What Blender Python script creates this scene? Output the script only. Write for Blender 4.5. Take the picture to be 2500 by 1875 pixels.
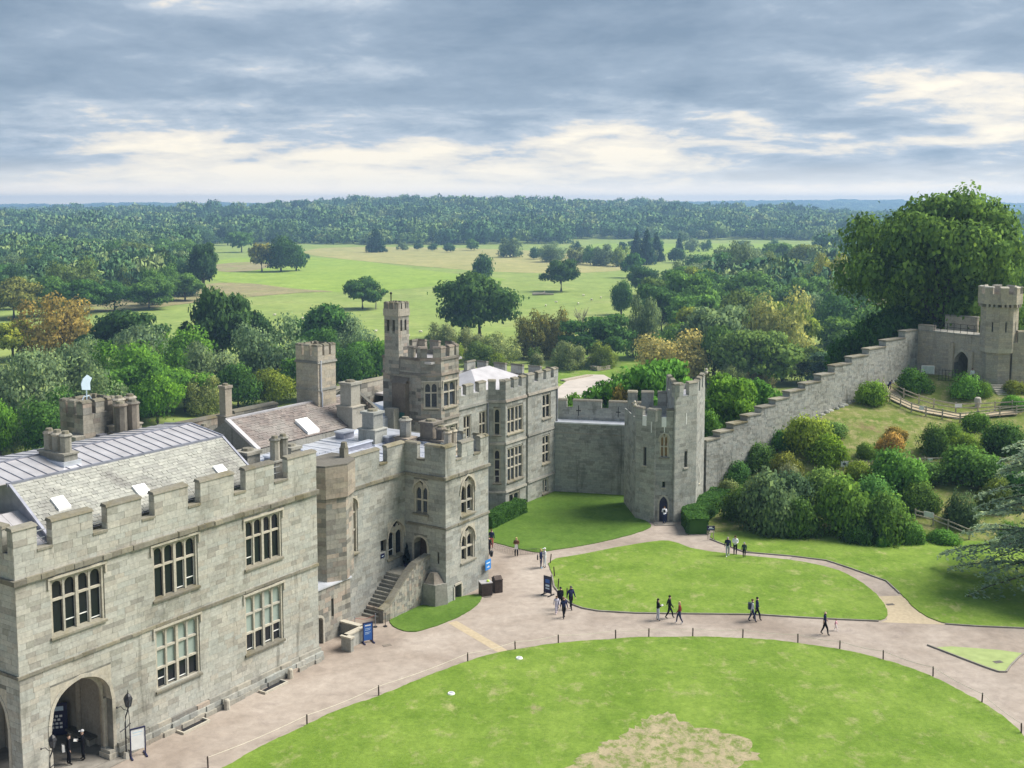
import bpy, math, random
import numpy as np
from mathutils import Matrix, Vector
random.seed(11)
rng = np.random.default_rng(11)
for o in list(bpy.data.objects):
    bpy.data.objects.remove(o, do_unlink=True)
scn = bpy.context.scene
COL = scn.collection
R = math.radians

# ------------------------------------------------------------------ camera
CAM = Vector((0.0, 0.0, 30.0))
cd = bpy.data.cameras.new('camera')
cam = bpy.data.objects.new('camera', cd)
COL.objects.link(cam)
cam.location = CAM
cam.rotation_euler = (R(90 - 5.8126), 0, 0)
cd.sensor_width = 36
cd.lens = 40.03
cd.shift_y = -0.0618
cd.clip_start = 0.5
cd.clip_end = 40000
scn.camera = cam

# ------------------------------------------------------------------ sky and sun
SUN_AZ = 80.0      # degrees from the view direction (+Y) towards +X
SUN_EL = 51.0
CLOUD_OFF = (12.5, 3.3, 0.0)
sd = Vector((math.sin(R(SUN_AZ)) * math.cos(R(SUN_EL)), math.cos(R(SUN_AZ)) * math.cos(R(SUN_EL)), math.sin(R(SUN_EL))))
sl = bpy.data.lights.new('sun', 'SUN')
sl.energy = 3.9
sl.angle = R(32)
sl.color = (1.0, 0.945, 0.86)
sun = bpy.data.objects.new('sun', sl)
COL.objects.link(sun)
sun.rotation_euler = sd.to_track_quat('Z', 'Y').to_euler()
sun.location = (60, 40, 120)

class NT:
    """tiny node-tree helper"""
    def __init__(s, nt):
        s.nt = nt; s.x = 0
    def n(s, t, **kw):
        nd = s.nt.nodes.new(t); s.x += 40; nd.location = (s.x, 0)
        for k, v in kw.items():
            if k.startswith('i_'):
                key = k[2:]; key = int(key) if key.isdigit() else key.replace('_', ' ')
                nd.inputs[key].default_value = v
            else:
                setattr(nd, k, v)
        return nd
    def l(s, a, b):
        s.nt.links.new(a, b)
    def math(s, op, a, b=None, c=None, clamp=False):
        nd = s.n('ShaderNodeMath', operation=op, use_clamp=clamp)
        for i, v in enumerate((a, b, c)):
            if v is None: continue
            if isinstance(v, (int, float)): nd.inputs[i].default_value = v
            else: s.l(v, nd.inputs[i])
        return nd.outputs[0]
    def noise(s, vec, scale, detail=4, rough=.55, dist=0.0):
        nd = s.n('ShaderNodeTexNoise'); nd.inputs['Scale'].default_value = scale
        nd.inputs['Detail'].default_value = detail; nd.inputs['Roughness'].default_value = rough
        nd.inputs['Distortion'].default_value = dist
        if vec is not None: s.l(vec, nd.inputs['Vector'])
        return nd.outputs['Fac']
    def ramp(s, fac, stops, interp='LINEAR'):
        nd = s.n('ShaderNodeValToRGB'); cr = nd.color_ramp; cr.interpolation = interp
        while len(cr.elements) < len(stops): cr.elements.new(0.5)
        for e, (p, c) in zip(cr.elements, stops):
            e.position = p; e.color = (c[0], c[1], c[2], 1)
        s.l(fac, nd.inputs[0]); return nd.outputs[0]
    def mix(s, fac, a, b, blend='MIX'):
        nd = s.n('ShaderNodeMix', data_type='RGBA', blend_type=blend)
        for sock, v in ((nd.inputs[0], fac), (nd.inputs[6], a), (nd.inputs[7], b)):
            if isinstance(v, (int, float)): sock.default_value = v
            elif isinstance(v, tuple): sock.default_value = (v[0], v[1], v[2], 1)
            else: s.l(v, sock)
        return nd.outputs[2]
    def maprange(s, v, a, b, c=0.0, d=1.0, smooth=True):
        nd = s.n('ShaderNodeMapRange'); nd.interpolation_type = 'SMOOTHSTEP' if smooth else 'LINEAR'
        s.l(v, nd.inputs[0])
        for i, q in enumerate((a, b, c, d)): nd.inputs[i + 1].default_value = q
        return nd.outputs[0]

world = bpy.data.worlds.new('World'); scn.world = world
world.use_nodes = True
wt = world.node_tree; wt.nodes.clear(); W_ = NT(wt)
wo = W_.n('ShaderNodeOutputWorld'); bg = W_.n('ShaderNodeBackground'); W_.l(bg.outputs[0], wo.inputs[0])
sky = W_.n('ShaderNodeTexSky'); sky.sky_type = 'NISHITA'; sky.sun_disc = False
sky.sun_elevation = R(SUN_EL); sky.sun_rotation = R(SUN_AZ)
sky.air_density = 1.0; sky.dust_density = 2.0
tc = W_.n('ShaderNodeTexCoord')
sx = W_.n('ShaderNodeSeparateXYZ'); W_.l(tc.outputs['Generated'], sx.inputs[0])
zz = W_.math('MAXIMUM', sx.outputs[2], 0.0)
den = W_.math('ADD', zz, 0.16)
cx_ = W_.math('DIVIDE', sx.outputs[0], den); cy_ = W_.math('DIVIDE', sx.outputs[1], den)
cv = W_.n('ShaderNodeCombineXYZ'); W_.l(cx_, cv.inputs[0]); W_.l(cy_, cv.inputs[1])
va = W_.n('ShaderNodeVectorMath', operation='ADD'); W_.l(cv.outputs[0], va.inputs[0]); va.inputs[1].default_value = CLOUD_OFF
n1 = W_.noise(va.outputs[0], 0.75, 9, .58, .2)     # banks of cloud
n2 = W_.noise(va.outputs[0], 3.0, 9, .64, .25)      # billows in them
n3 = W_.noise(va.outputs[0], 0.32, 3, .5)
cov = W_.math('ADD', W_.math('MULTIPLY', n1, .60), W_.math('MULTIPLY', n2, .34))
cov = W_.math('ADD', cov, W_.math('MULTIPLY', n3, .24))
elev = W_.maprange(zz, 0.015, 0.16, -0.075, 0.055)      # closed overhead, open towards the horizon
cov = W_.math('ADD', cov, elev)
shade = W_.ramp(cov, [(0.43, (1.25, 1.12, .90)), (0.495, (.95, .89, .80)), (0.53, (.58, .65, .74)), (0.60, (.37, .46, .575)), (0.72, (.235, .32, .43))])
hor = W_.maprange(zz, 0.0, 0.045, 1.0, 0.0)
haze_c = W_.mix(W_.math('MULTIPLY', hor, .75), shade, (1.75, 1.50, 1.16))
hor2 = W_.maprange(zz, 0.0, 0.022, 1.0, 0.0)
haze_c = W_.mix(W_.math('MULTIPLY', hor2, .7), haze_c, (3.1, 2.4, 1.7))
nis = W_.n('ShaderNodeVectorMath', operation='SCALE'); W_.l(sky.outputs[0], nis.inputs[0]); nis.inputs['Scale'].default_value = 0.10
skym = W_.mix(0.92, nis.outputs[0], haze_c)
W_.l(skym, bg.inputs[0]); bg.inputs[1].default_value = 0.60

vsn = scn.view_settings
vsn.view_transform = 'Standard'; vsn.look = 'None'; vsn.gamma = 1; vsn.exposure = 0.80
vsn.use_curve_mapping = False
scn.cycles.max_bounces = 6
scn.cycles.volume_bounces = 0
scn.cycles.transparent_max_bounces = 4

# ------------------------------------------------------------------ materials
MATS = {}
def newmat(name):
    m = bpy.data.materials.new(name); m.use_nodes = True
    nt = m.node_tree; nt.nodes.clear(); h = NT(nt)
    out = h.n('ShaderNodeOutputMaterial'); p = h.n('ShaderNodeBsdfPrincipled')
    h.l(p.outputs[0], out.inputs[0]); MATS[name] = m
    return m, h, p
def plain(name, c, rough=.7, metal=0.0, var=.12, scale=3.0, spec=.3):
    m, h, p = newmat(name)
    g = h.n('ShaderNodeNewGeometry')
    f = h.noise(g.outputs['Position'], scale, 5)
    a = tuple(x * (1 - var) for x in c); b = tuple(min(1, x * (1 + var)) for x in c)
    h.l(h.ramp(f, [(.3, a), (.7, b)]), p.inputs['Base Color'])
    p.inputs['Roughness'].default_value = rough; p.inputs['Metallic'].default_value = metal
    p.inputs['Specular IOR Level'].default_value = spec
    return m
def stone(name, tones, dirt=(.16, .14, .10), dirt_amt=.45, bump=.25, stain=.5):
    """every block its own tone (object / island random), weathering by world position"""
    m, h, p = newmat(name)
    g = h.n('ShaderNodeNewGeometry'); oi = h.n('ShaderNodeObjectInfo')
    r = h.math('FRACT', h.math('ADD', oi.outputs['Random'], g.outputs['Random Per Island']))
    k = len(tones)
    c = h.ramp(r, [((i + .0) / max(1, k - 1), t) for i, t in enumerate(tones)])
    pos = g.outputs['Position']
    big = h.noise(pos, .35, 6, .62, .6)
    fine = h.noise(pos, 6.0, 6, .65)
    st = h.n('ShaderNodeVectorMath', operation='MULTIPLY'); h.l(pos, st.inputs[0]); st.inputs[1].default_value = (1.3, 1.3, .18)
    strk = h.noise(st.outputs[0], 1.0, 6, .6, .4)
    c = h.mix(h.math('MULTIPLY', h.maprange(big, .46, .72), dirt_amt), c, dirt)
    c = h.mix(h.math('MULTIPLY', h.maprange(strk, .55, .75), stain), c, tuple(x * .8 for x in dirt))
    c = h.mix(1.0, c, h.ramp(fine, [(.25, (.72, .72, .72)), (.75, (1.16, 1.16, 1.14))]), 'MULTIPLY')
    h.l(c, p.inputs['Base Color']); p.inputs['Roughness'].default_value = .92
    p.inputs['Specular IOR Level'].default_value = .12
    b = h.n('ShaderNodeBump'); b.inputs['Strength'].default_value = bump; b.inputs['Distance'].default_value = .05
    h.l(h.noise(pos, 9.0, 6, .7), b.inputs['Height']); h.l(b.outputs[0], p.inputs['Normal'])
    return m
M_ASH = stone('sandstone_ashlar', [(.31, .305, .265), (.44, .435, .385), (.47, .465, .42), (.40, .41, .375), (.49, .47, .41), (.44, .43, .385), (.38, .38, .345), (.45, .42, .36), (.30, .29, .26)], dirt=(.16, .155, .13), dirt_amt=.42, stain=.68)
M_OLD = stone('weathered_sandstone', [(.14, .135, .12), (.34, .33, .29), (.40, .37, .31), (.25, .25, .23), (.37, .35, .30), (.41, .34, .28), (.20, .195, .18), (.35, .34, .30)], dirt=(.10, .095, .075), dirt_amt=.6, stain=.6)
M_BUFF = stone('buff_sandstone', [(.46, .41, .32), (.40, .37, .31), (.50, .43, .33), (.36, .33, .28), (.44, .40, .34)], dirt_amt=.4, stain=.45)
M_GREY = stone('grey_sandstone', [(.28, .275, .245), (.39, .39, .355), (.43, .43, .39), (.33, .345, .325), (.41, .40, .36), (.36, .37, .345), (.27, .27, .25)], dirt=(.14, .14, .118), dirt_amt=.5, stain=.7)
M_PALE = stone('dressed_stone', [(.46, .43, .36), (.50, .46, .38), (.42, .40, .35)], dirt_amt=.3, stain=.35)
M_MORT = plain('mortar', (.20, .195, .17), .95, var=.3, scale=2.0, spec=.05)
M_COPE = stone('lichened_coping', [(.20, .185, .15), (.27, .255, .21), (.16, .15, .125), (.31, .285, .22)], dirt=(.15, .125, .05), dirt_amt=.6, stain=.4)
M_DSTONE = stone('soot_stone', [(.16, .15, .13), (.22, .20, .17), (.26, .22, .18), (.12, .11, .10)], dirt=(.06, .055, .05), dirt_amt=.6)
M_RED = stone('red_sandstone', [(.34, .28, .23), (.40, .34, .28), (.28, .25, .21), (.42, .37, .30)], dirt_amt=.4)
M_TILE = stone('stone_roof_tile', [(.39, .39, .35), (.34, .345, .31), (.43, .43, .385), (.30, .30, .275), (.37, .37, .33)], dirt=(.15, .14, .135), dirt_amt=.6, bump=.15, stain=.15)
M_TILE2 = stone('brown_roof_tile', [(.20, .17, .16), (.25, .21, .19), (.17, .15, .14), (.28, .24, .22)], dirt=(.36, .35, .32), dirt_amt=.45, bump=.15, stain=.35)
M_LEAD = plain('lead_sheet', (.50, .48, .485), .42, metal=.35, var=.14, scale=.9, spec=.5)
M_LEAD2 = plain('bright_lead', (.60, .63, .70), .38, metal=.45, var=.14, scale=1.2, spec=.5)
M_LEADD = plain('lead_flashing', (.25, .26, .31), .5, metal=.3, var=.2, scale=2, spec=.5)
M_GLASS, _h, _p = newmat('window_glass')
_p.inputs['Base Color'].default_value = (.012, .015, .02, 1); _p.inputs['Roughness'].default_value = .12
_p.inputs['Specular IOR Level'].default_value = .35
M_BLIND = plain('window_blind', (.30, .36, .33), .35, var=.05, scale=.6, spec=.5)
M_LEADED = plain('leaded_glass', (.05, .06, .075), .2, var=.5, scale=14, spec=.6)
M_AMBER = plain('amber_glass', (.22, .13, .06), .3, var=.4, scale=3, spec=.5)
M_BLACK = plain('black_iron', (.018, .018, .022), .45, var=.2, spec=.4)
M_NAVY = plain('navy_paint', (.02, .022, .07), .4, var=.1, spec=.4)
M_BLUE = plain('blue_panel', (.03, .12, .40), .4, var=.1, spec=.4)
M_SKYB = plain('bright_blue_panel', (.03, .22, .62), .4, var=.05, spec=.4)
M_WHITE = plain('white_paint', (.78, .78, .76), .5, var=.06)
M_PALEB = plain('pale_blue_print', (.55, .68, .78), .5, var=.06)
M_WOOD = plain('weathered_timber', (.42, .37, .29), .85, var=.25, scale=2.5, spec=.1)
M_DWOOD = plain('dark_timber', (.07, .05, .04), .7, var=.3, scale=6)
M_ROPE = plain('pale_rope', (.66, .60, .48), .9, var=.1)
M_TAR, _h, _p = newmat('courtyard_tarmac')
_g = _h.n('ShaderNodeNewGeometry'); _pos = _g.outputs['Position']
_c = _h.ramp(_h.noise(_pos, .09, 5, .6, .8), [(.35, (.27, .222, .182)), (.5, (.335, .283, .238)), (.68, (.41, .355, .305))])
_c = _h.mix(1.0, _c, _h.ramp(_h.noise(_pos, 1.3, 7, .7, .4), [(.3, (.80, .80, .80)), (.7, (1.14, 1.14, 1.14))]), 'MULTIPLY')
_c = _h.mix(_h.math('MULTIPLY', _h.maprange(_h.noise(_pos, .45, 9, .74, .4), .54, .70), .45), _c, (.20, .165, .15))
_c = _h.mix(1.0, _c, _h.ramp(_h.noise(_pos, 60, 3, .7), [(.3, (.85, .85, .85)), (.7, (1.12, 1.12, 1.12))]), 'MULTIPLY')
_h.l(_c, _p.inputs['Base Color']); _p.inputs['Roughness'].default_value = .95; _p.inputs['Specular IOR Level'].default_value = .1
M_YEL = plain('buff_gravel', (.43, .355, .245), .95, var=.12, scale=4, spec=.05)
M_KERB = plain('stone_kerb', (.25, .23, .20), .9, var=.25, scale=1.5, spec=.1)
def grass(name, ca, cb, dry, dry_at=.60, dry_amt=.8, scale=1.0, bare=(.30, .22, .15), bare_at=.70):
    m, h, p = newmat(name)
    g = h.n('ShaderNodeNewGeometry'); pos = g.outputs['Position']
    c = h.ramp(h.noise(pos, .22 * scale, 6, .6, .1), [(.32, ca), (.66, cb)])
    st = h.n('ShaderNodeVectorMath', operation='MULTIPLY'); h.l(pos, st.inputs[0]); st.inputs[1].default_value = (1, .75, 1)
    d = h.noise(st.outputs[0], .62 * scale, 10, .76, .15)
    c = h.mix(h.math('MULTIPLY', h.maprange(d, dry_at - .04, dry_at + .14), dry_amt), c, dry)
    d2 = h.noise(st.outputs[0], .16 * scale, 10, .76, .15)
    c = h.mix(h.math('MULTIPLY', h.maprange(d2, bare_at - .06, bare_at + .05), .8), c, bare)
    c = h.mix(1.0, c, h.ramp(h.noise(st.outputs[0], 1.4 * scale, 8, .8, .1), [(.3, (.74, .78, .74)), (.7, (1.24, 1.2, 1.16))]), 'MULTIPLY')
    c = h.mix(1.0, c, h.ramp(h.noise(pos, 5.0 * scale, 6, .75), [(.25, (.70, .72, .65)), (.75, (1.22, 1.2, 1.15))]), 'MULTIPLY')
    h.l(c, p.inputs['Base Color']); p.inputs['Roughness'].default_value = .95; p.inputs['Specular IOR Level'].default_value = .05
    b = h.n('ShaderNodeBump'); b.inputs['Strength'].default_value = .5; b.inputs['Distance'].default_value = .06
    h.l(h.noise(pos, 14.0 * scale, 4, .8), b.inputs['Height']); h.l(b.outputs[0], p.inputs['Normal'])
    return m
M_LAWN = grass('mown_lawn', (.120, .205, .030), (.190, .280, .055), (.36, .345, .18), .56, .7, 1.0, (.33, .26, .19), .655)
M_LAWN2 = grass('dark_green_lawn', (.075, .145, .025), (.115, .195, .04), (.25, .24, .12), .68, .5)  # evenly darker green, the longer grass of the gate tower lawn
M_SOWN = plain('sown_grass', (.30, .36, .15), .95, var=.12, scale=1.5, spec=.05)
M_BARE = grass('worn_turf', (.34, .29, .20), (.40, .34, .24), (.15, .21, .05), .47, .95, 2.6, (.29, .23, .17), .66)
M_MOUND = grass('rough_mound_grass', (.11, .17, .03), (.20, .22, .075), (.33, .29, .16), .50, .85, 1.6, (.22, .16, .10), .64)
M_MEAD = grass('meadow', (.215, .295, .085), (.265, .325, .105), (.30, .33, .13), .52, .6, .05, (.29, .32, .10), .66)
# ------------------------------------------------------------------ object helpers
def link(o, parent=None):
    COL.objects.link(o)
    if parent is not None: o.parent = parent
    return o
def tag(o, label=None, cat=None, group=None, kind=None):
    if label: o['label'] = label
    if cat: o['category'] = cat
    if group: o['group'] = group
    if kind: o['kind'] = kind
    return o
def thing(name, label, cat, loc=(0, 0, 0), rotz=0.0, group=None):
    o = bpy.data.objects.new(name, None); link(o)
    o.location = loc; o.rotation_euler = (0, 0, rotz); o.empty_display_size = .3
    return tag(o, label, cat, group)
class MB:
    def __init__(s): s.v = []; s.f = []; s.m = []
    def add(s, vs, fs, mi=0):
        b = len(s.v); s.v += [tuple(q) for q in vs]; s.f += [tuple(b + i for i in f) for f in fs]; s.m += [mi] * len(fs)
    def box(s, x0, x1, y0, y1, z0, z1, mi=0):
        s.add([(x0, y0, z0), (x1, y0, z0), (x1, y1, z0), (x0, y1, z0), (x0, y0, z1), (x1, y0, z1), (x1, y1, z1), (x0, y1, z1)],
              [(0, 3, 2, 1), (4, 5, 6, 7), (0, 1, 5, 4), (1, 2, 6, 5), (2, 3, 7, 6), (3, 0, 4, 7)], mi); return s
    def prism(s, poly, z0, z1, mi=0, scale_top=1.0, top=True):
        n = len(poly); cx = sum(p[0] for p in poly) / n; cy = sum(p[1] for p in poly) / n
        vs = [(p[0], p[1], z0) for p in poly] + [(cx + (p[0] - cx) * scale_top, cy + (p[1] - cy) * scale_top, z1) for p in poly]
        fs = [(i, (i + 1) % n, n + (i + 1) % n, n + i) for i in range(n)] + [tuple(range(n - 1, -1, -1))]
        if top: fs.append(tuple(range(n, 2 * n)))
        s.add(vs, fs, mi); return s
    def cyl(s, c, r, z0, z1, n=10, r1=None, mi=0):
        r1 = r if r1 is None else r1
        vs = [(c[0] + r * math.cos(2 * math.pi * i / n), c[1] + r * math.sin(2 * math.pi * i / n), z0) for i in range(n)]
        vs += [(c[0] + r1 * math.cos(2 * math.pi * i / n), c[1] + r1 * math.sin(2 * math.pi * i / n), z1) for i in range(n)]
        s.add(vs, [(i, (i + 1) % n, n + (i + 1) % n, n + i) for i in range(n)] + [tuple(range(n - 1, -1, -1)), tuple(range(n, 2 * n))], mi); return s
    def tube(s, pts, rad, n=6, mi=0):
        pts = [Vector(p) for p in pts]; rad = rad if isinstance(rad, (list, tuple)) else [rad] * len(pts)
        rings = []
        for i, p in enumerate(pts):
            d = (pts[min(i + 1, len(pts) - 1)] - pts[max(i - 1, 0)]).normalized()
            a = d.cross(Vector((0, 0, 1)));
            if a.length < .05: a = d.cross(Vector((1, 0, 0)))
            a.normalize(); b = d.cross(a)
            rings.append([p + (a * math.cos(2 * math.pi * k / n) + b * math.sin(2 * math.pi * k / n)) * rad[i] for k in range(n)])
        vs = [q for r in rings for q in r]; fs = []
        for i in range(len(pts) - 1):
            for k in range(n):
                k2 = (k + 1) % n; fs.append((i * n + k, i * n + k2, (i + 1) * n + k2, (i + 1) * n + k))
        fs += [tuple(range(n - 1, -1, -1)), tuple((len(pts) - 1) * n + k for k in range(n))]
        s.add(vs, fs, mi); return s
    def bar(s, a, b, w, h=None, mi=0):
        a = Vector(a); b = Vector(b); d = (b - a).normalized(); h = w if h is None else h
        x = d.cross(Vector((0, 0, 1)));
        if x.length < .05: x = Vector((1, 0, 0))
        x.normalize(); y = x.cross(d); x *= w / 2; y *= h / 2
        s.add([a - x - y, a + x - y, a + x + y, a - x + y, b - x - y, b + x - y, b + x + y, b - x + y],
              [(0, 1, 2, 3), (7, 6, 5, 4), (0, 4, 5, 1), (1, 5, 6, 2), (2, 6, 7, 3), (3, 7, 4, 0)], mi); return s
    def ball(s, c, rx, ry=None, rz=None, nu=10, nv=6, mi=0):
        ry = rx if ry is None else ry; rz = rx if rz is None else rz
        vs = [(c[0], c[1], c[2] - rz)]
        for j in range(1, nv):
            th = math.pi * j / nv
            for i in range(nu):
                ph = 2 * math.pi * i / nu
                vs.append((c[0] + rx * math.sin(th) * math.cos(ph), c[1] + ry * math.sin(th) * math.sin(ph), c[2] - rz * math.cos(th)))
        vs.append((c[0], c[1], c[2] + rz)); fs = []
        for i in range(nu): fs.append((0, 1 + (i + 1) % nu, 1 + i))
        for j in range(nv - 2):
            for i in range(nu):
                a = 1 + j * nu + i; b = 1 + j * nu + (i + 1) % nu; fs.append((a, b, b + nu, a + nu))
        t = len(vs) - 1; o = 1 + (nv - 2) * nu
        for i in range(nu): fs.append((o + i, o + (i + 1) % nu, t))
        s.add(vs, fs, mi); return s
    def mesh(s, name):
        me = bpy.data.meshes.new(name); me.from_pydata(s.v, [], s.f)
        if any(s.m): me.polygons.foreach_set('material_index', s.m)
        me.polygons.foreach_set('use_smooth', [False] * len(me.polygons)); me.update(); return me
    def build(s, name, mat, parent=None, loc=None, smooth=False):
        me = s.mesh(name)
        for m_ in (mat if isinstance(mat, (list, tuple)) else [mat]): me.materials.append(m_)
        me.polygons.foreach_set('use_smooth', [bool(smooth)] * len(me.polygons))
        o = bpy.data.objects.new(name, me); link(o, parent)
        if loc is not None: o.location = loc
        elif parent is not None and parent.name in OFF: o.location = OFF[parent.name]
        return o
OFF = {}
# the castle frame: s runs along the courtyard front, t away from the courtyard
CO = Vector((-12.85, 72.86, 0.0)); CROT = R(57)
MC = Matrix.Translation(CO) @ Matrix.Rotation(CROT, 4, 'Z')
def cw(s, t, z=0.0): return MC @ Vector((s, t, z))
def castle(name, label, cat, s0, t0, group=None):
    o = thing(name, label, cat, cw(s0, t0), CROT, group); OFF[o.name] = Vector((-s0, -t0, 0)); return o
_ucube = {}
def ucube(mat):
    if mat.name not in _ucube:
        me = MB().box(-.5, .5, -.5, .5, -.5, .5).mesh('block'); me.materials.append(mat); _ucube[mat.name] = me
    return _ucube[mat.name]
UV_ = np.array([(-.5, -.5, -.5), (.5, -.5, -.5), (.5, .5, -.5), (-.5, .5, -.5), (-.5, -.5, .5), (.5, -.5, .5), (.5, .5, .5), (-.5, .5, .5)])
UF_ = np.array([(0, 3, 2, 1), (4, 5, 6, 7), (0, 1, 5, 4), (1, 2, 6, 5), (2, 3, 7, 6), (3, 0, 4, 7)])
def pieces(root, name, mats4, mat, limit=300, stuff='masonry', weight=None):
    """mats4: (n,4,4) block transforms in the frame of root's meshes. The largest in view are objects, the rest one mesh."""
    if len(mats4) == 0: return
    A4 = np.array(mats4, float); off = OFF.get(root.name, Vector((0, 0, 0)))
    bpy.context.view_layer.update()
    Mw = np.array(root_world(root)) @ np.array(Matrix.Translation(off))
    wp = (Mw @ A4)[:, :3, 3]; d = wp - np.array(CAM)
    sz = np.sort(np.linalg.norm(A4[:, :3, :3], axis=1), axis=1)
    app = sz[:, 2] * sz[:, 1] / (d ** 2).sum(1)
    if weight is not None: app = app * np.array(weight)
    inview = (np.abs(d[:, 0] / d[:, 1]) < .46) & (d[:, 2] / d[:, 1] > -.52)
    app = np.where(inview, app, app * .01)
    order = np.argsort(-app)
    me = ucube(mat); T = Matrix.Translation(off)
    for i in order[:limit]:
        o = bpy.data.objects.new(name, me); link(o, root); o.matrix_local = T @ Matrix(A4[i].tolist())
    rest = order[limit:]
    if len(rest):
        V = np.einsum('nij,kj->nki', A4[rest][:, :3, :3], UV_) + A4[rest][:, None, :3, 3]
        F = UF_[None] + (np.arange(len(rest)) * 8)[:, None, None]
        quadmesh(stuff, V.reshape(-1, 3), F.reshape(-1, 4), mat, root, loc=off, kind='stuff')
def root_world(o):
    m = Matrix.Translation(o.location) @ o.rotation_euler.to_matrix().to_4x4()
    return root_world(o.parent) @ m if o.parent else m
def quadmesh(name, V, F, mat, parent=None, loc=None, kind=None, smooth=False, make_obj=True):
    me = bpy.data.meshes.new(name); n = len(F)
    me.vertices.add(len(V)); me.vertices.foreach_set('co', np.asarray(V, np.float32).ravel())
    me.loops.add(n * 4); me.loops.foreach_set('vertex_index', np.asarray(F, np.int32).ravel())
    me.polygons.add(n); me.polygons.foreach_set('loop_start', np.arange(0, n * 4, 4, dtype=np.int32))
    me.polygons.foreach_set('loop_total', np.full(n, 4, np.int32))
    me.polygons.foreach_set('use_smooth', np.full(n, bool(smooth)))
    me.update(calc_edges=True); me.materials.append(mat)
    if not make_obj: return me
    o = bpy.data.objects.new(name, me); link(o, parent)
    if loc is not None: o.location = loc
    if kind: o['kind'] = kind
    return o
def flat(name, poly, z, mat, thick=0.0, kind='structure', smooth_iter=0, rag=0.0):
    """a level sheet (or slab) with a curved outline"""
    pts = [Vector((p[0], p[1], 0)) for p in poly]
    for _ in range(smooth_iter):
        q = []
        for i in range(len(pts)):
            a = pts[i]; b = pts[(i + 1) % len(pts)]
            q += [a * .75 + b * .25, a * .25 + b * .75]
        pts = q
    if rag:
        q = []
        for i in range(len(pts)):
            a = pts[i]; b = pts[(i + 1) % len(pts)]; n = max(1, int((b - a).length / .22))
            q += [a.lerp(b, k / n) for k in range(n)]
        ph = [random.uniform(0, 6.28) for _ in range(6)]; c = sum(q, Vector()) / len(q); pts = []
        for v in q:
            w = sum(math.sin((v.x * math.cos(k * 1.1) + v.y * math.sin(k * 1.1)) * (1.3 + 1.9 * k) + ph[k]) / (1 + .6 * k) for k in range(6)) * .5 + random.uniform(-.4, .4)
            pts.append(v + (v - c).normalized() * w * rag)
    import bmesh
    bm = bmesh.new(); vs = [bm.verts.new((p.x, p.y, z)) for p in pts]
    f = bm.faces.new(vs); f.normal_update()
    if f.normal.z < 0: f.normal_flip()
    if thick:
        r = bmesh.ops.extrude_edge_only(bm, edges=list(bm.edges))
        for v in r['geom']:
            if isinstance(v, bmesh.types.BMVert): v.co.z -= thick
    bmesh.ops.triangulate(bm, faces=[f])
    me = bpy.data.meshes.new(name); bm.to_mesh(me); bm.free(); me.materials.append(mat)
    o = bpy.data.objects.new(name, me); link(o)
    if kind: o['kind'] = kind
    return o

# ------------------------------------------------------------------ terrain
CTRL = np.array([(24, 103, 0), (32, 100.5, 0), (42, 99, 0), (55, 98, 0), (75, 97, 0), (95, 97, 0), (24, 95, -2), (40, 90, -2.5), (60, 88, -2.5), (90, 88, -2.5),
    (16, 108, -1), (17, 116, -1.5), (24, 108, .8), (35, 108, 2), (50, 108, 2.4), (70, 108, 2.4), (35, 118, 4.5), (50, 118, 5), (70, 118, 5), (43, 128, 6.9), (52, 128, 7.4), (70, 128, 7),
    (22, 114.6, .6), (28, 120, 3.6), (34, 125.5, 6.3), (40, 131, 7.4), (46, 137, 8.6), (51, 140, 9.0), (56, 133, 9.3), (62, 128, 8.4),
    (17, 125, -4), (24, 133, -1), (31, 140, 1.5), (40, 148, 4), (50, 160, 5), (60, 175, 2), (80, 180, 2), (35, 165, -6), (15, 140, -9), (60, 200, -8), (95, 190, -6),
    (54, 146, 9), (62, 143, 9.2), (75, 142, 9.2), (62, 155, 9), (75, 158, 9), (90, 145, 8.5), (95, 130, 7), (95, 115, 4.5)], float)
def _tps(r2): return np.where(r2 > 1e-9, .5 * r2 * np.log(np.maximum(r2, 1e-9)), 0)
_n = len(CTRL); _d2 = ((CTRL[:, None, :2] - CTRL[None, :, :2]) ** 2).sum(-1)
_K = np.zeros((_n + 3, _n + 3)); _K[:_n, :_n] = _tps(_d2) + np.eye(_n) * 8.0
_K[:_n, _n] = 1; _K[:_n, _n + 1:] = CTRL[:, :2]; _K[_n, :_n] = 1; _K[_n + 1:, :_n] = CTRL[:, :2].T
_w = np.linalg.solve(_K, np.concatenate([CTRL[:, 2], [0, 0, 0]]))
def sstep(x): x = np.clip(x, 0, 1); return x * x * (3 - 2 * x)
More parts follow.
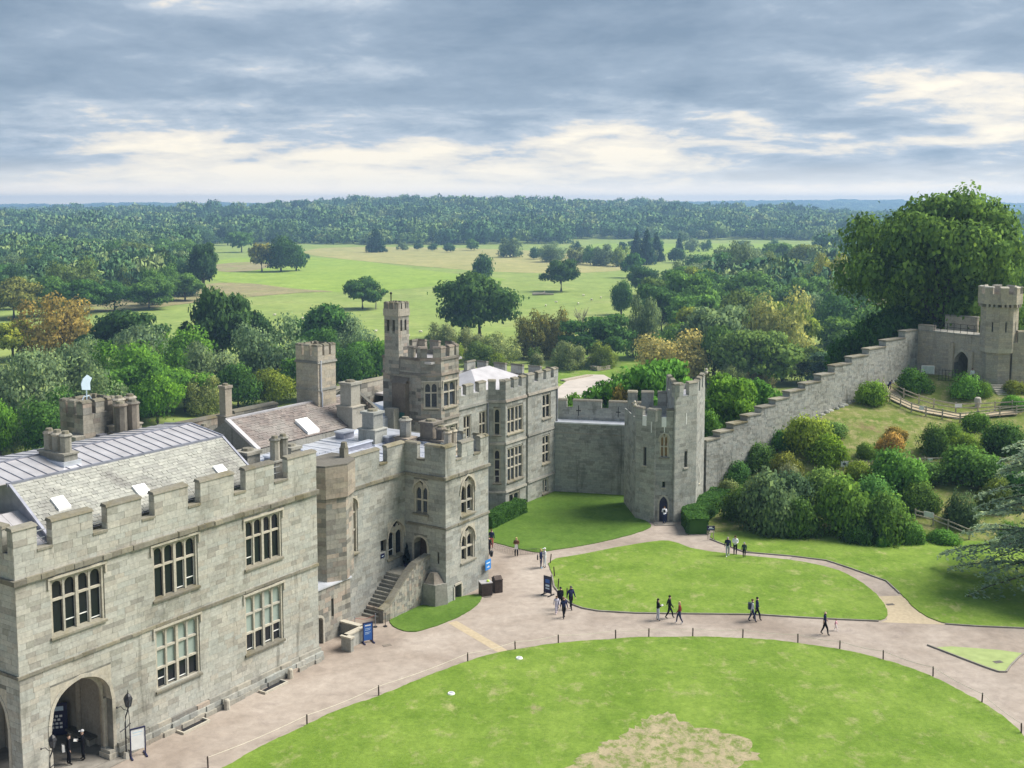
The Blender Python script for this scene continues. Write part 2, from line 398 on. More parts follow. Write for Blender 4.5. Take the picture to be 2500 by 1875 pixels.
def Hgt(x, y):
    x = np.asarray(x, float); y = np.asarray(y, float)
    ca, sa = math.cos(CROT), math.sin(CROT)
    dx, dy = x - CO.x, y - CO.y
    s = dx * ca + dy * sa; t = -dx * sa + dy * ca
    d = np.maximum(t - 17, s - 52)
    b = -12 * sstep(d / 26)
    inb = (x > 12) & (x < 110) & (y > 84) & (y < 215)
    m = np.full(x.shape, -99.0)
    if inb.any():
        q = np.stack([x[inb], y[inb]], 1); r2 = ((q[:, None, :] - CTRL[None, :, :2]) ** 2).sum(-1)
        m[inb] = _tps(r2) @ _w[:_n] + _w[_n] + q @ _w[_n + 1:]
    m = m - 30 * sstep((x - 96) / 14) - 30 * sstep((y - 190) / 25)
    z = np.maximum(b, m)
    hill = 30 * np.exp(-((x + 60) / 620) ** 2) * sstep((y - 1230) / 800) * (1 - .5 * sstep((y - 2300) / 900))
    hill += 16 * np.exp(-((x + 1500) / 900) ** 2) * sstep((y - 1800) / 1200)
    far = (30 + 9 * np.sin(x / 900.) + 5 * np.sin(x / 370. + 1.) + 20 * np.exp(-((x - 1700) / 900) ** 2)) * sstep((y - 4200) / 2400)
    roll = 2.5 * np.sin(x / 95. + y / 210.) * sstep((y - 1250) / 500)
    return z + hill + far + roll
def hz(x, y): return float(Hgt(np.array([x]), np.array([y]))[0])
def grow(a, end, g):
    out = [a[-1]]; st = a[-1] - a[-2]
    while abs(out[-1]) < abs(end): st *= g; out.append(out[-1] + st)
    return out[1:]
xs = list(np.arange(-60, 100.1, 1.0)); xs = sorted(grow(xs[::-1], -9000, 1.09)) + xs + grow(xs, 9000, 1.09)
ys = list(np.arange(30, 200.1, 1.0)); ys = [-400, -150, -50, 0] + ys + grow(ys, 7000, 1.06)
X, Y = np.meshgrid(xs, ys); Z = Hgt(X, Y)
nx, ny = len(xs), len(ys)
idx = np.arange(nx * ny).reshape(ny, nx)
Fq = np.stack([idx[:-1, :-1], idx[:-1, 1:], idx[1:, 1:], idx[1:, :-1]], -1).reshape(-1, 4)
ground = quadmesh('ground', np.stack([X, Y, Z], -1).reshape(-1, 3), Fq, M_MEAD, kind='structure', smooth=True)
ground.data.materials.append(M_MOUND)
cxm = X[:-1, :-1].ravel(); cym = Y[:-1, :-1].ravel()
ground.data.polygons.foreach_set('material_index', ((cxm > 8) & (cxm < 105) & (cym > 84) & (cym < 200) | (cym < 118) & (Z[:-1, :-1].ravel() > -1)).astype(np.int32))

# ------------------------------------------------------------------ courtyard surfaces
flat('courtyard_paving', [(-45, 28), (60, 28), (60, 79), (36.5, 79), (31, 80.5), (31.5, 86), (31, 90), (28, 95), (22, 97), (19.5, 99.5), (18.5, 103), (18.5, 110), (11, 116.5), (3, 118), (-22, 90), (-45, 55)], .03, M_TAR)
L1 = [(-16.0, 57.2), (-15.26, 58.34), (-13.69, 61.04), (-11.9, 63.1), (-10.26, 65.27), (-7.76, 67.44), (-3.78, 71.74), (-1.73, 73.41), (0.2, 74.43), (3.16, 75.55), (7.2, 76.36), (9.54, 76.63), (12.64, 76.68), (16.06, 76.47), (18.37, 75.93), (20.96, 75.01), (22.75, 74.14), (24.58, 72.63), (25.86, 71.45), (26.84, 69.96), (27.61, 68.12), (28.46, 65.99), (28.85, 64.56), (29.1, 62.01), (28, 52), (22, 44), (5, 40), (-12, 44), (-18, 52)]
L2 = [(2.95, 93.94), (3.32, 90.07), (3.39, 87.18), (3.93, 84.8), (4.63, 83.18), (5.37, 82.38), (6.43, 81.82), (9.13, 81.36), (12.93, 81.24), (17.91, 81.09), (21.02, 80.49), (24.14, 80.04), (26.51, 79.74), (27.4, 80.49), (27.95, 82.32), (28.17, 84.9), (27.99, 87.29), (27.52, 89.62), (26.66, 91.7), (24.34, 93.66), (20.84, 94.88), (16.04, 96.7), (14.39, 99.4), (13.08, 99.49), (10.29, 98.16), (6.2, 95.59)]
L3 = [(-4, 101.5), (-1.75, 99.12), (0.16, 97.39), (2.17, 95.9), (2.97, 96.45), (5.52, 97.58), (7.91, 99.12), (10.41, 100.92), (12.27, 102.78), (13.18, 104.27), (12.75, 105.81), (11.9, 109.49), (11.7, 114.2), (11.9, 116.2), (7.89, 117.2), (4.4, 118), (0, 114), (-4.5, 107)]
L4 = [(-8.78, 79.08), (-7.84, 77.92), (-6.89, 77.57), (-6.33, 77.92), (-5.02, 79.08), (-3.77, 80.75), (-2.81, 82.48), (-2.3, 84.28), (-2.4, 85.6), (-4.6, 84.5), (-6.4, 83.4), (-9.0, 80.6)]
L5 = [(18.4, 102.5), (17.81, 100.08), (20.21, 96.13), (23.93, 95.09), (26.65, 93.86), (28.13, 91.7), (30.04, 88.53), (30.1, 85.57), (29.99, 82.01), (30.43, 80.19), (31.12, 79.16), (33.28, 78.73), (36.42, 78.35), (60, 77.5), (90, 80), (90, 100), (45, 101.2), (30, 103)]
L6 = [(28.48, 75.27), (34.49, 74.04), (33.56, 73.0), (32.49, 71.72), (31.78, 70.75), (31.37, 70.8), (30.78, 71.63), (29.65, 73.38)]
flat('lawn', L1, .09, M_LAWN, .09, smooth_iter=1, rag=0.07)
flat('island_lawn', L2, .09, M_LAWN, .09, smooth_iter=1, rag=0.05)
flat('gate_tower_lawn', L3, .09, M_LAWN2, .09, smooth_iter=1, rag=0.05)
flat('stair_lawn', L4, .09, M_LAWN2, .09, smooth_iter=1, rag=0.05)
flat('slope_lawn', L5, .09, M_LAWN, .09, smooth_iter=1, rag=0.05)
flat('sown_patch', L6, .06, M_SOWN, .05, smooth_iter=1)
BARE = [(8.63, 64.64), (9.49, 64.54), (10.26, 63.86), (11.31, 62.91), (12.43, 61.63), (13.47, 60.22), (12.89, 59.38), (12.46, 58.47), (11.63, 57.43), (10.29, 56.5), (6.02, 56.2), (2.61, 57.12), (3.29, 58.23), (4.82, 60.57), (6.02, 61.99), (7.45, 63.48)]
flat('worn_turf', BARE, .094, M_BARE, smooth_iter=2, rag=.6)
flat('buff_strip', [(-4.65, 79.45), (-4.0, 79.81), (-0.28, 74.31), (-0.85, 73.83)], .034, M_YEL)
flat('buff_patch', [(28.0, 85.0), (30.3, 85.2), (30.2, 82.0), (30.5, 80.2), (31.08, 79.07), (26.59, 79.55), (27.2, 80.0), (27.9, 82.0)], .034, M_YEL)
for a, b in [((20.63, 94.47), (21.33, 95.38)), ((23.19, 93.46), (24.05, 94.8)), ((25.84, 92.28), (26.91, 93.46)), ((17.86, 95.92), (18.45, 96.34))]:
    d = (Vector(b) - Vector(a)).normalized(); p = Vector((-d.y, d.x)) * .07
    flat('drain_channel', [Vector(a) - p, Vector(b) - p, Vector(b) + p, Vector(a) + p], .034, M_KERB)
def kerb_line(name, pts, w=.10, h=.13):
    """row of kerb stones along a lawn edge"""
    mats = []; acc = []
    P = [Vector(p) for p in pts]
    for a, b in zip(P[:-1], P[1:]):
        L = (b - a).length; n = max(1, round(L / .9)); d = (b - a) / n
        for k in range(n):
            c = a + d * (k + .5); ang = math.atan2(d.y, d.x)
            mats.append(np.array(Matrix.Translation((c.x, c.y, h / 2)) @ Matrix.Rotation(ang, 4, 'Z') @ Matrix.Diagonal((d.length - .015, w, h, 1))))
    o = bpy.data.objects.new(name, None); link(o); o['kind'] = 'structure'
    pieces(o, 'kerb_stone', mats, M_KERB, 300, 'kerb_stones')
kerb_line('island_kerb', [(3.25, 90), (3.32, 87.18), (3.86, 84.8), (4.56, 83.1), (5.3, 82.3), (6.4, 81.74), (9.13, 81.28), (12.93, 81.16), (17.91, 81.01), (21.0, 80.42), (24.1, 79.97), (26.5, 79.68)])
kerb_line('slope_kerb', [(17.8, 100.0), (20.15, 96.08), (23.9, 95.02), (26.6, 93.8), (28.05, 91.66), (29.95, 88.5), (30.02, 85.57)])
kerb_line('slope_kerb', [(31.1, 79.1), (33.28, 78.66), (36.42, 78.28), (48, 77.8)])
kerb_line('patch_kerb', [(28.4, 75.2), (29.6, 73.3), (30.75, 71.5), (31.37, 70.7), (31.85, 70.68), (32.55, 71.66), (33.62, 72.95), (34.6, 74.0)])
# ------------------------------------------------------------------ building kit (all in the frame of the building's meshes)
class Face:
    """upright wall face from p0 to p1; outside lies to the right of the way p0 -> p1"""
    def __init__(s, p0, p1, z0, z1, holes=()):
        s.p0 = Vector((p0[0], p0[1], 0)); s.p1 = Vector((p1[0], p1[1], 0)); s.z0 = z0; s.z1 = z1
        s.L = (s.p1 - s.p0).length; s.d = (s.p1 - s.p0).normalized(); s.n = Vector((s.d.y, -s.d.x, 0)); s.holes = list(holes)
    def P(s, x, y, z): return s.p0 + s.d * x + s.n * y + Vector((0, 0, z))
def wall_mesh(mb, f, thick=.5):
    xs_ = sorted({0.0, f.L} | {min(max(h[0], 0), f.L) for h in f.holes} | {min(max(h[1], 0), f.L) for h in f.holes})
    zs_ = sorted({f.z0, f.z1} | {min(max(h[2], f.z0), f.z1) for h in f.holes} | {min(max(h[3], f.z0), f.z1) for h in f.holes})
    for i in range(len(xs_) - 1):
        for j in range(len(zs_) - 1):
            xm = (xs_[i] + xs_[i + 1]) / 2; zm = (zs_[j] + zs_[j + 1]) / 2
            if any(h[0] < xm < h[1] and h[2] < zm < h[3] for h in f.holes): continue
            a, b, c, d = xs_[i], xs_[i + 1], zs_[j], zs_[j + 1]
            mb.add([f.P(a, 0, c), f.P(b, 0, c), f.P(b, 0, d), f.P(a, 0, d)], [(0, 1, 2, 3)])
    for h in f.holes:
        t = h[4] if len(h) > 4 else thick
        a, b, c, d = h[:4]
        for q in ([f.P(a, 0, c), f.P(a, -t, c), f.P(a, -t, d), f.P(a, 0, d)], [f.P(b, 0, d), f.P(b, -t, d), f.P(b, -t, c), f.P(b, 0, c)],
                  [f.P(a, 0, d), f.P(a, -t, d), f.P(b, -t, d), f.P(b, 0, d)], [f.P(b, 0, c), f.P(b, -t, c), f.P(a, -t, c), f.P(a, 0, c)]):
            mb.add(q, [(0, 1, 2, 3)])
def courses(f, out, wts, course=.29, lmin=.42, lmax=.95, pad=.0, proud=(.004, .018), root_mat=None, depth=.10, grow_=1.0):
    """ashlar blocks over a face, leaving the openings free"""
    z = f.z0; nw = (root_mat.to_3x3() @ f.n) if root_mat is not None else f.n
    cw_ = (root_mat @ f.P(f.L / 2, 0, (f.z0 + f.z1) / 2)) if root_mat is not None else f.P(f.L / 2, 0, f.z0)
    fac = max(0.0, nw.dot((CAM - cw_).normalized()))
    while z < f.z1 - .06:
        h = course * random.uniform(.82, 1.18)
        if f.z1 - (z + h) < .14: h = f.z1 - z
        segs = [(0.0, f.L)]
        for ho in f.holes:
            if min(z + h, ho[3] + pad) - max(z, ho[2] - pad) > .25 * h:
                ns = []
                for a, b in segs:
                    if ho[1] + pad <= a or ho[0] - pad >= b: ns.append((a, b)); continue
                    if ho[0] - pad > a: ns.append((a, ho[0] - pad))
                    if ho[1] + pad < b: ns.append((ho[1] + pad, b))
                segs = ns
        for a, b in segs:
            x = a
            while x < b - .03:
                w = random.uniform(lmin, lmax) * grow_
                if b - (x + w) < lmin * .6: w = b - x
                pr = random.uniform(*proud)
                c = f.P(x + w / 2, pr - depth / 2, z + h / 2)
                m = np.eye(4); m[:3, 0] = np.array(f.d) * (w - .010); m[:3, 1] = np.array(f.n) * depth * -1; m[:3, 2] = (0, 0, h - .010); m[:3, 3] = c
                out.append(m); wts.append(fac + .02)
                x += w
        z += h
def band(mb, f, x0, x1, z0, z1, proud, back=-.05):
    a, b = f.P(x0, back, z0), f.P(x1, back, z0)
    q = [f.P(x0, back, z0), f.P(x1, back, z0), f.P(x1, proud, z0), f.P(x0, proud, z0), f.P(x0, back, z1), f.P(x1, back, z1), f.P(x1, proud * .6, z1), f.P(x0, proud * .6, z1)]
    mb.add(q, [(0, 1, 2, 3), (7, 6, 5, 4), (2, 1, 5, 6), (3, 2, 6, 7), (0, 3, 7, 4), (1, 0, 4, 5)])
def band_blocks(root, f, x0, x1, z0, z1, proud, mat=None, name='moulding_block', lmin=.5, lmax=1.0):
    """moulding laid in separate weathered blocks"""
    out = []; x = x0
    while x < x1 - .05:
        w = random.uniform(lmin, lmax); w = x1 - x if x1 - (x + w) < .3 else w
        pr = proud * random.uniform(.72, 1.08); hh = (z1 - z0) * random.uniform(.86, 1.0)
        c = f.P(x + w / 2, pr / 2 - .02, z0 + hh / 2); m = np.eye(4); m[:3, 0] = np.array(f.d) * (w - .012); m[:3, 1] = np.array(f.n) * -(pr + .04); m[:3, 2] = (0, 0, hh); m[:3, 3] = c; out.append(m); x += w
    pieces(root, name, out, mat or M_COPE, 300, 'moulding')
def fbox(mb, f, x0, x1, y0, y1, z0, z1, mi=0):
    v = [f.P(x0, y0, z0), f.P(x1, y0, z0), f.P(x1, y1, z0), f.P(x0, y1, z0), f.P(x0, y0, z1), f.P(x1, y0, z1), f.P(x1, y1, z1), f.P(x0, y1, z1)]
    mb.add(v, [(0, 1, 2, 3), (7, 6, 5, 4), (0, 4, 5, 1), (1, 5, 6, 2), (2, 6, 7, 3), (3, 7, 4, 0)], mi)
def arch_pts(kind, x0, x1, zs, zt, n=8):
    out = []
    for i in range(2 * n + 1):
        u = i / (2 * n); r = 1 - abs(2 * u - 1)          # 0 at the springing, 1 at the apex
        if kind == 'point': f_ = math.sqrt(max(0, 1 - (1 - r / 2) ** 2)) / .8660254
        elif kind == 'tudor': f_ = .82 * math.sqrt(max(0, 1 - (1 - r) ** 3.0)) + .18 * r
        else: f_ = math.sqrt(max(0, 1 - (1 - r) ** 2))
        out.append((x0 + (x1 - x0) * u, zs + (zt - zs) * f_))
    return out
def spandrel(mb, f, pts, ztop, yf, yb, mi=0):
    for (xa, za), (xb, zb) in zip(pts[:-1], pts[1:]):
        mb.add([f.P(xa, yf, za), f.P(xb, yf, zb), f.P(xb, yf, ztop), f.P(xa, yf, ztop)], [(0, 1, 2, 3)], mi)
        mb.add([f.P(xa, yf, za), f.P(xa, yb, za), f.P(xb, yb, zb), f.P(xb, yf, zb)], [(0, 1, 2, 3)], mi)
def arch_ring(mb, f, pts, w, y0, y1, mi=0):
    """moulding that follows an arch, w wide, standing y1 proud"""
    cx = (pts[0][0] + pts[-1][0]) / 2; n = len(pts)
    outer = []
    for i, (x, z) in enumerate(pts):
        a = Vector(pts[max(i - 1, 0)]); b = Vector(pts[min(i + 1, n - 1)]); t = (b - a).normalized(); nn = Vector((-t.y, t.x))
        outer.append((x + nn.x * w, z + nn.y * w))
    for i in range(n - 1):
        (xa, za), (xb, zb), (oa, pa), (ob, pb) = pts[i], pts[i + 1], outer[i], outer[i + 1]
        mb.add([f.P(xa, y1, za), f.P(xb, y1, zb), f.P(ob, y1, pb), f.P(oa, y1, pa), f.P(xa, y0, za), f.P(xb, y0, zb), f.P(ob, y0, pb), f.P(oa, y0, pa)],
               [(0, 1, 2, 3), (3, 2, 6, 7), (1, 0, 4, 5)], mi)
def window(root, f, x0, x1, z0, z1, n=4, transoms=(), head=None, kind='tudor', gmat=None, hood=True, sill=True, fmat=None, blinds=(), big=False, depth=.30):
    """stone window: surround > mullions, transoms, panes"""
    gmat = gmat or M_GLASS; fmat = fmat or M_PALE
    jw = .13; mw = .12
    mb = MB()
    yo, yi = -.04, -depth
    fbox(mb, f, x0, x0 + jw, yi, yo, z0, z1); fbox(mb, f, x1 - jw, x1, yi, yo, z0, z1)
    pts_big = None
    if big:                                      # one pointed arch over the whole window
        zs = z1 - (x1 - x0) * .62
        pts_big = arch_pts('point', x0, x1, zs, z1 - .05, 8)
        spandrel(mb, f, pts_big, z1 + .001, .012, yi)
        if hood: arch_ring(mb, f, pts_big, .14, -.02, .09); fbox(mb, f, x0 - .14, x0, -.02, .07, zs - .25, zs); fbox(mb, f, x1, x1 + .14, -.02, .07, zs - .25, zs)
    else:
        fbox(mb, f, x0 + jw, x1 - jw, yi, yo, z1 - jw, z1)
        if hood:
            fbox(mb, f, x0 - .16, x1 + .16, -.02, .11, z1 + .02, z1 + .15)
            fbox(mb, f, x0 - .16, x0 - .05, -.02, .09, z1 - .45, z1 + .02); fbox(mb, f, x1 + .05, x1 + .16, -.02, .09, z1 - .45, z1 + .02)
    w = mb.build('window', fmat, root)
    if sill:
        s_ = MB(); v = [f.P(x0 - .08, -.3, z0 - .16), f.P(x1 + .08, -.3, z0 - .16), f.P(x1 + .08, .12, z0 - .16), f.P(x0 - .08, .12, z0 - .16), f.P(x0 - .08, -.3, z0 + .12), f.P(x1 + .08, -.3, z0 + .12), f.P(x1 + .08, .12, z0 - .04), f.P(x0 - .08, .12, z0 - .04)]
        s_.add(v, [(0, 1, 2, 3), (7, 6, 5, 4), (2, 1, 5, 6), (3, 2, 6, 7), (0, 3, 7, 4), (1, 0, 4, 5)]); s_.build('sill', M_COPE, w)
    lw = (x1 - x0 - 2 * jw - (n - 1) * mw) / n
    ym0, ym1 = -depth + .02, -.10
    zb = z0 + .10; zt = (z1 - jw) if not big else z1 - .1
    edges = []
    for i in range(n):
        a = x0 + jw + i * (lw + mw); edges.append((a, a + lw))
    for i in range(n - 1):
        mm = MB(); a = edges[i][1]; e = .03 if (n == 4 and i == 1) else 0
        top = zt
        if big:
            xm = a + mw / 2; top = z1 - .2 - (x1 - x0) * .18
        fbox(mm, f, a - e, a + mw + e, ym0 - e, ym1 + e, zb - .06, top); mm.build('mullion', fmat, w)
    hh = head if head else min(.42, lw * .85)
    for i, (a, b) in enumerate(edges):
        hd = MB(); zl = zt if not big else z1 - (x1 - x0) * .42
        spandrel(hd, f, arch_pts('point' if big or kind == 'point' else 'tudor', a, b, zl - hh, zl - .03, 5), zl + (.3 if big else .002), ym1 - .04, ym0)
        hd.build('light_head', fmat, w)
    if big:
        tr = MB(); c = (x0 + x1) / 2; zq = z1 - (x1 - x0) * .40
        tr.bar(f.P(c, -.2, zq), f.P(x0 + (x1 - x0) * .28, -.2, z1 - (x1 - x0) * .20), .09, .14); tr.bar(f.P(c, -.2, zq), f.P(x1 - (x1 - x0) * .28, -.2, z1 - (x1 - x0) * .20), .09, .14)
        tr.build('tracery', fmat, w)
    for t in transoms:
        tm = MB(); fbox(tm, f, x0 + jw, x1 - jw, ym0 + .01, ym1 - .005, t - .06, t + .06); tm.build('transom', fmat, w)
    lv = [zb - .05] + list(transoms) + [zt if not big else z1 - .06]
    yp = ym0 + .05
    for i, (a, b) in enumerate(edges):
        for j in range(len(lv) - 1):
            pm = MB(); fbox(pm, f, a - .03, b + .03, yp - .02, yp, lv[j], lv[j + 1] - .0)
            pm.build('pane', M_BLIND if j in blinds else gmat, w)
            if j not in blinds and j == 0 and random.random() < .6 and gmat is M_GLASS:
                sb = MB(); zz_ = lv[0] + random.choice((.12, .5, .55)); fbox(sb, f, a, b, yp, yp + .03, zz_, zz_ + .05); fbox(sb, f, a, a + .035, yp, yp + .03, lv[0], zz_); fbox(sb, f, b - .035, b, yp, yp + .03, lv[0], lv[1] - .06); sb.build('sash', M_WHITE, w)
    if big:
        pm = MB(); fbox(pm, f, x0 + .02, x1 - .02, yp - .06, yp - .03, z1 - (x1 - x0) * .6, z1 - .05); pm.build('pane', gmat, w)
    return w
def merlon(root, f, x0, x1, z0, z1, th=.55, mat=None, out=None, wts=None, rm=None, cap=.14, over=.07, cmat=None):
    mb = MB(); fbox(mb, f, x0, x1, -th, 0, z0, z1 - cap); mo = mb.build('merlon', M_MORT, root)
    cb = MB(); v = [f.P(x0 - over, -th - over, z1 - cap), f.P(x1 + over, -th - over, z1 - cap), f.P(x1 + over, over, z1 - cap), f.P(x0 - over, over, z1 - cap),
                    f.P(x0 - over * .4, -th, z1 + .04), f.P(x1 + over * .4, -th, z1 + .04), f.P(x1 + over * .4, -.03, z1 - .015), f.P(x0 - over * .4, -.03, z1 - .015)]
    cb.add(v, [(0, 1, 2, 3), (7, 6, 5, 4), (2, 1, 5, 6), (3, 2, 6, 7), (0, 3, 7, 4), (1, 0, 4, 5)]); cb.build('coping', cmat or M_COPE, mo)
    if out is not None:
        a, b = f.P(x0, 0, 0), f.P(x1, 0, 0); fr = Face((a.x, a.y), (b.x, b.y), z0, z1 - cap - .01)
        ls = Face((f.P(x0, -th, 0).x, f.P(x0, -th, 0).y), (a.x, a.y), z0, z1 - cap - .01)
        rs = Face((b.x, b.y), (f.P(x1, -th, 0).x, f.P(x1, -th, 0).y), z0, z1 - cap - .01)
        bk = Face((f.P(x1, -th, 0).x, f.P(x1, -th, 0).y), (f.P(x0, -th, 0).x, f.P(x0, -th, 0).y), z0, z1 - cap - .01)
        for q in (fr, ls, rs, bk): courses(q, out, wts, .40, .5, 1.0, proud=(.01, .03), root_mat=rm)
    return mo
def sillcap(root, f, x0, x1, z, th=.55):
    mb = MB(); fbox(mb, f, x0, x1, -th - .05, .06, z - .10, z + .03); return mb.build('crenel_sill', M_COPE, root)
def tile_roof(root, P0, du, dv, nu, nv, mat, name='roof_tile', stuff='roof_tiles', thick=.035, lift=.05, wts=None, jit=.012):
    """P0 eaves corner; du along the eaves (one tile), dv up the slope (one course)"""
    du = Vector(du); dv = Vector(dv); nn = du.cross(dv).normalized(); out = []
    for j in range(nv):
        offx = (j % 2) * .5 + random.uniform(-.12, .12)
        for i in range(nu + 1):
            a = i - offx; b = a + 1 + random.uniform(-.06, .06); a = max(0, a); b = min(nu, b)
            if b - a < .15: continue
            w = (b - a) * du.length - .012
            c = Vector(P0) + du * ((a + b) / 2) + dv * (j + .5) + nn * (lift + random.uniform(-jit, jit))
            x = du.normalized(); y = (dv.normalized() * 1 - nn * .085).normalized(); z = x.cross(y)
            m = np.eye(4); m[:3, 0] = np.array(x) * w; m[:3, 1] = np.array(y) * dv.length * 1.12; m[:3, 2] = np.array(z) * thick; m[:3, 3] = c
            out.append(m)
    pieces(root, name, out, mat, 300, stuff)
def chimney(root, s, t, z0, z1, kind='octagon', w=.5, mat=None, n=1, dirn=(1, 0), base_h=.7):
    """stone stack with shafts on a plinth"""
    mat = mat or M_OLD
    L = w * 1.25 * n; mb = MB(); hx = L / 2 if dirn[0] else w * .7; hy = w * .7 if dirn[0] else L / 2
    mb.box(s - hx, s + hx, t - hy, t + hy, z0, z0 + base_h); mb.box(s - hx - .07, s + hx + .07, t - hy - .07, t + hy + .07, z0 + base_h, z0 + base_h + .1)
    c = mb.build('chimney', mat, root)
    fl = MB(); fl.box(s - hx - .14, s + hx + .14, t - hy - .14, t + hy + .14, z0 - .3, z0 + .14); fl.build('flashing', M_LEAD2, c)
    for i in range(n):
        o = (i - (n - 1) / 2) * w * 1.2; x, y = s + dirn[0] * o, t + dirn[1] * o
        sh = MB()
        if kind == 'octagon':
            sh.cyl((x, y), w * .5, z0 + base_h + .1, z1 - .22, 8); sh.cyl((x, y), w * .5, z1 - .22, z1 - .1, 8, w * .62); sh.cyl((x, y), w * .62, z1 - .1, z1, 8, w * .5)
        else:
            sh.box(x - w * .48, x + w * .48, y - w * .48, y + w * .48, z0 + base_h + .1, z1 - .2); sh.box(x - w * .57, x + w * .57, y - w * .57, y + w * .57, z1 - .2, z1)
        sh.build('shaft', mat, c)
        cp = MB(); cp.cyl((x, y), w * .36, z1, z1 + .16, 8, w * .3); cp.build('flue_cap', M_COPE, c)
    return c
def building(root, faces, mat, thick=.5, course=.29, lmin=.42, lmax=.95, extra=None, pad=.0, name='wall', proud=(.004, .018)):
    rm = root_world(root) @ Matrix.Translation(OFF.get(root.name, Vector()))
    out, wts = (extra if extra else ([], []))
    mb = MB()
    for f in faces:
        wall_mesh(mb, f, thick); courses(f, out, wts, course, lmin, lmax, pad, root_mat=rm, proud=proud)
    mb.build(name, M_MORT, root)
    pieces(root, 'stone_block', out, mat, 300, 'masonry', wts)
def rmat(root): return root_world(root) @ Matrix.Translation(OFF.get(root.name, Vector()))

# ================================================================== main range (front t = 0)
mw = castle('main_range', 'long two-storey stone castle range with mullioned windows, battlements and lead roof', 'building', -10.8, 5.0)
RM = rmat(mw); X0 = -21.6
fr = Face((X0, 0), (.1, 0), 0, 12.75)
WINS = [(-19.66, -16.42, 7.97, 10.95, (9.82,), ()), (-13.2, -9.98, 7.95, 11.0, (9.80,), ()), (-6.27, -3.15, 7.88, 10.85, (9.70,), ()),
        (-13.2, -10.0, 2.7, 6.2, (3.9, 5.03), (1, 2)), (-6.4, -3.15, 2.5, 6.15, (3.72, 4.92), (1, 2))]
AR = (-19.9, -16.2)
fr.holes = [(a - X0, b - X0, c, d, .6) for a, b, c, d, _, _ in WINS] + [(AR[0] - X0, AR[1] - X0, 0, 5.35, .9)]
lf = Face((X0, 10), (X0, 0), 0, 12.75); lf.holes = [(10 - 4.9, 10 - 1.1, 0, 5.6, .9)]
rf = Face((.1, 0), (.1, 10), 0, 12.75); bf = Face((.1, 10), (X0, 10), 9.0, 12.75)
out, wts = [], []
for a, b in ((-21.62, -20.3), (-19.42, -17.0), (-16.09, -13.85), (-12.97, -10.58), (-9.66, -7.06), (-6.11, -3.70), (-2.5, .12)):
    merlon(mw, fr, a - X0, b - X0, 12.75, 14.1, .42, out=out, wts=wts, rm=RM)
for a, b in ((-20.3, -19.42), (-17.0, -16.09), (-13.85, -12.97), (-10.58, -9.66), (-7.06, -6.11), (-3.70, -2.5)):
    sillcap(mw, fr, a - X0, b - X0, 12.75, .42)
for a, b in ((.9, 2.6), (3.6, 5.4), (6.4, 8.2)):
    merlon(mw, lf, 10 - b, 10 - a, 12.75, 14.1, .42, out=out, wts=wts, rm=RM)
building(mw, [fr, lf, rf, bf], M_ASH, .6, extra=(out, wts))
band_blocks(mw, fr, -.18, fr.L + .1, 11.22, 11.50, .20); band_blocks(mw, lf, 0, lf.L - .02, 11.22, 11.5, .20)
band_blocks(mw, fr, -.1, fr.L + .05, 6.38, 6.56, .11); band_blocks(mw, lf, 0, lf.L - .02, 6.38, 6.56, .11)
band_blocks(mw, fr, 5.6, fr.L + .1, 0, .32, .46, M_OLD, 'plinth_block'); band_blocks(mw, fr, 5.6, fr.L + .05, .3, .6, .34, M_GREY, 'plinth_block'); band_blocks(mw, fr, 5.6, fr.L + .04, .58, .86, .2, M_OLD, 'plinth_block')
for a, b, c, d, tr, bl in WINS:
    window(mw, fr, a - X0, b - X0, c, d, 4, tr, blinds=bl, kind='tudor')
# porch arches and the vaulted porch behind them
def archway(root, f, x0, x1, z1, kind='tudor', dz=2.0, thick=.9, mat=None):
    mb = MB(); pts = arch_pts(kind, x0, x1, z1 - dz, z1 - .12, 12); spandrel(mb, f, pts, z1 + .002, .015, -thick)
    arch_ring(mb, f, pts, .20, -.02, .05)
    fbox(mb, f, x0 - .2, x0, -.02, .04, .5, z1 - dz); fbox(mb, f, x1, x1 + .2, -.02, .04, .5, z1 - dz)
    p2 = [(x0 + .22 + (x - x0) * ((x1 - x0 - .44) / (x1 - x0)), z - .18) for x, z in pts]
    spandrel(mb, f, p2, z1, -.45, -.6)
    fbox(mb, f, x0, x0 + .22, -.6, -.45, 0, z1 - dz); fbox(mb, f, x1 - .22, x1, -.6, -.45, 0, z1 - dz)
    a_ = mb.build('archway', mat or M_PALE, root)
    for q in (x0, x1): bs = MB(); fbox(bs, f, q - .38, q + .38, -.75, .14, 0, .38); bs.build('pier_base', M_PALE, a_); bs = MB(); fbox(bs, f, q - .30, q + .30, -.7, .08, .38, .55); bs.build('pier_base', M_PALE, a_)
    return a_
archway(mw, fr, AR[0] - X0, AR[1] - X0, 5.35); archway(mw, lf, 10 - 4.9, 10 - 1.1, 5.6)
mb = MB(); mb.box(X0 + .9, -15.6, 6.0, 6.2, 0, 6); mb.box(-15.8, -15.6, .9, 6.1, 0, 6); mb.box(X0 + .5, -15.6, .9, 6.2, 6.0, 6.2); mb.box(X0 + .85, -15.6, .88, .92, 5.5, 6); mb.build('porch_vault', M_BUFF, mw)
mb = MB()
for s_ in (-20.4, -18.6, -16.9): mb.cyl((s_, 5.9), .16, 0, 5.4, 8)
for t_ in (1.3, 3.4, 5.4): mb.cyl((-15.85, t_), .16, 0, 5.4, 8)
mb.build('vault_shafts', M_BUFF, mw)
mb = MB(); mb.box(X0 - .1, -15.7, -.1, 6.1, .0, .12); mb.box(-20.2, -15.9, -.75, -.1, 0, .08); mb.build('porch_floor', M_KERB, mw)
mb = MB()
